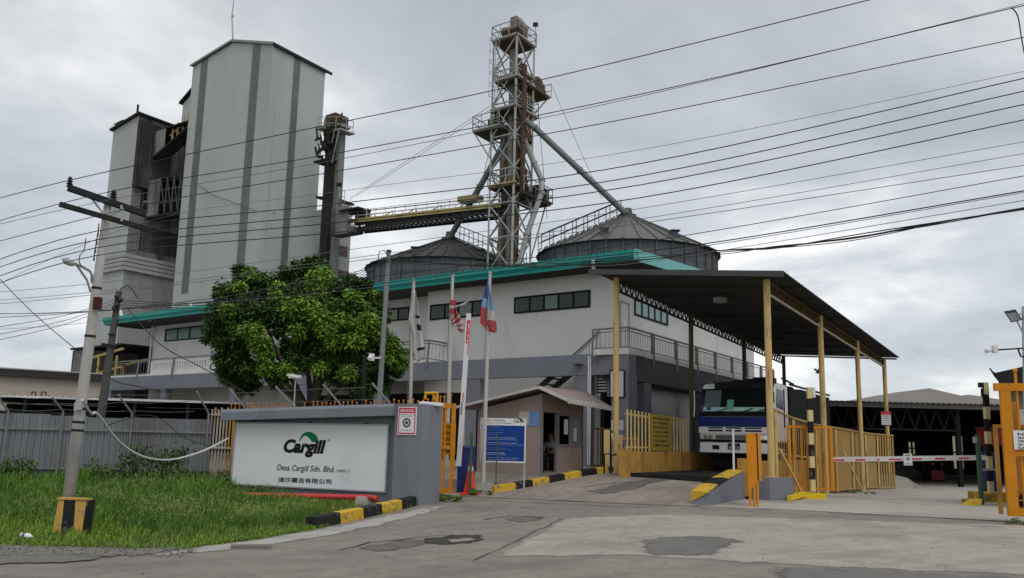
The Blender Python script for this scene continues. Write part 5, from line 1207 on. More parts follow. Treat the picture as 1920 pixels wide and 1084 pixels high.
for k, s in enumerate(('PERINGATAN', 'SILA TIMBANG', 'BERHENTI DI', 'TANDA KUNING', 'MATIKAN ENJIN', 'TUNGGU ARAHAN', 'TERIMA KASIH')):
    text('lettering', s, PNB, (1.22, 2.6 - .1 * (k % 3), 2.34 - k * .135, 2.42 - k * .135), mat('board_letter_brown', (.07, .05, .02), .7), nbd, .024, 0, .02)
mb = MB()
for b_ in (1.15, 2.69): mb.beam(L(-3.93, b_, 1.38), L(-3.93, b_, 2.5), .06)
part('post', mb, RUSTO, nbd)
# orange low gate frame in front of the pickets
mb = MB(); P_ = Pl(L(-4.12, -.55), LV); a = [P_.pt(0, .8), P_.pt(0, 1.75), P_.pt(1.2, 1.75), P_.pt(1.2, .8)]
for p, q in zip(a, a[1:]): mb.beam(p, q, .06)
for k in (.4, .8): mb.beam(P_.pt(k, 1.1), P_.pt(k, 1.75), .035)
mb.beam(P_.pt(0, 1.1), P_.pt(1.2, 1.1), .04); single('low_barrier', mb, RUSTO, 'low orange tube barrier in front of the cream pickets', 'barrier')
# retaining wall at the right edge of the ramp
zA, zB = at(1325, 914, L(-.85, -3).y).z, at(1385, 882, L(-.85, -.3).y).z
mb = MB(); f = [L(-1.0, -3.25, .1), L(-.62, -3.25, .1), L(-.62, -.3, .1), L(-1.0, -.3, .1)]; g = [L(-1.0, -3.2, zA - .12), L(-.62, -3.2, zA - .12), L(-.62, -.3, zB), L(-1.0, -.3, zB)]
mb.add(f + g, [(3, 2, 1, 0), (4, 5, 6, 7), (0, 1, 5, 4), (1, 2, 6, 5), (2, 3, 7, 6), (3, 0, 4, 7)])
rw = single('ramp_wall', mb, GREYW, 'sloping grey concrete wall with yellow and black top at the right of the ramp', 'wall')
mb0 = MB(); pts = [(-3.24, zA - .11), (-2.5, zA + (zB - zA) * .2 - .02), (-1.7, zA + (zB - zA) * .5), (-1.0, zA + (zB - zA) * .75), (-.32, zB)]
for i in range(4):
    (b0, z0), (b1, z1) = pts[i], pts[i + 1]; mb = MB(); mb.prism([L(-1.06, b0, z0 - .22), L(-1.06, b0, z0 + .02), L(-.8, b0, z0 + .03), L(-.64, b0, z0 + .01), L(-.64, b0, z0 - .004)], L(0, b1, z1) - L(0, b0, z0)); part('painted_top', mb, (YEL, BLACK, YEL, YEL)[i], rw)
# ------------------------------------------------------------------ lorry on the weighbridge
TB = 4.2; PT = Pl(L(-2.27, TB), LW); TD = .8
tk = thing('lorry', 'white and blue cabbed lorry with black tarpaulin load facing the gate', 'lorry', L(-2.27, TB + 4, TD))
HWD = 1.2
zy = lambda y: PT.uv(1380, y)[1]
prof = [(0, zy(829)), (0.02, zy(800)), (0.0, zy(773)), (-.30, zy(728)), (-.46, zy(718)), (-1.0, zy(715)), (-2.0, zy(716)), (-2.0, zy(829))]
mb = MB(); mb.prism([PT.pt(-HWD, z, o) for o, z in prof], PT.e * 2 * HWD); cab = part('cab', mb, mat('cab_white', (.66, .66, .66), .35, 0, .03, 2, (.4, .38, .35), .4, 3, .6), tk)
bv = cab.modifiers.new('rounded', 'BEVEL'); bv.width = .09; bv.segments = 4; bv.limit_method = 'ANGLE'; bv.angle_limit = .5
def slope(a0, a1, t0, t1, off, m, nm, parent, thick=.012):
    p = lambda a, t: PT.pt(a, zy(773) + (zy(728) - zy(773)) * t, -.30 * t) + (PT.n * .85 + Z * .4) * off
    mb = MB(); mb.prism([p(a0, t0), p(a1, t0), p(a1, t1), p(a0, t1)], (PT.n * .85 + Z * .4) * thick); return part(nm, mb, m, parent)
ws = slope(-1.175, 1.175, .0, 1.0, .008, mat('windscreen_glass', (.008, .011, .012), .1, spec=.35), 'windscreen', tk)
slope(-1.04, -.5, .2, .93, .018, mat('windscreen_reflection_tint', (.10, .13, .135), .1, spec=.7), 'painted_reflection', ws, .003)  # sky reflection painted on the glass as a pale tint
slope(-1.06, .95, .03, .2, .018, mat('dashboard_paper', (.30, .52, .43), .6, 0, .25, 9), 'dashboard_papers', ws, .003)
slope(-.95, -.8, .08, .19, .022, BLUES, 'sticker', ws, .003); slope(-.28, -.06, .1, .52, .022, mat('green_permit', (.12, .36, .25), .6), 'permit_card', ws, .003)
mb = MB(); mb.pbox(PT, -HWD, HWD, zy(781), zy(773), -.05, .02); part('cowl', mb, FRAMED, tk)
for a in (-.75, .1, .55):
    p = PT.pt(a, zy(775), .05); mb = MB(); mb.beam(p, p + PT.e * .5 + Z * .16 - PT.n * .03, .025); part('wiper', mb, FRAMED, tk)
mb = MB(); mb.pbox(PT, -HWD - .005, HWD + .005, zy(800.5), zy(781.5), -.3, .03); part('blue_band', mb, mat('lorry_blue', (.008, .02, .135), .35, 0, .06, 3), tk)
gr_ = None
mb = MB(); mb.pbox(PT, -HWD, HWD, zy(813), zy(801), -.3, .035); gr_ = part('grille', mb, mat('cab_white', (.62, .62, .62)), tk)
for a0, a1 in ((-.88, -.4), (-.3, .22), (.33, .86)):
    for y0, y1 in ((804, 801.4), (809.5, 806.3)):
        mb = MB(); mb.pbox(PT, a0, a1, zy(y0), zy(y1), .0355, .039); part('slot', mb, FRAMED, gr_)
mb = MB(); mb.pbox(PT, -HWD + .04, HWD - .04, zy(829), zy(813.5), -.3, .0); part('lamp_recess', mb, FRAMED, tk)
for a0, a1 in ((-1.08, -.72), (.72, 1.08)):
    mb = MB(); mb.pbox(PT, a0, a1, zy(824), zy(816), .0, .03); h_ = part('headlight', mb, mat('headlight_glass', (.5, .51, .51), .12, spec=.8), tk)
    for q in (.1, .26):
        mb = MB(); c = PT.pt(a0 + q, zy(820), .03); mb.tube([c, c + PT.n * .02], .07, 10); part('bulb', mb, mat('chrome', (.6, .6, .6), .15, .9), h_)
mb = MB(); mb.pbox(PT, -.65, .62, zy(824), zy(816), .0, .02); part('centre_grille', mb, mat('dull_grille', (.12, .12, .125), .5), tk)
mb = MB(); v = [(-.05, zy(830)), (.1, zy(831)), (.12, zy(849)), (.04, zy(851)), (-.1, zy(851))]; mb.prism([PT.pt(-HWD + .06, z, o) for o, z in v], PT.e * (2 * HWD - .1)); bp_ = part('bumper', mb, mat('bumper_white', (.66, .66, .67), .4, 0, .03, 3, (.36, .34, .32), .4, 3, .6), tk)
mb = MB(); mb.pbox(PT, -.72, -.5, zy(843), zy(835.5), .105, .135); part('tow_hatch', mb, FRAMED, bp_)
mb = MB(); mb.pbox(PT, -.2, .17, zy(843), zy(831.5), .1, .135); np_ = part('number_plate', mb, LETTER, tk)
text('number', 'SD', PT, (-.1, .07, zy(836), zy(832.5)), WHITES, np_, .14); text('number', '5013 B', PT, (-.16, .14, zy(842.5), zy(837.5)), WHITES, np_, .14)
PTs = Pl(PT.pt(HWD, 0), LV)                                       # right-hand flank
mb = MB(); mb.prism([PTs.pt(.42, zy(762), .003), PTs.pt(1.3, zy(766), .003), PTs.pt(1.25, zy(730), .003), PTs.pt(.6, zy(727), .003)], PTs.n * .012); part('side_window', mb, GLASSD, tk)
mb = MB(); mb.beam(PTs.pt(1.4, zy(800), .02), PTs.pt(1.4, zy(726), .02), .03); mb.beam(PTs.pt(.3, zy(770), .02), PTs.pt(1.4, zy(772), .02), .03); part('door_seam', mb, FRAMED, tk)
mb = MB(); p = PT.pt(HWD + .05, zy(738), .25); mb.tube([PT.pt(HWD - .1, zy(724), -.2), PT.pt(HWD + .05, zy(722), .25), p, PT.pt(HWD + .05, zy(768), .2), PT.pt(HWD - .05, zy(772), .0)], .018, 6); mr = part('mirror_arm', mb, FRAMED, tk)
mb = MB(); mb.cbox(p - Z * .15, PT.e * .18, PT.n * .05, Z * .35); part('mirror', mb, FRAMED, tk)
mb = MB(); mb.tube([PT.pt(-HWD - .12, zy(782), .15), PT.pt(-HWD - .08, zy(760), .2), PT.pt(-HWD - .1, zy(733), .15)], .02, 6); part('guide_rod', mb, WHITEP, tk)
mb = MB()
mb.pbox(PT, -.74, 1.16, zy(729), zy(716), -.6, -.24)
for k, (a0, a1) in enumerate(((-.6, -.2), (-.2, .3), (.3, .9), (.5, 1.1))): mb.pbox(PT, a0, a1, zy(717), zy(714 - 2.5 * k), -1.0, -.35)
part('sun_visor', mb, FRAMED, tk)
mb = MB(); mb.pbox(PT, .12, .22, zy(719.5), zy(717), -.28, -.26); part('marker_lamp', mb, mat('marker_green', (.3, .8, .4), .3), tk)
# tarpaulin load
mb = MB(); nA, nB = 10, 14; r = random.Random(9); TOPH = [zy(722), zy(716), zy(710), zy(706), zy(704), zy(701), zy(706), zy(710), zy(712), zy(714), zy(718)]
for j in range(nB + 1):
    o = -2.1 - 6.2 * j / nB
    for i in range(nA + 1):
        a = -1.22 + 2.44 * i / nA; mb.v.append(PT.pt(a, TOPH[i] - .12 + r.uniform(-.06, .06) + .1 * math.sin(j * 1.3), o))
for j in range(nB):
    for i in range(nA): k = j * (nA + 1) + i; mb.f.append((k, k + 1, k + nA + 2, k + nA + 1))
TARP = mat('black_tarpaulin', (.009, .009, .01), .8, 0, .2, 3)
part('tarpaulin', mb, TARP, tk)
mb = MB(); mb.box(PT.pt(-1.22, TD + .95, -2.1), PT.e * 2.44, -PT.n * 6.2, Z * (zy(721) - TD - .95)); part('cargo_body', mb, TARP, tk)
mb = MB(); mb.beam(PT.pt(1.24, zy(714), -2.1), PT.pt(1.24, zy(716), -8.2), .06); mb.beam(PT.pt(1.0, zy(702), -2.0), PT.pt(1.25, zy(712), -2.6), .05); part('tarp_rail', mb, DARKST, tk)
mb = MB(); mb.box(PT.pt(-.5, TD + .5, -.3), PT.e * 1.0, -PT.n * 7.8, Z * .3); part('chassis', mb, FRAMED, tk)
mb = MB(); mb.box(PT.pt(-1.0, TD + .12, -.75), PT.e * 2.0, PT.n * .4, Z * (zy(850) - TD - .12)); part('underside_shade', mb, FRAMED, tk)  # black box added to stand for the shade beneath the bumper
TYRE = mat('tyre_rubber', (.018, .018, .018), .85, 0, .1, 5)
for a in (-1.15, .85):
    for o in (-1.3, -6.0):
        c = PT.pt(a, TD + .5, o); mb = MB(); mb.tube([c, c + PT.e * .05, c + PT.e * .25, c + PT.e * .3], [.44, .5, .5, .44], 24); w_ = part('wheel', mb, TYRE, tk); mb = MB(); mb.tube([c - PT.e * .012, c + PT.e * .312], .27, 16); part('rim', mb, GALV, w_)
# ------------------------------------------------------------------ picket fence right of the weighbridge
pfr = thing('picket_fence', 'long cream picket fence stepping down along the right of the weighbridge', 'fence', L(-.2, 8, .2))
path = [(-.05, .35, 2.66), (-.28, 3.2, 2.52), (-.3, 6.2, 2.40), (-.3, 9.2, 2.37), (-.3, 12.2, 2.34), (-.3, 15.0, 2.30), (-.1, 16.6, 2.27), (.45, 17.6, 2.24)]
for i, ((w0, b0, z0), (w1, b1, z1)) in enumerate(zip(path, path[1:])):
    mb = MB(); n = max(3, int(math.hypot(w1 - w0, b1 - b0) / (.25 if i < 2 else .16)))
    zb0 = .26 - .012 * b0 * 1.5; zb1 = .26 - .012 * b1 * 1.5
    for k in range(n + (i == len(path) - 2)):
        t = k / n; p = L(w0 + (w1 - w0) * t, b0 + (b1 - b0) * t); mb.beam(p + Z * (zb0 + (zb1 - zb0) * t), p + Z * (z0 + (z1 - z0) * t), .014 if i == 0 else .02 if i == 1 else .06)
    for zz0, zz1 in ((z0 - .03, z1 - .03), (zb0 + .06, zb1 + .06), ((z0 + zb0) / 2, (z1 + zb1) / 2)): mb.beam(L(w0 + .04, b0, zz0), L(w1 + .04, b1, zz1), .05)
    part('panel', mb, mat('cream_pickets_weathered', (.40, .26, .10), .65, 0, .1, 2, (.28, .18, .07), .6, 3, .5, 3), pfr)
    p = L(w0 + .1, b0); mb = MB(); mb.beam(p + Z * .1, p + Z * (z0 - .1), .07); part('post', mb, CREAM, pfr)
mb = MB(); mb.beam(L(.12, .4, 1.55), L(.5, 1.4, .25), .05); part('brace', mb, CREAM, pfr); mb = MB(); mb.beam(L(.12, 8.8, 1.5), L(.5, 10, .1), .05); part('brace', mb, CREAM, pfr)
# orange gate leaf standing in front of it
PO = front(1520, 860, 25.2)
b = pbox_px(PO, 1478.5, 798, 1561, 921)
og = thing('gate_leaf', 'orange barred gate leaf behind the striped post beside the picket fence', 'gate', PO.pt((b[0] + b[1]) / 2, b[2]))
mb = MB(); p = [PO.pt(b[0], b[2]), PO.pt(b[0], b[3]), PO.pt(b[1], b[3]), PO.pt(b[1], b[2])]
mb.beam(p[0], p[1], .08); mb.beam(p[1] - Z * .03, p[2] - Z * .03, .06); mb.beam(p[3], p[2], .09); mb.beam(p[0] + Z * .06, p[3] + Z * .06, .05); part('frame', mb, ORANGE, og)
for k in range(1, 7): a = b[0] + (b[1] - b[0]) * k / 7; mb = MB(); mb.beam(PO.pt(a, b[2] + .06), PO.pt(a, b[3] - .04), .035); part('bar', mb, ORANGE, og)
# orange folded plate on legs, white marker post
P2 = front(1410, 880, 21.6)
op_ = thing('orange_plate', 'tall bright orange metal plate on short legs beside the ramp wall', 'plate', P2.px(1411, 935))
mb = MB(); f = [P2.px(1399, 813), P2.px(1420, 812), P2.px(1423, 902), P2.px(1404, 922)]; mb.prism(f, -P2.n * .05); mb.prism([f[1], f[1] + LV * .28, f[2] + LV * .28, f[2]], P2.e * -.03); part('panel', mb, ORANGE, op_)
for x, y in ((1407, 940), (1415, 934), (1421, 931)): mb = MB(); g_ = G(x, y); mb.beam(P2.px(x, y - 32, -.03), Vector((P2.px(x, y, -.03).x, P2.px(x, y, -.03).y, g_.z - .05)), .05); part('leg', mb, ORANGE, op_)
p = G(1377, 934); mb = MB(); mb.tube([p - Z * .1, Vector((p.x, p.y, at(1375, 804, p.y).z))], .028, 8); single('marker_post', mb, WHITEP, 'thin white steel post standing in front of the lorry bumper', 'post')
# ------------------------------------------------------------------ striped height posts
def striped(px_, yb, yt, seg, wd_, lab, lean=0.0, D=None):
    g_ = G(px_, yb) if D is None else at(px_, yb, D); zt = at(px_ + lean, yt, g_.y); top = zt; t = thing('height_post', lab, 'post', g_)
    n = seg
    for k in range(n):
        p = g_.lerp(top, k / n); q = g_.lerp(top, (k + 1) / n - .002); mb = MB(); mb.beam(p, q, wd_); part('band', mb, mat('post_cream_yellow', (.62, .52, .27), .5, 0, .06, 2) if k % 2 == 0 else BLACK, t)
    return t, top
g0 = Vector(); t, top = striped(1524, 921, 726, 9, .13, 'yellow and black banded post beside the orange gate leaf', -7, 25.0)
mb = MB(); mb.cbox(top + Vector((.12, 0, -.15)), (.08, 0, 0), (0, .1, 0), (0, 0, .28)); part('sensor_bracket', mb, WHITEP, t)
p = at(1512, 930, 24.8); p.z = hz(p.x, p.y, 'low')
ft = thing('yellow_barrier_foot', 'bright yellow steel foot with slanting tube under the banded post', 'base', p)
mb = MB(); mb.box(p + Vector((-.45, -.1, -.05)), (.95, 0, 0), (0, .35, 0), (0, 0, .2)); part('foot', mb, mat('bright_yellow', (.7, .5, .02), .5, 0, .06, 3), ft)
mb = MB(); mb.beam(p + Vector((-.1, -.12, .13)), at(1480, 936, 23.6) + Z * .02, .12); part('tube', mb, mat('bright_yellow', (.7, .5, .02)), ft)
t, top = striped(1858, 926, 717, 9, .13, 'leaning yellow and black banded post beside the blue cabinet', -11, 25.5)
mb = MB(); mb.cbox(top + Vector((-.13, 0, -.08)), (.12, 0, 0), (0, .1, 0), (0, 0, .14)); mb.cbox(top + Vector((-.1, 0, -.3)), (.05, 0, 0), (0, .08, 0), (0, 0, .24)); part('sensor_bracket', mb, DARKST, t)
# ------------------------------------------------------------------ boom barriers
def boom(p, q, h, th, lab, parts_):
    d = q - p; t = thing('boom_barrier', lab, 'barrier', p); u = Z if abs(d.normalized().z) < .5 else Vector((1, 0, 0)); n = Vector((0, -1, 0))
    up = (u - d.normalized() * u.dot(d.normalized())).normalized()
    mb = MB(); mb.beam(p, q, th, h, up); part('arm', mb, WHITEP, t); 
    for k, (t0, t1, v0, v1) in enumerate(parts_):
        a, b_ = p + d * t0, p + d * t1; mb = MB(); mb.add([a + up * h * v0 + n * (th / 2 + .003), b_ + up * h * v0 + n * (th / 2 + .003), b_ + up * h * v1 + n * (th / 2 + .003), a + up * h * v1 + n * (th / 2 + .003)], [(0, 1, 2, 3)]); part('red_stripe', mb, REDS, t)
    return t, up
p, q = at(1562, 861.5, 26.8), at(1850, 858, 25.6)
bt, up = boom(p, q, .14, .05, 'lowered white boom barrier with red dashes across the exit lane', [(.0, .075, -.35, .0), (.15, .215, -.35, .0), (.29, .31, -.3, .0), (.37, .45, -.3, .0), (.52, .585, -.3, .05), (.67, .735, -.3, .05), (.82, .885, -.25, .05)])
PS_ = Pl(at(1703, 860, 26.15) - Vector((0, .04, 0)), q - p); b = pbox_px(PS_, 1693.5, 850.5, 1711, 873)
sg = thing('barrier_sign', 'small white notice with round symbol hanging on the lowered boom', 'sign', PS_.pt(b[0], b[2]))
mb = MB(); mb.pbox(PS_, *b, 0, .01); part('panel', mb, WHITES, sg); text('heading', 'AWAS', PS_, (b[0] + .04, b[1] - .04, b[3] - .07, b[3] - .025), LETTER, sg, .014, 0, .03); part('round_symbol', ring(PS_, ((b[0] + b[1]) / 2, (b[2] + b[3]) / 2 + .02), .02, .042, .014), LETTER, sg); text('small_print', 'STOP HERE', PS_, (b[0] + .04, b[1] - .04, b[2] + .03, b[2] + .07), GREYT, sg, .014)
p, q = at(860, 874, 23.6), at(879, 588, 23.6)
bt, up = boom(p, q, .13, .06, 'raised white boom barrier with red stop lettering at the entrance', [(.135 + .275, .2 + .275, -.1, .1)])
bt.name = 'boom_barrier'
PQ = Pl(Vector((p.x, p.y - .035, 0)), (1, 0)); 
mb = MB(); pd = (q - p)
f = lambda t, s: p + pd * t + Vector((s, -.034, 0)); mb.add([f(.80, -.03), f(.80, .062), f(.955, .062), f(.955, -.03)], [(0, 1, 2, 3)]); mb.add([f(.72, .03), f(.72, .055), f(.80, .055), f(.80, .03)], [(0, 1, 2, 3)]); part('stop_panel', mb, REDS, bt)
for k, ch in enumerate('STOP'):
    t0 = .93 - k * .035; c = f(t0 - .028, .012); cu = None
    a0_ = (c - PQ.p).dot(PQ.e); text('stop_letter', ch, PQ, (a0_, a0_ + .04, c.z, c.z + pd.z * .028), WHITES, bt, .005, 0, .03)
mb = MB(); mb.add([f(.33, -.04), f(.33, .0), f(.41, .0), f(.41, -.04)], [(0, 1, 2, 3)]); part('maker_panel', mb, GREYT, bt)
# cabinets
def cabinet(x0, y0, x1, y1, D, lab, m=BLUEB):
    P = front((x0 + x1) / 2, y1, D); b = pbox_px(P, x0, y0, x1, y1); zb_ = hz(P.p.x, P.p.y) - .02; t = thing('barrier_cabinet', lab, 'cabinet', P.pt((b[0] + b[1]) / 2, zb_))
    mb = MB(); w_ = b[1] - b[0]; mb.pbox(P, b[0], b[1], zb_, b[3] - .05, -.4, 0); part('housing', mb, m, t)
    mb = MB(); mb.prism([P.pt(b[0] - .02, b[3] - .047, .02), P.pt(b[1] + .02, b[3] - .047, .02), P.pt(b[1], b[3], -.03), P.pt(b[0], b[3], -.03)], -P.n * .38); part('lid', mb, m, t)
    mb = MB(); mb.pbox(P, b[0] + .04, b[1] - .04, zb_ + .1, b[3] - .3, .0, .008); part('door', mb, m, t)
    mb = MB(); mb.pbox(P, b[1] - .09, b[1] - .06, (zb_ + b[3]) / 2, (zb_ + b[3]) / 2 + .08, .008, .02); part('lock', mb, GALV, t)
    return t
cabinet(859, 836, 888, 920, 23.9, 'dark blue barrier cabinet behind the traffic cone at the entrance')
cabinet(1846, 849, 1877, 929, 26.2, 'blue barrier cabinet behind the leaning banded post at the exit')
p = at(1862, 928, 25.9); p.z = hz(p.x, p.y, 'low'); mb = MB(); mb.box(p + Vector((-.42, -.35, -.05)), (.95, 0, 0), (0, .95, 0), (0, 0, .32)); single('yellow_island', mb, YEL, 'yellow painted concrete island under the exit barrier cabinet', 'kerb')
p = G(1825, 948); mb = MB(); mb.prism([p + Vector((-.2, 0, 0)), p + Vector((.2, 0, 0)), p + Vector((.24, 0, .16)), p + Vector((-.02, 0, .12))], Vector((.05, .35, .0))); mb.box(p + Vector((0, .3, 0)), (.3, .1, 0), (0, .3, 0), (0, 0, .14)); single('kerb_block', mb, YEL, 'tilted broken yellow kerb block at the exit lane edge', 'kerb')
P_ = front(1865, 810, 27.5); b = pbox_px(P_, 1846, 803, 1884, 836); mb = MB(); mb.pbox(P_, *b, -.5, 0); mb.pbox(P_, b[0] - .03, b[1] + .03, b[3], b[3] + .04, -.55, .03)
rb_ = single('red_tank', mb, mat('dark_red_metal', (.14, .012, .016), .5, 0, .1, 2), 'dark red metal box above the blue exit cabinet', 'box'); mb = MB(); 
for a in (b[0] + .08, b[1] - .08): mb.beam(P_.pt(a, 0, -.25), P_.pt(a, b[2], -.25), .06)
part('leg', mb, DARKST, rb_)
# green posts
def gpost(px_, yb, yt, wd_, lab, D=None):
    g_ = G(px_, yb) if D is None else at(px_, yb, D); mb = MB(); zt = at(px_, yt, g_.y).z; mb.beam(g_ - Z * .05, Vector((g_.x, g_.y, zt)), wd_, wd_ * .7); return single('green_post', mb, GREENP, lab, 'post')
gpost(881, 929, 812, .09, 'thick green steel post rising behind the traffic cone')
gpost(929.5, 919, 812, .05, 'thin green steel post standing before the blue guideline board')
g_ = gpost(1841, 946, 815, .12, 'green post carrying the grey reader box at the exit lane')
c = at(1829, 825, g_.location.y); mb = MB(); mb.cbox(c, (.1, 0, 0), (0, .1, 0), (0, 0, .16)); part('reader_box', mb, GALV, g_)
mb = MB(); mb.beam(at(1844, 881, 24), at(1873, 880, 24), .06); mb.beam(at(1873, 881, 24), at(1868, 830, 24), .05); part('side_arm', mb, GALV, g_)
# traffic cone
c = G(880, 929) + Vector((0, .25, 0)); c.z = hz(c.x, c.y); tcn = thing('traffic_cone', 'orange traffic cone with pale band behind the thick green post', 'traffic cone', c)
hc_ = at(880, 863, c.y).z - c.z
mb = MB(); mb.lathe(c, [(.17, .03), (.03, hc_)], 20); part('cone', mb, CONEO, tcn); mb = MB(); mb.lathe(c, [(.17 - .14 * .68 + .004, .03 + (hc_ - .03) * .68), (.17 - .14 * .82 + .004, .03 + (hc_ - .03) * .82)], 20); part('band', mb, CONEW, tcn)
mb = MB(); mb.box(c + Vector((-.25, -.25, 0)), (.5, 0, 0), (0, .5, 0), (0, 0, .035)); part('base', mb, CONEO, tcn)
# cream bollard by the booth
p = G(1138, 886) ; mb = MB(); zt = at(1136, 806, p.y).z; mb.box(p + Vector((-.09, 0, 0)), (.17, 0, 0), (0, .15, 0), (0, 0, zt - p.z)); bo = single('bollard', mb, CREAM, 'cream square bollard with hanging hose beside the nearest left canopy post', 'bollard')
mb = MB(); mb.tube([Vector((p.x + .14, p.y, zt - .1)), Vector((p.x + .2, p.y, zt - .4)), Vector((p.x + .17, p.y, p.z + .1))], .03, 6); part('hose', mb, WHITEP, bo)
p = at(1113, 850, 28.6); mb = MB(); p.z = .6
for k in range(5): mb.beam(p + LV * .28 * k, p + LV * .28 * k + Z * 1.5, .04)
mb.beam(p + Z * 1.45, p + LV * 1.2 + Z * 1.45, .06); mb.beam(p + Z * .3, p + LV * 1.2 + Z * .3, .05); single('side_gate', mb, mat('dull_olive_steel', (.16, .12, .05), .7), 'small dull brown barred gate behind the booth', 'gate')
# ------------------------------------------------------------------ guard booth
BC = at(1015, 897, 25.9); BC.z = .55
UBO = Vector((math.cos(math.radians(30)), -math.sin(math.radians(30)), 0))
PBL = Pl(BC, UBO); PBR = Pl(BC, LV)
aBL_ = PBL.uv(891, 850)[0]; aBR_ = PBR.uv(1093, 850)[0]; zt_ = PBL.uv(1012, 738)[1]; ztl = PBL.uv(893, 768)[1]
bo = thing('guard_booth', 'small brown panelled guard booth with overhanging pale roof and open doorway', 'booth', PBL.pt(aBL_ / 2, .5) + LV * aBR_ / 2)
z0 = .5
mb = MB(); mb.prism([PBL.pt(aBL_, z0), PBL.pt(0, z0), PBL.pt(0, zt_), PBL.pt(aBL_, ztl)], LV * .06); part('front_wall', mb, BROWNC, bo)
d0, dz = PBR.uv(1017, 800)[0], PBR.uv(1018, 773)[1]; d1 = PBR.uv(1043, 800)[0]; w0_, w1_ = PBR.uv(1047, 800)[0], PBR.uv(1089, 800)[0]; wz1 = PBR.uv(1047, 779)[1]; wz0 = PBR.uv(1047, 833)[1]
mb = MB(); T = -.06
mb.pbox(PBR, 0.065, d0 + .02, z0, zt_, T, 0); mb.pbox(PBR, d0 + .02, d1, dz, zt_, T, 0); mb.pbox(PBR, d1, w0_, z0, zt_, T, 0); mb.pbox(PBR, w0_, w1_, z0, wz0, T, 0); mb.pbox(PBR, w0_, w1_, wz1, zt_, T, 0); mb.pbox(PBR, w1_, aBR_, z0, zt_, T, 0)
part('side_wall', mb, BROWNC, bo)
mb = MB(); e2 = PBL.pt(aBL_, z0); mb.prism([e2, e2 + LV * aBR_, e2 + LV * aBR_ + Z * (ztl - z0), e2 + Z * (ztl - z0)], UBO * .06); f_ = PBR.pt(aBR_, z0); mb.prism([f_, e2 + LV * aBR_, e2 + LV * aBR_ + Z * (ztl - z0), f_ + Z * (zt_ - z0)], -LV * .06); part('back_wall', mb, DIM, bo)
mb = MB(); mb.prism([PBL.pt(0, z0 + .02), PBL.pt(aBL_, z0 + .02), PBL.pt(aBL_, z0 + .02) + LV * aBR_, PBR.pt(aBR_, z0 + .02)], Z * .04); part('floor', mb, DIM, bo)
mb = MB(); t = .05
for a0, a1, b0, b1 in ((w0_, w1_, wz1, wz1 + t), (w0_, w1_, wz0 - t, wz0), (w0_ - t, w0_, wz0 - t, wz1 + t), (w1_, w1_ + t, wz0 - t, wz1 + t), ((w0_ + w1_) / 2 - .03, (w0_ + w1_) / 2 + .03, wz0, wz1)): mb.pbox(PBR, a0, a1, b0, b1, -.03, .035)
wn = part('window', mb, mat('booth_frame_grey', (.2, .2, .2), .5), bo)
mb = MB(); mb.pbox(PBR, (w0_ + w1_) / 2, w1_, wz0, wz1, -.02, -.01); part('pane', mb, mat('booth_glass_paper', (.20, .21, .22), .15, 0, .25, 6, spec=.6), wn)
mb = MB(); mb.pbox(PBR, w0_ + .35, w0_ + .6, wz1 - .55, wz1 - .1, .0, .01); part('paper_notice', mb, PAPER, wn); mb = MB(); mb.pbox(PBR, w1_ - .5, w1_ - .3, wz0 + .1, wz0 + .5, .0, .01); part('paper_notice', mb, PAPER, wn)
mb = MB(); mb.pbox(PBR, d0 - .02, d0 + .02, z0, dz + .04, -.05, .02); mb.pbox(PBR, d1 - .01, d1 + .03, z0, dz + .04, -.05, .02); mb.pbox(PBR, d0, d1, dz, dz + .04, -.05, .02); part('door_frame', mb, mat('booth_frame_grey', (.2, .2, .2)), bo)
mb = MB(); mb.pbox(PBL, -.05, .01, z0, zt_, .0, .012); mb.pbox(PBL, -.012, .012, z0, zt_, 0, .014); part('corner_trim', mb, mat('booth_frame_grey', (.2, .2, .2)), bo)
# roof: ridge above the doorway wall, long left slope, short right slope
rA = at(1011, 725, 25.55); rB = rA + LV * (aBR_ + .6)
eA = at(1066, 749, 25.2); eB = at(1148, 764, 28.3); lA = at(850, 763, 26.9); lB = lA + LV * (aBR_ + .6)
mb = MB(); up_ = eA - rA; n = 15
for k in range(n):
    p = rA.lerp(rB, k / n); q = rA.lerp(rB, (k + 1) / n); e0 = eA.lerp(eB, k / n); 
    d = (q - p); o_ = len(mb.v)
    for j in range(7):
        s = j / 6; hgt = Z * .03 * math.sin(math.pi * 2 * s) ; mb.v += [p.lerp(q, s) + hgt, eA.lerp(eB, (k + s) / n) + hgt]
    mb.f += [(o_ + 2 * j, o_ + 2 * j + 2, o_ + 2 * j + 3, o_ + 2 * j + 1) for j in range(6)]
part('right_roof_slope', mb, BROWNR, bo)
mb = MB(); mb.prism([rA, lA, lA - Z * .05, rA - Z * .05], rB - rA); part('left_roof_slope', mb, BROWNR, bo)
mb = MB(); mb.beam(rA + Vector((0, -.03, -.02)), eA + Vector((0, -.03, -.03)), .04, .09); mb.beam(rA + Vector((0, -.03, -.02)), lA + Vector((0, -.03, -.03)), .04, .07)
nn = 26
for k in range(nn):
    a, b_ = eA.lerp(eB, k / nn), eA.lerp(eB, (k + 1) / nn - .004); dz_ = Z * (.02 if k % 2 else 0); mb.beam(a + dz_ - Z * .05, b_ + dz_ - Z * .05, .05, .13)
part('roof_edge', mb, PALER, bo)
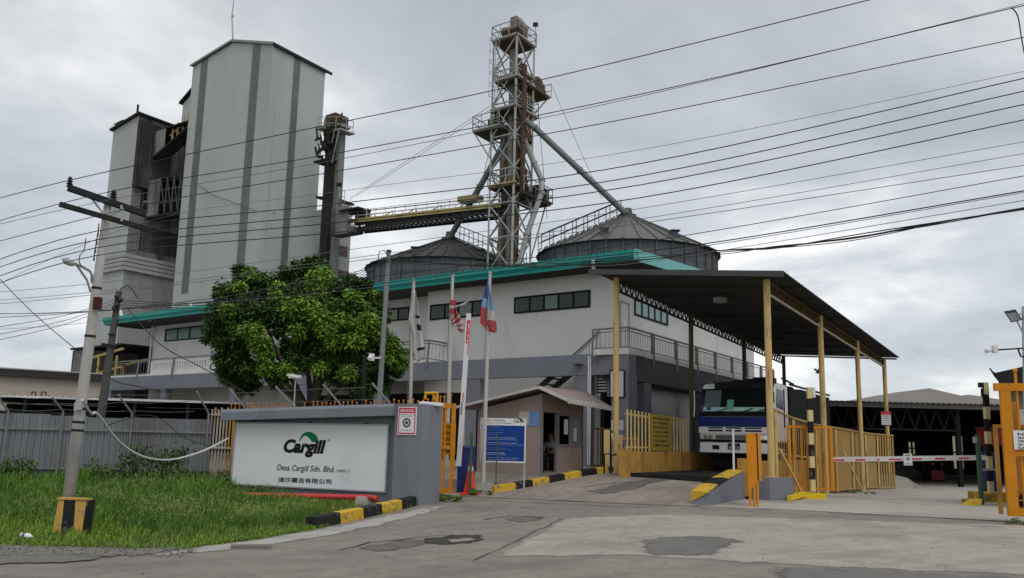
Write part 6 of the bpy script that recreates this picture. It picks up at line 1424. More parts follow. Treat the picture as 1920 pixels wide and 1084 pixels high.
# board, poster, low box on its wall
b = pbox_px(PBL, 993, 772, 1011, 799); mb = MB(); mb.pbox(PBL, *b, .004, .02); pz = thing('poster', 'pale blue picture poster pasted beside the booth doorway', 'poster', PBL.pt(b[0], b[2])); part('sheet', mb, mat('poster_blue', (.16, .28, .48), .5, 0, .35, 14), pz)
b = pbox_px(PBL, 974, 772, 993, 797); mb = MB(); mb.pbox(PBL, *b, .004, .015); single('noticeboard', mb, mat('cream_board', (.5, .47, .4), .7, 0, .06, 3), 'blank cream board on the booth wall behind the guideline sign', 'noticeboard')
b = pbox_px(PBL, 936, 890, 951, 905); mb = MB(); mb.pbox(PBL, b[0], b[1], b[2], b[3], .0, .12); mb.pbox(PBL, b[0] - .02, b[1] + .02, b[3], b[3] + .02, -.0, .14); single('meter_box', mb, mat('cream_board', (.5, .47, .4)), 'little cream box low on the booth front wall', 'box')
# desk and guard inside
dk = PBR.pt(.15, .55, -.25); de = thing('desk', 'dark desk with papers just inside the booth doorway', 'desk', dk)
mb = MB(); mb.box(PBR.pt(.25, 1.22, -.9), PBR.e * .5, PBR.n * .62, Z * .04); part('desk_top', mb, mat('desk_wood', (.07, .06, .05), .6), de)
for a, o in ((.28, -.85), (.7, -.85), (.28, -.33), (.7, -.33)): mb = MB(); mb.beam(PBR.pt(a, .56, o), PBR.pt(a, 1.22, o), .05); part('leg', mb, DARKST, de)
mb = MB(); mb.box(PBR.pt(.3, 1.262, -.6), PBR.e * .22, PBR.n * .28, Z * .01); part('papers', mb, PAPER, de)
def skin(name, verts, edges, radii, m, parent, root=0, sub=1):
    me = bpy.data.meshes.new(name); inv = wmat(parent).inverted() if parent else Matrix.Identity(4); me.from_pydata([inv @ Vector(v) for v in verts], edges, []); o = bpy.data.objects.new(name, me); COL.objects.link(o)
    sk = o.modifiers.new('s', 'SKIN'); ss = o.modifiers.new('b', 'SUBSURF'); ss.levels = sub; ss.render_levels = sub
    for i, r_ in enumerate(radii): o.data.skin_vertices[0].data[i].radius = (r_, r_) if not isinstance(r_, tuple) else r_; o.data.skin_vertices[0].data[i].use_root = (i == root)
    bpy.context.view_layer.update(); me2 = bpy.data.meshes.new_from_object(o.evaluated_get(bpy.context.evaluated_depsgraph_get())); bpy.data.objects.remove(o)
    me2.materials.clear(); me2.materials.append(m); me2.shade_smooth(); o2 = bpy.data.objects.new(name, me2); COL.objects.link(o2)
    if parent: o2.parent = parent
    return o2
sx, sy = PBR.e, PBR.n                                             # along the booth, towards the lane
pc = PBR.pt(shift(PBR, -.5).uv(1031, 830)[0] + .1, .56, -.5)                                       # guard sits facing the doorway end, behind the desk
S = lambda f, s, z: pc - sx * f + sy * s + Z * z                  # f forward (towards the desk), s towards the lane
chair = thing('chair', 'dark office chair under the seated guard in the booth', 'chair', S(0, 0, 0))
mb = MB(); mb.cbox(S(0, 0, .45), sx * .44, sy * .44, Z * .06); part('seat', mb, DARKST, chair); mb = MB(); mb.cbox(S(-.24, 0, .75), sx * .05, sy * .42, Z * .45); part('backrest', mb, DARKST, chair); mb = MB(); mb.beam(S(0, 0, 0.02), S(0, 0, .45), .06); part('leg', mb, DARKST, chair)
SKIN = mat('skin', (.22, .13, .09), .6, 0, .05, 4); UNI = mat('pale_uniform', (.34, .34, .33), .85, 0, .1, 8); VEST = mat('dark_vest', (.05, .05, .05), .85, 0, .2, 6)
sk_v = [S(0, 0, .55), S(.0, 0, .75), S(.02, 0, .95), S(.03, 0, 1.07), S(.04, 0, 1.15), S(.07, 0, 1.24), S(.07, 0, 1.33),
        S(.0, .19, 1.0), S(.08, .24, .76), S(.3, .14, .73), S(.38, .12, .735), S(.0, -.19, 1.0), S(.08, -.24, .76), S(.3, -.14, .73), S(.38, -.12, .735),
        S(.1, .1, .53), S(.42, .11, .52), S(.4, .11, .1), S(.52, .11, .04), S(.1, -.1, .53), S(.42, -.11, .52), S(.4, -.11, .1), S(.52, -.11, .04)]
sk_e = [(0, 1), (1, 2), (2, 3), (3, 4), (4, 5), (5, 6), (2, 7), (7, 8), (8, 9), (9, 10), (2, 11), (11, 12), (12, 13), (13, 14), (0, 15), (15, 16), (16, 17), (17, 18), (0, 19), (19, 20), (20, 21), (21, 22)]
sk_r = [.13, .13, .14, .06, .075, .1, .08, .06, .045, .036, .035, .06, .045, .036, .035, .085, .06, .045, .04, .085, .06, .045, .04]
guard = thing('person', 'guard in pale shirt and dark vest seated inside the booth doorway', 'person', S(0, 0, 0))
skin('body', sk_v, sk_e, sk_r, SKIN, guard)
skin('shirt', sk_v[:4] + [sk_v[7], sk_v[8], sk_v[9], sk_v[11], sk_v[12], sk_v[13]], [(0, 1), (1, 2), (2, 3), (2, 4), (4, 5), (5, 6), (2, 7), (7, 8), (8, 9)], [.14, .142, .152, .075, .072, .056, .044, .072, .056, .044], UNI, guard)
skin('vest', [S(0, 0, .62), S(.01, 0, .78), S(.02, 0, .93)], [(0, 1), (1, 2)], [.155, .158, .16], VEST, guard)
skin('trousers', [sk_v[k] for k in (0, 15, 16, 17, 19, 20, 21)], [(0, 1), (1, 2), (2, 3), (0, 4), (4, 5), (5, 6)], [.14, .095, .072, .06, .095, .072, .06], VEST, guard)
mb = MB(); mb.sphere(S(.04, 0, 1.31), .112, 12, 8, .9); part('hair', mb, LETTER, guard, smooth_=True)
mb = MB()
for sg in (-1, 1): mb.sphere(S(.158, .035 * sg, 1.27), .014, 6, 4)
part('eyes', mb, LETTER, guard); mb = MB(); mb.tube([S(.16, 0, 1.27), S(.19, 0, 1.235), S(.165, 0, 1.225)], .013, 6); part('nose', mb, SKIN, guard); mb = MB(); mb.beam(S(.166, -.025, 1.19), S(.166, .025, 1.19), .012); part('mouth', mb, mat('lips', (.12, .05, .04), .6), guard)
for sg in (-1, 1):
    mb = MB()
    for k, ln in enumerate((.06, .072, .076, .068)): 
        q = S(.39, sg * (.12 + .018 * (1.5 - k)), .735); mb.tube([q, q - sx * ln * .6 + Z * .008, q - sx * ln - Z * .012], [.009, .008, .006], 6)
    q = S(.36, sg * .09, .735); mb.tube([q, q - sx * .03 - sy * sg * .02, q - sx * .055 - sy * sg * .02], [.01, .009, .007], 6); part('fingers', mb, SKIN, guard)
# ------------------------------------------------------------------ blue guideline board
PG_ = Pl(at(942, 850, 24.4), (1, -.12)); b = pbox_px(PG_, 901, 783.5, 985, 868.5)
gb = thing('guideline_board', 'blue and white visitor guideline board on two thin legs before the booth', 'sign', PG_.pt((b[0] + b[1]) / 2, .3))
mb = MB(); mb.pbox(PG_, *b, -.03, 0); part('panel', mb, WHITES, gb)
c = pbox_px(PG_, 904, 797, 982.5, 865.5); mb = MB(); mb.pbox(PG_, *c, 0, .003); part('blue_field', mb, BLUES, gb)
c = pbox_px(PG_, 904, 799, 911, 862); mb = MB(); mb.pbox(PG_, *c, .003, .005); part('side_strip', mb, PAPER, gb)
for x in (905, 982.5): a = PG_.uv(x, 890)[0]; mb = MB(); mb.beam(PG_.pt(a, .2, -.05), PG_.pt(a, b[3] - .1, -.05), .045); part('leg', mb, GALV, gb)
text('heading', 'Visitor Guidelines', PG_, pbox_px(PG_, 906, 786, 947, 789.6), LETTER, gb, .004, 0, .012); text('heading', 'Petunjuk Untuk Pelawat', PG_, pbox_px(PG_, 906, 791.4, 959, 795.2), LETTER, gb, .004, 0, .012)
text('logo_lettering', 'Cargill', PG_, pbox_px(PG_, 963, 786.5, 983, 794.6), LETTER, gb, .004, .22, .02); leaf(PG_, 969, 784.3, 980, 788.5, LETTER, gb)
for y, s, x1, m in ((801, 'WEAR YOUR PASS', 938, 0), (806, 'Pakai pas pelawat', 945, 0), (811, 'FOLLOW SPEED LIMIT', 944, 0), (815, 'Ikut had laju', 934, 0), (821, 'KNOW EMERGENCY EXIT & MUSTER POINT', 967, 1), (824.5, 'Kenali pintu kecemasan & tempat berkumpul', 970, 1), (830.5, 'WEAR SAFETY SHOES AND SAFETY HELMET', 969, 1), (834, 'Pakai topi keledar dan kasut keselamatan semasa di sini', 983 - 3, 1), (840, 'USE PEDESTRIAN LANE', 949, 0), (843.5, 'Guna laluan pejalan kaki', 962, 0), (849, 'NO SMOKING AREA', 946, 1), (852.5, 'Kawasan larangan merokok', 948, 1), (858.5, 'NO PHOTOGRAPH TAKEN WITHOUT PERMISSION', 974, 1), (861.8, 'Tidak dibenarkan mengambil gambar tanpa izin', 970, 1)):
    text('guideline_text', s, PG_, pbox_px(PG_, 914, y - 1.1, x1, y + 1.3), WHITES if m else mat('dim_board_print', (.2, .25, .45), .6), gb, .006, 0, .015)
# ------------------------------------------------------------------ flagpoles and flags
def flagpole(xb, yb, xt, yt, D, lab, plinth):
    base = at(xb, yb, D); g_ = hz(base.x, base.y, 'high'); base.z = g_
    top = at(xt, yt, D); t = thing('flagpole', lab, 'flagpole', base, 'flagpoles before the office building')
    mb = MB(); mb.tube([base, base.lerp(top, .5), top], [.062, .052, .04], 10); part('pole', mb, FLAGP, t)
    mb = MB(); mb.tube([top, top + Z * .05], .055, 10); part('cap', mb, GALV, t)
    mb = MB(); mb.tube([at(xt - 4, yt + 8, D - .05), at(xb - 6, yb - 40, D - .06)], .008, 4); part('halyard', mb, WIREG, t)
    if plinth:
        mb = MB(); mb.prism([base + Vector((-.34, -.3, -.1)), base + Vector((.34, -.3, -.1)), base + Vector((.28, -.22, .2)), base + Vector((-.25, -.22, .2))], (0, .5, 0)); part('plinth', mb, CONCL, t)
    return base, top
flagpole(769, 800, 776, 526, 25.9, 'leftmost cream flagpole carrying the white flag', True); flagpole(836, 905, 849, 518, 25.0, 'middle cream flagpole carrying the striped flag', True); flagpole(905, 916, 919, 513, 24.2, 'cream flagpole in front of the booth carrying the red and blue flag', True)
def flag(lab, D, rows, colf, mats, nu=10, fold=.10):
    """cloth hung between left and right outlines given row by row"""
    vs, fs, mi = [], [], []; R = []
    for i in range(len(rows) - 1):
        (xl, xr, yl, yr), (xl2, xr2, yl2, yr2) = rows[i], rows[i + 1]; st = 5
        for k in range(st): t = k / st; R.append((xl + (xl2 - xl) * t, xr + (xr2 - xr) * t, yl + (yl2 - yl) * t, yr + (yr2 - yr) * t))
    R.append(rows[-1]); n = len(R)
    for i, (xl, xr, yl, yr) in enumerate(R):
        for j in range(nu + 1):
            u = j / nu; vs.append(at(xl + (xr - xl) * u, yl + (yr - yl) * u, D - .07 + fold * math.sin(u * 9 + i * .25) * (.3 + u)))
    for i in range(n - 1):
        for j in range(nu): k = i * (nu + 1) + j; fs.append((k, k + 1, k + nu + 2, k + nu + 1)); mi.append(colf((j + .5) / nu, (i + .5) / (n - 1)))
    c = vs[0].copy(); me = bpy.data.meshes.new('flag'); me.from_pydata([v - c for v in vs], [], fs)
    for m in mats: me.materials.append(m)
    for p, k in zip(me.polygons, mi): p.material_index = k
    me.shade_smooth(); o = bpy.data.objects.new('flag', me); COL.objects.link(o); o.location = c; tag(o, lab, 'flag', 'flags on the flagpoles'); 
    sm = o.modifiers.new('thickness', 'SOLIDIFY'); sm.thickness = .004; return o
FR_ = mat('flag_red', (.40, .075, .085), .9, 0, .06, 4); FB_ = mat('flag_royal_blue', (.06, .065, .22), .9); FLB = mat('flag_light_blue', (.16, .35, .55), .9)
flag('grey white flag with black lettering hanging limp on the leftmost pole', 25.9, [(773, 779, 545, 545), (769, 784, 575, 575), (766, 788, 600, 603), (775, 792, 628, 632), (776, 797, 660, 655), (782, 794, 680, 672)],
     lambda u, v: 1 if (u > .55 and .30 < v < .38) or (u > .62 and .42 < v < .52) or (.15 < u < .55 and .62 < v < .66) or (u > .3 and .74 < v < .80) or (.3 < u < .65 and .8 < v < .9 and int(v * 40) % 2) else 0, [CLOTHW, mat('flag_black', (.02, .02, .02), .9)])
flag('torn red and white striped flag wrapped on the middle pole', 25.0, [(843, 855, 562, 562), (843, 856, 590, 588), (846, 857, 600, 584), (849, 866, 610, 600), (856, 870, 616, 618), (862, 868, 623, 624)], lambda u, v: int(v * 15) % 2, [FR_, CLOTHW])
flag('red flag with blue top hanging limp on the pole before the booth', 24.2, [(914, 916, 527, 527), (909, 920, 545, 552), (904, 925, 566, 573), (902, 928, 580, 592), (900, 931, 606, 609), (912, 932, 618, 622), (924, 929, 624, 624)],
     lambda u, v: (0 if v < .27 else 1 if v < .42 else 2) if u < .5 else (1 if v < .44 else 3 if v < .6 else 2), [FB_, FLB, FR_, CLOTHW])
mb = MB(); mb.tube([at(855, 575, 24.9), at(864, 572, 24.8), at(872, 569, 24.9), at(880, 564, 24.8)], [.025, .018, .03, .01], 4); o = [x for x in COL.objects if x.name.startswith('flag') and x.get('category') == 'flag'][1]; part('torn_strip', mb, CLOTHW, o)
# ------------------------------------------------------------------ gates
PL_ = Pl(at(838, 926, 22.6), (1, .15)); b = pbox_px(PL_, 822, 756, 851, 925)
lg = thing('gate', 'orange barred steel gate leaf folded against the sign wall pier', 'gate', PL_.pt((b[0] + b[1]) / 2, b[2]))
mb = MB(); mb.beam(PL_.pt(b[1] - .07, b[2]), PL_.pt(b[1] - .07, b[3]), .14, .1); mb.beam(PL_.pt(b[0] - .2, b[3] - .06), PL_.pt(b[1] - .14, b[3] - .06), .1, .12); mb.beam(PL_.pt(b[0] - .2, b[2] + .06), PL_.pt(b[1] - .14, b[2] + .06), .1, .12); zm = PL_.uv(838, 839)[1]; mb.beam(PL_.pt(b[0] - .2, zm), PL_.pt(b[1] - .14, zm), .1, .09); part('frame', mb, ORANGE, lg)
for x in (827.5, 833.5, 819): a = PL_.uv(x, 840)[0]; mb = MB(); mb.beam(PL_.pt(a, b[2] + .1), PL_.pt(a, b[3] - .1), .05); part('bar', mb, ORANGE, lg)
for x, yt in ((826, 744), (833, 744), (845.5, 741), (812, 747)): a = PL_.uv(x, 750)[0]; mb = MB(); zt__ = PL_.uv(x, yt)[1]; mb.tube([PL_.pt(a, b[3] - .02), PL_.pt(a, zt__)], .014, 6); mb.sphere(PL_.pt(a, zt__), .03, 6, 4); part('spike', mb, ORANGE, lg)
mb = MB(); mb.tube([PL_.px(798, 748, -.2), PL_.px(799, 737, -.2), PL_.px(820, 736, -.2), PL_.px(822, 760, -.2)], .05, 6); mb.beam(PL_.px(813, 738, -.2), PL_.px(820, 757, -.2), .05); part('top_bracket', mb, mat('orange_yellow', (.6, .33, .02), .5), lg)
Pn = shift(PL_, -.25); b2 = pbox_px(Pn, 822, 793, 853, 853); yb_ = thing('yellow_board', 'yellow lettered board hung behind the folded orange gate', 'sign', Pn.pt(b2[0], b2[2])); mb = MB(); mb.pbox(Pn, *b2, -.03, 0); part('panel', mb, mat('amber_board', (.58, .30, .012), .5, 0, .06, 3), yb_)
for k, s in enumerate(('AWAS', 'BERHENTI', 'DI SINI', 'LAPOR', 'DIRI')): text('lettering', s, Pn, (b2[0] + .06, b2[1] - .08, b2[3] - .14 - k * .15, b2[3] - .06 - k * .15), mat('board_letter_brown', (.07, .05, .02)), yb_, .006, 0, .02)
PRg = Pl(at(1893, 975, 18.5), (1, -.3)); zg0 = PRg.uv(1895, 968)[1]; zg1 = PRg.uv(1895, 733)[1]; a0 = PRg.uv(1880, 800)[0]; a1 = a0 + 2.3
rg = thing('gate', 'big orange barred gate with thick frame at the right edge of the driveway', 'gate', PRg.pt((a0 + a1) / 2, zg0))
mb = MB(); w_ = PRg.uv(1907, 850)[0] - PRg.uv(1887, 850)[0]; mb.pbox(PRg, a0, a0 + w_, zg0, zg1, -.14, 0); mb.pbox(PRg, a1 - w_, a1, zg0, zg1, -.14, 0); mb.pbox(PRg, a0 - .1, a1 + .1, zg1 + .003, zg1 + .16, -.14, .0); zmd = PRg.uv(1905, 850)[1]; mb.pbox(PRg, a0 + w_ + .003, a1 - w_ - .003, zmd - .06, zmd + .04, -.1, -.01); mb.pbox(PRg, a0 + w_ + .003, a1 - w_ - .003, zg0, zg0 + .16, -.12, -.01); part('frame', mb, ORANGE, rg)
for k in range(1, 9): a = a0 + w_ + (a1 - a0 - 2 * w_) * (k - .45) / 8.6; mb = MB(); mb.tube([PRg.pt(a, zg0 + .1, -.06), PRg.pt(a, zg1 + .42, -.06)], .028, 8); mb.sphere(PRg.pt(a, zg1 + .43, -.06), .05, 8, 5); part('bar', mb, ORANGE, rg)
mb = MB()
for k in range(6): mb.tube([PRg.pt(a0 + w_, zg0 + .3 + k * .2, -.2), PRg.pt(a0 + w_ + .5, zg0 + .36 + k * .2, -.22), PRg.pt(a1, zg0 + .3 + k * .2, -.2)], .012, 5)
part('wire_mesh', mb, RUSTO, rg)
mb = MB(); o_ = LV * .8; mb.pbox(shift(PRg, -.55), a0 - .06, a0 + .02, zg0, zg1 - .75, -.06, 0); mb.pbox(shift(PRg, -.55), a0 - .06, a0 + .9, zg1 - .747, zg1 - .68, -.06, 0); mb.pbox(shift(PRg, -.5), a0 + .32, a0 + .45, zg0, zg1 - .2, -.1, 0); part('rear_frame', mb, RUSTO, rg)
mb = MB(); c = PRg.pt(a0 + .36, zg0 + .3, -.3); mb.tube([c - PRg.n * .05, c + PRg.n * .05], .13, 16); part('wheel', mb, TYRE, rg)
Pq = shift(PRg, .01); b = pbox_px(Pq, 1899, 807, 1921, 843); s_ = thing('gate_sign', 'white lettered sign fixed on the right-hand orange gate', 'sign', Pq.pt(b[0], b[2])); b = (b[0], b[0] + .6, b[2], b[3]); mb = MB(); mb.pbox(Pq, *b, 0, .02); part('panel', mb, WHITES, s_)
for k, s in enumerate(('NOTIS', 'SILA BERHENTI', 'DAN LAPOR DIRI', 'DI PONDOK', 'KAWALAN')): text('lettering', s, Pq, (b[0] + .08, b[1] - .08, b[3] - .1 - k * .07, b[3] - .05 - k * .07), LETTER, s_, .024, 0, .02)
b = pbox_px(shift(PRg, -.2), 1911, 768, 1921, 797); Pq = shift(PRg, -.18); s_ = thing('gate_notice', 'upper grey paper notice behind the bars of the right-hand gate', 'notice', Pq.pt(b[0], b[2])); mb = MB(); mb.pbox(Pq, b[0], b[0] + .35, b[2], b[3], 0, .01); part('sheet', mb, PAPER, s_); text('print', 'NOTIS', Pq, (b[0] + .05, b[0] + .3, b[3] - .1, b[3] - .04), GREYT, s_, .014)
# sign on the last canopy post
p = at(1661.5, 785, L(0, 19.35).y - .12); Ps = front(1661.5, 785, p.y); b = pbox_px(Ps, 1651, 771, 1672, 798)
s_ = thing('post_sign', 'white sign with red heading strapped to the farthest canopy post', 'sign', Ps.pt(b[0], b[2])); mb = MB(); mb.pbox(Ps, *b, -.02, 0); part('panel', mb, mat('maroon_frame', (.15, .03, .05), .5), s_); mb = MB(); mb.pbox(Ps, b[0] + .03, b[1] - .03, b[2] + .03, b[3] - .16, 0, .004); part('field', mb, PAPER, s_); mb = MB(); mb.pbox(Ps, b[0] + .03, b[1] - .03, b[3] - .15, b[3] - .03, 0, .004); part('heading_band', mb, REDS, s_)
for k in range(4): text('lettering', ('SPEED LIMIT', '10 KM/H', 'HAD LAJU', '10 KM/J')[k], Ps, (b[0] + .08, b[1] - .08, b[3] - .24 - k * .1, b[3] - .19 - k * .1), LETTER, s_, .006, 0, .02)
# ------------------------------------------------------------------ open shed in the background at the right
YW = 42.0; PWH = front(1700, 758, YW); za = PWH.uv(1700, 757)[1]; zb_ = PWH.uv(1700, 765)[1]; x0_, x1_ = PWH.uv(1450, 780)[0], PWH.uv(1990, 780)[0] + 14
wh = thing('open_shed', 'long dark open fronted warehouse shed behind the exit barrier', 'building', PWH.pt((x0_ + x1_) / 2, -.1))
mb = MB(); mb.pbox(PWH, x0_, x1_, zb_, za, -.08, 0); part('eaves_board', mb, mat('shed_eaves_grey', (.13, .13, .13), .7, 0, .1, 1), wh)
mb = MB(); mb.corr(PWH.pt(x0_, za + .02, .2), Vector((x1_ - x0_, 0, 0)), Vector((0, 24, .3)), Z, .25, .05); part('roof', mb, mat('shed_roof_grey', (.2, .195, .185), .7, 0, .1, .6), wh)
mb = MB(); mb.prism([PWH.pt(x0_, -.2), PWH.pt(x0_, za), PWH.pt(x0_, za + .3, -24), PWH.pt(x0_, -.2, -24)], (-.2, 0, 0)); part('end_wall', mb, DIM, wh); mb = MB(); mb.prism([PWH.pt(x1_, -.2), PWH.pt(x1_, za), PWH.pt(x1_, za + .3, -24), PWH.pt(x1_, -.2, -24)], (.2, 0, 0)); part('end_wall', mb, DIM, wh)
PB_ = front(1700, 800, YW + 22); mb = MB(); xa, xb = PB_.uv(1300, 800)[0], PB_.uv(2150, 800)[0]; zt__ = za + .3
d0, d1 = PB_.uv(1787, 840)[0], PB_.uv(1806, 840)[0]; e0, e1 = PB_.uv(1704, 840)[0], PB_.uv(1716, 840)[0]; dz1, dz0 = PB_.uv(1796, 818)[1], PB_.uv(1796, 879)[1]; ez1, ez0 = PB_.uv(1710, 829)[1], PB_.uv(1710, 852)[1]
for a, b_, c, d in ((xa, e0, -.3, zt__), (e0, e1, ez1, zt__), (e0, e1, -.3, ez0), (e1, d0, -.3, zt__), (d0, d1, dz1, zt__), (d0, d1, -.3, dz0), (d1, xb, -.3, zt__)): mb.pbox(PB_, a, b_, c, d, -.1, 0)
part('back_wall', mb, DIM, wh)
mb = MB(); mb.pbox(PB_, d0, d1, (dz0 + dz1) / 2 - .05, (dz0 + dz1) / 2 + .05, -.05, .02); mb.pbox(PB_, (e0 + e1) / 2 - .06, (e0 + e1) / 2 + .06, ez0, ez1, -.05, .02); mb.pbox(PB_, e0, e1, (ez0 + ez1) / 2 - .05, (ez0 + ez1) / 2 + .05, -.05, .021); part('window_bar', mb, FRAMED, wh)
for k in range(9):
    x = x0_ + (x1_ - x0_) * k / 8; mb = MB(); mb.beam(Vector((x, YW + .4, -.2)), Vector((x, YW + .4, za - .1)), .2)
    for j in range(4): mb.beam(Vector((x, YW + .5 + j * 5.6, za - .9)), Vector((x, YW + .5 + j * 5.6 + 2.8, za - .1)), .08); mb.beam(Vector((x, YW + 3.3 + j * 5.6, za - .1)), Vector((x, YW + 6.1 + j * 5.6, za - .9)), .08)
    mb.beam(Vector((x, YW + .5, za - .9)), Vector((x, YW + 22, za - .9)), .09); part('frame', mb, mat('shed_steel', (.016, .016, .016), .8, spec=.05), wh)
mb = MB()
for k in range(40):
    xa_, xb_ = x0_ + (x1_ - x0_) * k / 40, x0_ + (x1_ - x0_) * (k + 1) / 40; m_ = (xa_ + xb_) / 2; mb.beam(Vector((xa_, YW + .3, zb_ - 1.0)), Vector((m_, YW + .3, zb_)), .06); mb.beam(Vector((m_, YW + .3, zb_)), Vector((xb_, YW + .3, zb_ - 1.0)), .06)
mb.beam(Vector((x0_, YW + .3, zb_ - 1.0)), Vector((x1_, YW + .3, zb_ - 1.0)), .09); part('front_truss', mb, mat('shed_steel', (.07, .07, .07)), wh)
mb = MB(); mb.prism([PWH.pt(x0_, za - .06, -.3), PWH.pt(x1_, za - .06, -.3), PWH.pt(x1_, za + .22, -23.9), PWH.pt(x0_, za + .22, -23.9)], Z * .02); part('shade_sheet', mb, DIM, wh)  # dark sheet added below the roof to keep the shed inside shaded
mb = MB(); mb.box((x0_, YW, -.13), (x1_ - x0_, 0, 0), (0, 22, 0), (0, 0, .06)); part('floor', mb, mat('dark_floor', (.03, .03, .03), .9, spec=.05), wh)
mb = MB(); mb.box((8, YW + 28, -.3), (44, 0, 0), (0, .3, 0), (0, 0, 4.0)); part('yard_wall', mb, mat('lit_tan_wall', (.5, .43, .28), .8, 0, .08, .8), wh)
c = at(1710, 905, 39.5); c.z = -.1; mb = MB(); mb.prism([Vector((c.x - 1.6, c.y, -.1)), Vector((c.x - .9, c.y, .55)), Vector((c.x - .2, c.y, .4)), Vector((c.x + .5, c.y, -.05))], (0, 2.0, 0)); single('concrete_ramp_edge', mb, CONC, 'low sloping concrete edge at the shed mouth behind the farthest post', 'kerb')
# gabled roofs beyond
def gable(xl, xr, xp, yb, yp, D, lab):
    t = thing('distant_building', lab, 'building', at(xp, 830, D)); l_, r_, p_ = at(xl, yb, D), at(xr, yb, D), at(xp, yp, D); mb = MB()
    p_ = at(xp, yp, D + 7); mb.add([l_, r_, p_, l_ + Vector((0, 22, 0)), r_ + Vector((0, 22, 0)), p_ + Vector((0, 8, 0))], [(0, 1, 2), (1, 4, 5, 2), (4, 3, 5), (3, 0, 2, 5)]); part('roof', mb, mat('distant_tan_roof', (.19, .168, .148), .8, 0, .06, .4), t)
    mb = MB(); g0 = -.2; ins = .6; mb.box((l_.x + ins, l_.y + ins, g0), (r_.x - l_.x - 2 * ins, 0, 0), (0, 20, 0), (0, 0, min(l_.z, r_.z) - g0 - .01)); part('wall', mb, TANW, t); return t
gable(1585, 1890, 1742, 762, 728, 78, 'wide tan hipped roof rising beyond the dark shed'); gable(1755, 1960, 1817, 762, 740, 92, 'second smaller tan roof farther right beyond the shed')
# forklift
c = at(1750, 900, 49); c.z = -.06; fk = thing('forklift', 'red forklift parked in the dark shed', 'forklift', c)
RB = mat('forklift_red', (.13, .012, .02), .5)
mb = MB(); mb.prism([c + Vector((-.55, -.9, .2)), c + Vector((.55, -.9, .2)), c + Vector((.6, -.9, .8)), c + Vector((.45, -.9, 1.0)), c + Vector((-.45, -.9, 1.0)), c + Vector((-.6, -.9, .8))], (0, 1.6, 0)); part('body', mb, RB, fk)
mb = MB(); 
for sx_ in (-.45, .45): mb.beam(c + Vector((sx_, -.8, 1.0)), c + Vector((sx_ * .9, -.5, 2.0)), .07); mb.beam(c + Vector((sx_, .6, 1.0)), c + Vector((sx_ * .9, .4, 2.0)), .07)
mb.box(c + Vector((-.45, -.6, 2.0)), (.9, 0, 0), (0, 1.1, 0), (0, 0, .06)); part('overhead_guard', mb, DARKST, fk)
mb = MB()
for sx_ in (-.3, .3): mb.beam(c + Vector((sx_, 1.0, .1)), c + Vector((sx_, 1.0, 2.2)), .1); mb.beam(c + Vector((sx_, 1.0, .12)), c + Vector((sx_, 2.0, .12)), .1, .04)
part('mast', mb, DARKST, fk)
for sx_ in (-.4, .4): mb = MB(); q = c + Vector((sx_, -.92, 1.55)); mb.sphere(q, .07, 8, 5); part('lamp', mb, PAPER, fk)
for sx_ in (-.6, .45):
    for y_ in (-.5, .6): mb = MB(); q = c + Vector((sx_, y_, .27)); mb.tube([q, q + Vector((.16, 0, 0))], .27, 14); part('wheel', mb, TYRE, fk)
for o_ in (fk,): o_.scale = (.62, .62, .62)
# ------------------------------------------------------------------ gatehouse, lamp pole at the right edge
PGH = front(1890, 700, 22.5)
gh = thing('gatehouse', 'gatehouse roof with upturned dark eaves behind the right-hand gate', 'building', PGH.px(1960, 950))
q = [PGH.px(1859, 694), PGH.px(1866, 699), PGH.px(1920, 687), PGH.px(1990, 674), PGH.px(1990, 731), PGH.px(1877, 731), PGH.px(1871, 714)]
mb = MB(); mb.prism(q, LV * 3.2); part('roof', mb, mat('dark_brown_roof', (.022, .02, .02), .8, 0, .2, 1), gh)
mb = MB(); mb.prism([PGH.px(1854, 690), PGH.px(1857, 690), PGH.px(1868, 706), PGH.px(1864, 706)], LV * 3.2); part('eaves_tip', mb, mat('dark_brown_roof', (.022, .02, .02)), gh)
mb = MB(); a0 = PGH.uv(1897, 800)[0]; a1 = PGH.uv(1990, 800)[0]; mb.box(PGH.pt(a0, .05, -.3), PGH.e * (a1 - a0), LV * 2.6, Z * (PGH.uv(1895, 728)[1] - .05)); part('wall', mb, mat('gatehouse_wall', (.16, .15, .14), .8, 0, .08, 1), gh)
mb = MB(); mb.pbox(PGH, a0 + .2, a1 - .1, 1.1, 2.3, -.29, -.25); part('window', mb, GLASSD, gh)
p0 = at(1922, 900, 20.5); p0.z = hz(p0.x, p0.y) ; p1 = at(1921, 575, 20.5); lpz = thing('lamp_pole', 'grey steel lamp pole at the right edge carrying a floodlight', 'lamp pole', p0)
mb = MB(); mb.tube([p0, p1], .06, 10); part('pole', mb, GALV, lpz)
mb = MB(); f = [at(1884, 587, 20.2), at(1906, 583, 20.5), at(1917, 600, 20.5), at(1896, 605, 20.2)]; nn_ = Vector((.1, .75, .65)).normalized(); mb.prism(f, nn_ * .07); fh = part('floodlight', mb, DARKST, lpz)
mb = MB(); ctr = sum(f, Vector()) / 4; mb.add([ctr + (v - ctr) * .82 - nn_ * .004 for v in f], [(0, 1, 2, 3)]); part('lens', mb, mat('lamp_lens', (.16, .16, .165), .3), fh)
mb = MB(); mb.beam(at(1909, 590, 20.5), at(1922, 588, 20.5), .035); mb.beam(at(1907, 602, 20.5), at(1917, 622, 20.5), .03); part('bracket', mb, GALV, lpz)
cc = at(1880, 656, 20.4); ca = thing('security_camera', 'grey security camera on a long arm from the right edge lamp pole', 'camera', cc)
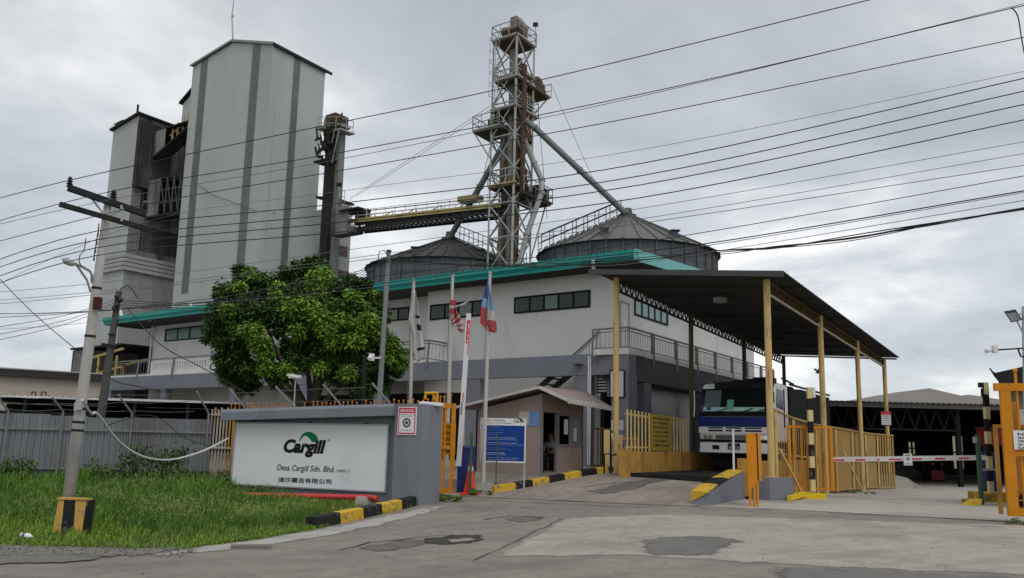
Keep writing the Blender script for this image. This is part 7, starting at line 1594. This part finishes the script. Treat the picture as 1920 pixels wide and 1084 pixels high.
mb = MB(); mb.beam(at(1872, 656, 20.4), at(1921, 653, 20.5), .035); part('arm', mb, DARKST, ca); mb = MB(); mb.cbox(at(1865, 655, 20.4), (.1, 0, 0), (0, .1, 0), (0, 0, .17)); part('junction_box', mb, WHITEP, ca)
mb = MB(); mb.tube([at(1859, 656, 20.4), at(1855, 657, 20.35), at(1850, 659, 20.2)], [.02, .045, .05], 10); part('camera_body', mb, WHITEP, ca)
mb = MB(); mb.tube([at(1909, 655, 20.4), at(1914, 668, 20.4), at(1921, 670, 20.4)], .02, 6); part('cable_loop', mb, DARKST, ca)
# ------------------------------------------------------------------ tree behind the sign wall
DT = 28.5; tb = at(577, 770, DT); tb.z = .45
tree = thing('tree', 'broad leafy green tree standing behind the sign wall in front of the office', 'tree', tb)
BARK = mat('bark', (.13, .115, .095), .9, 0, .2, 6, (.06, .05, .04), .6, 5, .5, 3, .6, 25)
r = random.Random(21)
mb = MB(); tp = [tb, tb + Vector((.06, 0, .7)), tb + Vector((.02, .1, 1.3)), tb + Vector((.12, .1, 1.9))]
mb.tube(tp, [.24, .19, .17, .16], 12)
tops = []
for px_, py_, dd in ((480, 560, .3), (560, 540, 1.0), (640, 560, .4), (430, 640, -.2), (700, 650, -.3), (520, 650, -1.4), (610, 640, -1.2), (590, 600, .3), (660, 590, 1.2)):
    e_ = at(px_, py_, DT + dd); m_ = tp[3].lerp(e_, .5) + Vector((r.uniform(-.2, .2), r.uniform(-.2, .2), -.15)); mb.tube([tp[3] - Z * .2, tp[3].lerp(m_, .5), m_, e_], [.12, .09, .06, .03], 7); tops.append(e_)
part('trunk', mb, BARK, tree, smooth_=True)
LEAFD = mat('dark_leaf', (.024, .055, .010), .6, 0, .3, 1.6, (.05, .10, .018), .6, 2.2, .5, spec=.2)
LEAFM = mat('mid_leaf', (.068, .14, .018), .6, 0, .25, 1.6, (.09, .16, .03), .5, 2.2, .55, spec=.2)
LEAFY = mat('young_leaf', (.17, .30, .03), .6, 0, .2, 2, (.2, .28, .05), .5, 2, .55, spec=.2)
CL = [(436, 548, 30, .2), (462, 522, 24, .8), (484, 540, 30, .8), (420, 590, 30, -.3), (404, 628, 22, -.2), (508, 532, 26, 1.0), (540, 520, 24, 1.2), (572, 506, 24, 1.2), (598, 502, 20, 1.0), (530, 556, 32, .6), (572, 548, 32, .6), (606, 540, 30, .4), (640, 548, 28, .2), (668, 545, 26, .6), (696, 568, 26, .3), (714, 590, 18, .2),
      (452, 590, 32, -.6), (488, 585, 30, -.7), (432, 640, 28, -.3), (460, 632, 30, -.7), (520, 600, 30, -.6), (566, 590, 32, -1.0), (606, 588, 30, -.9), (642, 590, 30, -.8), (678, 602, 30, -.6), (700, 626, 28, -.5), (728, 648, 24, -.2), (744, 672, 22, .2), (726, 690, 26, -.3), (690, 664, 30, -.8), (652, 646, 32, -1.2), (612, 648, 32, -1.5), (570, 640, 26, -1.2), (640, 690, 32, -1.3), (606, 684, 26, -1.5), (552, 680, 22, -1.5), (520, 700, 24, -1.2), (486, 690, 24, -1.0), (452, 676, 26, -.7), (424, 668, 22, -.3), (432, 704, 22, .0), (462, 722, 22, .2), (672, 716, 30, -.8), (706, 714, 26, .0),
      (560, 570, 40, 1.8), (620, 575, 40, 2.0), (480, 575, 36, 1.8), (660, 630, 36, 1.8), (600, 640, 40, 1.8), (450, 640, 30, 1.4), (700, 660, 32, 1.2), (540, 660, 26, 1.6), (396, 606, 12, .2), (760, 664, 12, .2), (590, 488, 12, 1.0), (448, 508, 12, .9), (655, 524, 12, .6), (684, 532, 12, .5)]
LIGHT = [(600, 518, 22, .1), (614, 534, 20, -.2), (592, 540, 16, -.3), (604, 556, 16, -.4), (575, 574, 20, -1.6), (548, 578, 18, -1.7), (596, 592, 20, -1.9), (612, 616, 18, -2.0), (624, 640, 16, -1.9), (472, 620, 18, -1.6), (488, 640, 18, -1.7), (494, 660, 14, -1.6), (690, 604, 20, -1.3), (706, 622, 18, -1.1), (672, 616, 16, -1.4), (730, 644, 18, -.9), (746, 668, 16, -.6), (728, 672, 16, -.9), (660, 556, 14, -.6), (698, 556, 14, .1), (500, 690, 14, -1.7), (540, 692, 14, -1.8), (428, 580, 14, -.9), (448, 540, 14, -.5), (470, 514, 12, .2), (520, 540, 12, .2), (665, 640, 16, -1.9), (640, 600, 14, -1.8), (680, 575, 14, -.4), (520, 556, 12, -.4), (650, 700, 14, -2.0), (600, 690, 12, -2.1), (560, 620, 14, -1.9)]
DK, MD, YG = MB(), MB(), MB()
def leafblob(c, rad, n, mbs, wts, size):
    for _ in range(n):
        d = Vector((r.gauss(0, 1), r.gauss(0, 1), r.gauss(0, .9))); d.normalize(); p = c + d * rad * (r.random() ** .45) * r.uniform(.75, 1.12); o = p - c
        dirv = Vector((o.x + r.gauss(0, .5) * rad, o.y + r.gauss(0, .5) * rad, -.35 * rad + r.gauss(0, .35) * rad)); dirv.normalize(); up = Vector((r.gauss(0, .5), r.gauss(0, .5), 1)); s = dirv.cross(up)
        if s.length < 1e-3: continue
        s.normalize(); L_ = size * r.uniform(.7, 1.25); w_ = L_ * .17; nrm = s.cross(dirv)
        mb = r.choices(mbs, wts)[0]; a, b_ = p + dirv * L_ * .35 + nrm * L_ * .05, p + dirv * L_ * .72 + nrm * L_ * .03
        mb.add([p, a + s * w_, b_ + s * w_ * .8, p + dirv * L_ - nrm * L_ * .06, b_ - s * w_ * .8, a - s * w_], [(0, 1, 5), (1, 2, 4, 5), (2, 3, 4)])
k_ = DT / FPX
for px_, py_, rr, dd in CL:
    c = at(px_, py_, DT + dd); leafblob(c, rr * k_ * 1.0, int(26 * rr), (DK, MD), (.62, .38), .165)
    for _ in range(4):
        a = r.uniform(0, 6.28); q = at(px_ + rr * .85 * math.cos(a), py_ + rr * .8 * math.sin(a), DT + dd + r.uniform(-.5, .5)); leafblob(q, rr * k_ * .36, int(4.2 * rr), (DK, MD), (.45, .55), .16)
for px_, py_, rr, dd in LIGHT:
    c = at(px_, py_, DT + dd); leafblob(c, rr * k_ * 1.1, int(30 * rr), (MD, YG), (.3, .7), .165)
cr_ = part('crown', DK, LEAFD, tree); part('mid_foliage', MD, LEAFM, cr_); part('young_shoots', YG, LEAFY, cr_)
# ------------------------------------------------------------------ bushes and creepers
def bush(px_, py_, D, w, h, n, lab, size=.11, mats=(LEAFD, LEAFM)):
    c = at(px_, py_, D); a, b_ = MB(), MB(); c.z = hz(c.x, c.y)
    for _ in range(max(4, n // 60)):
        q = c + Vector((r.uniform(-w, w) * .8, r.uniform(-.25, .25), h * (.15 + .75 * r.random()))); leafblob(q, h * .35, 60, (a, b_), (.55, .45), size)
    o = single('bush', a, mats[0], lab, 'bush'); part('light_leaves', b_, mats[1], o)
    st = MB()
    for _ in range(7): q = c + Vector((r.uniform(-w, w) * .7, r.uniform(-.15, .15), 0)); st.tube([q - Z * .05, q + Vector((r.uniform(-.1, .1), 0, h * .5)), q + Vector((r.uniform(-.25, .25), 0, h * .85))], .012, 4)
    part('stem', st, BARK, o)
bush(290, 900, 22.6, .95, .95, 1500, 'dense dark creeper bush climbing the metal fence', .12); bush(30, 905, 21.8, .55, .6, 700, 'small dark bush at the left end of the metal fence'); bush(190, 905, 22.2, .3, .55, 360, 'thin weedy bush beside the fence right of the pole'); bush(360, 912, 22.0, .8, .3, 500, 'low leafy creeper spreading at the foot of the white pickets'); bush(420, 905, 22.6, .3, .5, 260, 'small weeds at the left end of the sign wall'); bush(838, 930, 21.4, .55, .14, 260, 'low green tuft growing below the orange folded gate', .08, (LEAFM, LEAFY)); bush(905, 921, 23.5, .3, .14, 120, 'grass tuft around the white flagpole plinth', .08, (LEAFM, LEAFY)); bush(492, 925, 20.9, .12, .3, 60, 'tiny sprig growing up against the signboard', .07); bush(1905, 975, 18.2, .3, .1, 90, 'small weeds at the foot of the big orange gate', .07, (LEAFM, LEAFY)); bush(1480, 925, 25.6, .5, .08, 90, 'low weeds along the foot of the cream fence', .06, (LEAFM, LEAFY)); bush(1620, 922, 33.5, .8, .1, 120, 'thin weeds along the far foot of the cream fence', .08, (LEAFM, LEAFY))
# ------------------------------------------------------------------ sheds behind the left fence
SA = at(-60, 741, 27.5); SBp = at(452, 741, 29.0); zs = SA.z; SBp.z = zs
sh = thing('lean_to_shed', 'long dark lean-to shed with thin white roof edge behind the metal fence', 'shed', (SA + SBp) / 2 - Z * (zs - .4)); e_ = (SBp - SA); bkv = Vector((-e_.y, e_.x, 0)).normalized()
mb = MB(); mb.corr(SA + Z * .02, e_, bkv * 3.4 - Z * .1, Z, .2, .04, 'sine'); part('roof', mb, PALER, sh)
mb = MB(); mb.prism([SA - Z * .03 + bkv * .1, SBp - Z * .03 + bkv * .1, SBp - Z * .13 + bkv * 3.4, SA - Z * .13 + bkv * 3.4], Z * .02); part('shade_sheet', mb, DIM, sh)  # dark sheet added so the roof underside looks shaded
mb = MB(); mb.beam(SA - bkv * .02, SBp - bkv * .02, .04, .07); part('roof_edge', mb, WHITEP, sh)
mb = MB(); q = SA + bkv * 3.3; mb.add([Vector((q.x, q.y, .3)), Vector((q.x + e_.x, q.y + e_.y, .3)), Vector((q.x + e_.x, q.y + e_.y, zs - .14)), Vector((q.x, q.y, zs - .14))], [(0, 1, 2, 3)]); part('back_wall', mb, DIM, sh)
mb = MB(); q = SA + bkv * 1.2; e2_ = e_ * .42; mb.corr(Vector((q.x, q.y, .3)), e2_, Z * (zs - .3 - .42), -bkv, .2, .03); part('inner_panel', mb, mat('dark_blue_grey_sheet', (.07, .08, .09), .6), sh)
for k in range(6): p = SA + e_ * (k / 5) + bkv * .1; mb = MB(); mb.beam(Vector((p.x, p.y, .3)), p, .08); part('post', mb, DARKST, sh)
# low beige building at the far left
LA = at(-120, 690, 40.0); LB_ = at(196, 713, 44.5); ll = thing('low_building', 'low beige building with dark roof edge behind the lean-to shed', 'building', (LA + LB_) / 2 - Z * 4); P_ = Pl(LA, LB_ - LA); a1 = (LB_ - LA).length; zt_ = P_.uv(0, 691)[1]; zb_ = P_.uv(0, 704)[1]
mb = MB(); mb.pbox(P_, 0, a1, .3, zb_, -8, -.3); part('wall', mb, mat('beige_wall', (.43, .38, .32), .85, 0, .04, .8, (.3, .27, .23), .4, 1, .55, 4), ll)
mb = MB(); mb.pbox(P_, -.3, a1 + .2, zb_ + .003, zt_, -8, 0); part('roof_edge', mb, mat('dark_roof_edge', (.045, .042, .04), .8), ll)
mb = MB(); mb.pbox(P_, -.3, a1 + .2, zt_ + .003, zt_ + .06, -8, .03); part('coping', mb, GALV, ll)
for x0, x1 in ((59, 67), (77, 86)):
    b = pbox_px(Pl(P_.pt(0, 0, -.3), P_.e), x0, 734, x1, 746); Pz = Pl(P_.pt(0, 0, -.3), P_.e); mb = MB(); mb.pbox(Pz, b[0], b[1], b[2], b[3], .0, .03); w_ = part('window', mb, RUST, ll); mb = MB(); mb.pbox(Pz, b[0] + .06, b[1] - .06, b[2], b[3] - .06, .03, .036); part('pane', mb, mat('beige_wall', (.43, .38, .32)), w_)
# dark open stair shed beyond
KA = at(133, 655, 58); P_ = Pl(KA, UB); ks = thing('stair_shed', 'dark open shed with yellow stair rails beside the sooty tower', 'shed', KA - Z * 6); b = pbox_px(P_, 134, 656, 190, 720)
zR_ = P_.uv(205, 649)[1]
mb = MB(); mb.prism([P_.pt(b[0] - .2, b[3]), P_.pt(b[0] + 6.2, zR_), P_.pt(b[0] + 6.2, zR_ + .12), P_.pt(b[0] - .2, b[3] + .12)], -P_.n * 5); part('roof', mb, DARKST, ks)
mb = MB(); mb.pbox(P_, b[0], b[0] + 2.2, .4, b[3] - .05, -5, -.1); part('wall', mb, CLADS, ks); mb = MB(); mb.pbox(P_, b[0] + 2.2, b[0] + 6, .4, b[3] - .05, -5, -3.4); part('inner_wall', mb, SOOT, ks)
mb = MB()
for z in (b[2] + .5, b[2] + 1.6): mb.beam(P_.pt(b[0] + 2.2, z), P_.pt(b[0] + 6.5, z + .5), .14)
for k in range(4): mb.beam(P_.pt(b[0] + 2.6 + k * 1.1, b[2] - 1), P_.pt(b[0] + 2.6 + k * 1.1, b[2] + 1.7), .12)
part('stair_rail', mb, CONVY, ks)
# yellow pipe frames on the far left terrace
PYf = shift(PF0, -1.5)
yf = thing('guard_rail', 'yellow pipe guard frames on the left end terrace of the office', 'railing', PYf.px(245, 712))
for x0, y0, x1 in ((206, 684, 228), (212, 690, 232)):
    mb = MB(); mb.tube([PYf.px(x0, 715), PYf.px(x0, y0), PYf.px(x1, y0 - 2), PYf.px(x1, 713)], .09, 6); part('frame', mb, mat('pipe_yellow', (.52, .40, .08), .5, 0, .08, 2), yf)
mb = MB(); mb.beam(PYf.px(238, 684), PYf.px(277, 675), .3, .16); part('beam', mb, mat('pipe_yellow', (.52, .40, .08)), yf)
# ------------------------------------------------------------------ service poles, camera posts
p0 = at(195, 740, 26.5); p1 = at(223, 546, 26.5); p0g = p0 + (p0 - p1) * .5; p0g.z = max(.2, p0g.z)
sp = thing('service_pole', 'dark leaning service pole bundled with cables left of the office', 'utility pole', p0g); mb = MB(); mb.tube([p0g, p0, p1], [.13, .12, .085], 10); part('pole', mb, POLED, sp)
mb = MB(); mb.beam(at(191, 645, 26.4), at(218, 650, 26.4), .07); part('step', mb, DARKST, sp); mb = MB(); mb.beam(at(203, 627, 26.4), at(214, 628, 26.4), .05); part('step', mb, DARKST, sp)
mb = MB(); 
for x, y in ((219, 556), (226, 562), (220, 572), (214, 578)): mb.sphere(at(x, y, 26.35), .09, 6, 4)
part('cable_clamp', mb, INS, sp)
mb = MB(); mb.tube([at(222, 556, 26.5), at(228, 540, 26.5), at(240, 535, 26.5), at(250, 545, 26.5), at(258, 560, 26.5)], .018, 5); part('drop_loop', mb, WIRE, sp)
b0_ = at(711, 757, 25.0); t0_ = at(729, 473, 25.0); g_ = b0_ + (b0_ - t0_) * .3; g_.z = max(.3, g_.z); sp2 = thing('service_pole', 'slim grey steel service pole carrying a white camera right of the tree', 'utility pole', g_)
mb = MB(); mb.tube([g_, b0_, t0_], [.085, .08, .062], 12); part('pole', mb, mat('dull_steel_pole', (.22, .23, .235), .6, .2, .08, 2), sp2)
mb = MB(); mb.tube([t0_ + Z * .0, t0_ + Z * .06], .075, 10); part('cap', mb, DARKST, sp2)
mb = MB(); mb.tube([at(728, 480, 24.9), at(720, 469, 24.9), at(711, 472, 24.9), at(709, 486, 24.9), at(713, 495, 24.9)], .014, 5); part('cable_loop', mb, WIRE, sp2)
cc = at(700, 670, 24.6); cm = thing('security_camera', 'white boxed security camera on the slim pole beside the tree', 'camera', cc); mb = MB(); mb.cbox(at(697, 670, 24.6), (.14, 0, 0), (0, .14, 0), (0, 0, .2)); part('housing', mb, WHITES, cm); mb = MB(); mb.beam(at(700, 671, 24.7), at(717, 671, 25.0), .05); part('arm', mb, WHITEP, cm); mb = MB(); mb.tube([at(694, 670, 24.5), at(691, 672, 24.35)], [.05, .04], 8); part('lens_tube', mb, WHITES, cm)
g1 = at(683, 760, 25.3); g1.z = .4; mb = MB(); mb.beam(g1, at(684, 668, 25.3), .1); single('green_post', mb, mat('very_dark_green', (.015, .025, .02), .6), 'very dark green square post left of the slim camera pole', 'post')
cc = at(553, 709, 25.0); cm = thing('security_camera', 'white bullet security camera with sunshield on a thin post before the tree', 'camera', cc); mb = MB(); mb.beam(at(540, 703, 24.6), at(563, 706, 25.1), .09, .06); part('sunshield', mb, WHITES, cm); mb = MB(); mb.tube([at(543, 706, 24.6), at(562, 709, 25.1)], .05, 8); part('camera_body', mb, WHITEP, cm); mb = MB(); q = at(554, 760, 24.9); q.z = .4; mb.beam(q, at(554, 709, 24.9), .035); part('post', mb, GALV, cm)
# ------------------------------------------------------------------ overhead lines
def line(pts, r_, m, lab, grp='overhead power lines'):
    o = wire(pts, r_ * .68, m, lab, 'power line', grp, n=40, ext=True); o.name = 'power_line'; return o
DPo = 13.5
line([(-60, 388, 16), (131, 338, 13.1), (500, 258, 12.3), (1000, 153, 11.4), (1630, 0, 10.4), (1990, -92, 10)], .010, WIRE, 'topmost power line running from the upper crossarm to the top of the picture')
line([(-60, 431, 16), (213, 358, 13.5), (650, 284, 12.6), (1200, 177, 11.6), (1900, 15, 10.6), (1990, -8, 10.4)], .010, WIRE, 'second power line from the middle insulator of the upper crossarm')
line([(-60, 434, 16), (220, 372, 13.6), (650, 296, 12.6), (1200, 181, 11.6), (1900, 12, 10.65), (1990, -14, 10.4)], .007, WIREG, 'thin grey line twisted along the second power line')
line([(-60, 468, 16), (272, 384, 13.9), (650, 318, 13), (1200, 218, 12), (1920, 70, 11), (1990, 54, 10.9)], .010, WIRE, 'third power line from the inner insulator of the upper crossarm')
line([(-60, 560, 19), (260, 420, 16), (650, 357, 14.5), (1200, 281, 13), (1920, 134, 12), (1990, 119, 12)], .006, WIREG, 'faint thin grey line below the crossarms')
for i, (y0, yl, xs_, y1, y2, lab) in enumerate(((433, 508, 184, 307, 147, 'uppermost of the four lines from the pole side insulators'), (450, 522, 182, 330, 171, 'second of the four lines from the pole side insulators'), (465, 540, 180, 347, 196, 'third of the four lines from the pole side insulators'), (480, 553, 178, 371, 225, 'lowest of the four lines from the pole side insulators'))):
    line([(-60, yl, 17), (xs_, y0, 13.4), (650, y0 - (y0 - y1) * .42, 12.4), (1200, y1, 11.4), (1920, y2, 10.4), (1990, y2 - 16, 10.3)], .011, WIRE, lab)
for yl, ym, y1, y2, lab, rr in ((548, 521, 391, 266, 'thin grey line just under the four insulator lines', .007), (563, 535, 411, 288, 'second thin grey line under the insulator lines', .007), (571, 540, 419, 310, 'third thin grey line under the insulator lines', .008), (584, 572, 455, 330, 'dark line crossing low over the teal roof edge', .009)):
    line([(-60, yl + 4, 19), (200, ym + (10 if ym > 530 else 8), 16), (650, ym - (ym - y1) * .40, 14.5), (1200, y1, 13), (1920, y2, 12), (1990, y2 - 12, 12)], rr, WIREG if rr < .009 else WIRE, lab)
for (pts, rr, m, lab) in (([(-60, 598, 24), (170, 585, 23), (600, 545, 19), (1000, 494, 16), (1310, 459, 13), (1920, 358, 11), (1990, 346, 11)], .013, WIRE, 'black cable touching the right grain bin eave'), ([(-60, 590, 24), (170, 583, 23), (600, 550, 19), (1000, 497, 16), (1310, 463, 13), (1920, 361, 11.2), (1990, 350, 11)], .008, WIREG, 'grey cable close under the black cable at the grain bin'), ([(-60, 620, 24), (200, 600, 24), (730, 500, 20), (1100, 500, 17), (1350, 470, 14), (1920, 376, 12), (1990, 366, 12)], .008, WIREG, 'thin cable above the thick black cable bundle')):
    line(pts, rr, m, lab)
r2 = random.Random(8)
for k in range(5):
    j = lambda s=3: r2.uniform(-s, s)
    line([(727, 484 + k * 2, 24.9), (900, 500 + j(4), 22), (1100, 494 + j(5), 19), (1340, 474 + j(4), 15.5), (1450, 465 + j(3), 14.2), (1600, 446 + j(6), 13), (1760, 418 + j(3), 12), (1920, 391 + j(2), 11), (1990, 380, 11)], .011 + .003 * (k == 0), WIRE, 'thick black cable of the sagging bundle right of the slim pole', 'sagging cable bundle')
for k in range(4):
    line([(727, 484 + 2 * k, 24.9), (640, 520 + 6 * k, 25.2), (520, 545 + 9 * k, 25.6), (380, 568 + 5 * k, 26), (222, 563 + 4 * k, 26.5)], .014, WIRE, 'black cable sagging across the tree between the two service poles', 'cables across the tree')
for yl, lab in ((612, 'upper slack cable leaving the dark service pole to the left'), (628, 'middle slack cable leaving the dark service pole to the left'), (640, 'lower slack cable leaving the dark service pole to the left')):
    line([(222, 560 + (yl - 612) * .3, 26.5), (120, 592 + (yl - 612) * .6, 25), (-60, yl + 10, 22)], .012, WIRE, lab)
wire([(-30, 492, 24), (60, 585, 25), (160, 670, 26), (196, 700, 26.4)], .012, WIRE, 'stay wire slanting down across the sky at the left edge', 'stay wire')
wire([(236, 575, 26.4), (300, 645, 25), (380, 690, 24.8), (470, 742, 24.4)], .014, WIRE, 'black cable slanting down from the service pole past the terrace')
wire([(222, 600, 26.4), (200, 700, 27), (260, 725, 28), (330, 738, 28.5)], .012, WIRE, 'black cable drooping from the service pole along the grey band')
for k, (x0, y0, x1, y1) in enumerate(((160, 468, -10, 520), (158, 480, -10, 548))):
    pass
mb = MB(); q = [at(*p) for p in ((161, 447, 13.3), (158, 470, 13.25), (150, 478, 13.2), (148, 490, 13.2), (153, 500, 13.2))]; mb.tube(q, .008, 4); single('jumper_cable', mb, WIRE, 'short looped jumper cable hanging between lines left of the pole', 'cable')
wire([(1896, 14, 10.6), (1908, 30, 10.6), (1916, 75, 10.7), (1930, 150, 10.8)], .008, WIRE, 'thin loose cable end hanging at the upper right corner')
# ------------------------------------------------------------------ birds
BIRD = mat('bird_dark', (.03, .03, .032), .8)
def bird_mesh(c, s, fly=False):
    mb = MB(); mb.tube([c + Vector((-.16, 0, -.02)) * s, c + Vector((-.05, 0, 0)) * s, c + Vector((.07, 0, .05)) * s, c + Vector((.12, 0, .11)) * s, c + Vector((.17, 0, .12)) * s, c + Vector((.21, 0, .11)) * s], [.01 * s, .05 * s, .06 * s, .035 * s, .03 * s, .004 * s], 7)
    mb.add([c + Vector((-.14, -.02, -.01)) * s, c + Vector((-.14, .02, -.01)) * s, c + Vector((-.3, .03, -.05)) * s, c + Vector((-.3, -.03, -.05)) * s], [(0, 1, 2, 3)])
    if fly:
        for sg in (-1, 1): mb.add([c + Vector((.06, .04 * sg, .05)) * s, c + Vector((-.08, .04 * sg, .04)) * s, c + Vector((-.12, .38 * sg, .2)) * s, c + Vector((.0, .36 * sg, .22)) * s], [(0, 1, 2, 3)])
    else:
        for sg in (-1, 1): mb.beam(c + Vector((0, .02 * sg, -.03)) * s, c + Vector((.01, .02 * sg, -.12)) * s, .012 * s)
    return mb
single('bird', bird_mesh(at(1535, 699, 30), .75, True), BIRD, 'small bird flying between the canopy posts', 'bird')
b1 = single('bird', bird_mesh(SL.pt(-4.0, zL + .5, .1), 1.5), BIRD, 'dark bird perched on the roof edge of the sooty tower', 'bird', 'birds on the sooty tower roof')
for a, P_ in ((-3.6, SL), (-3.2, SL)):
    c = b1.copy(); COL.objects.link(c); c.location = b1.location + SL.e * (a + 4.0) + Z * ((a + 4.0) * (zR - zL) / -aL)
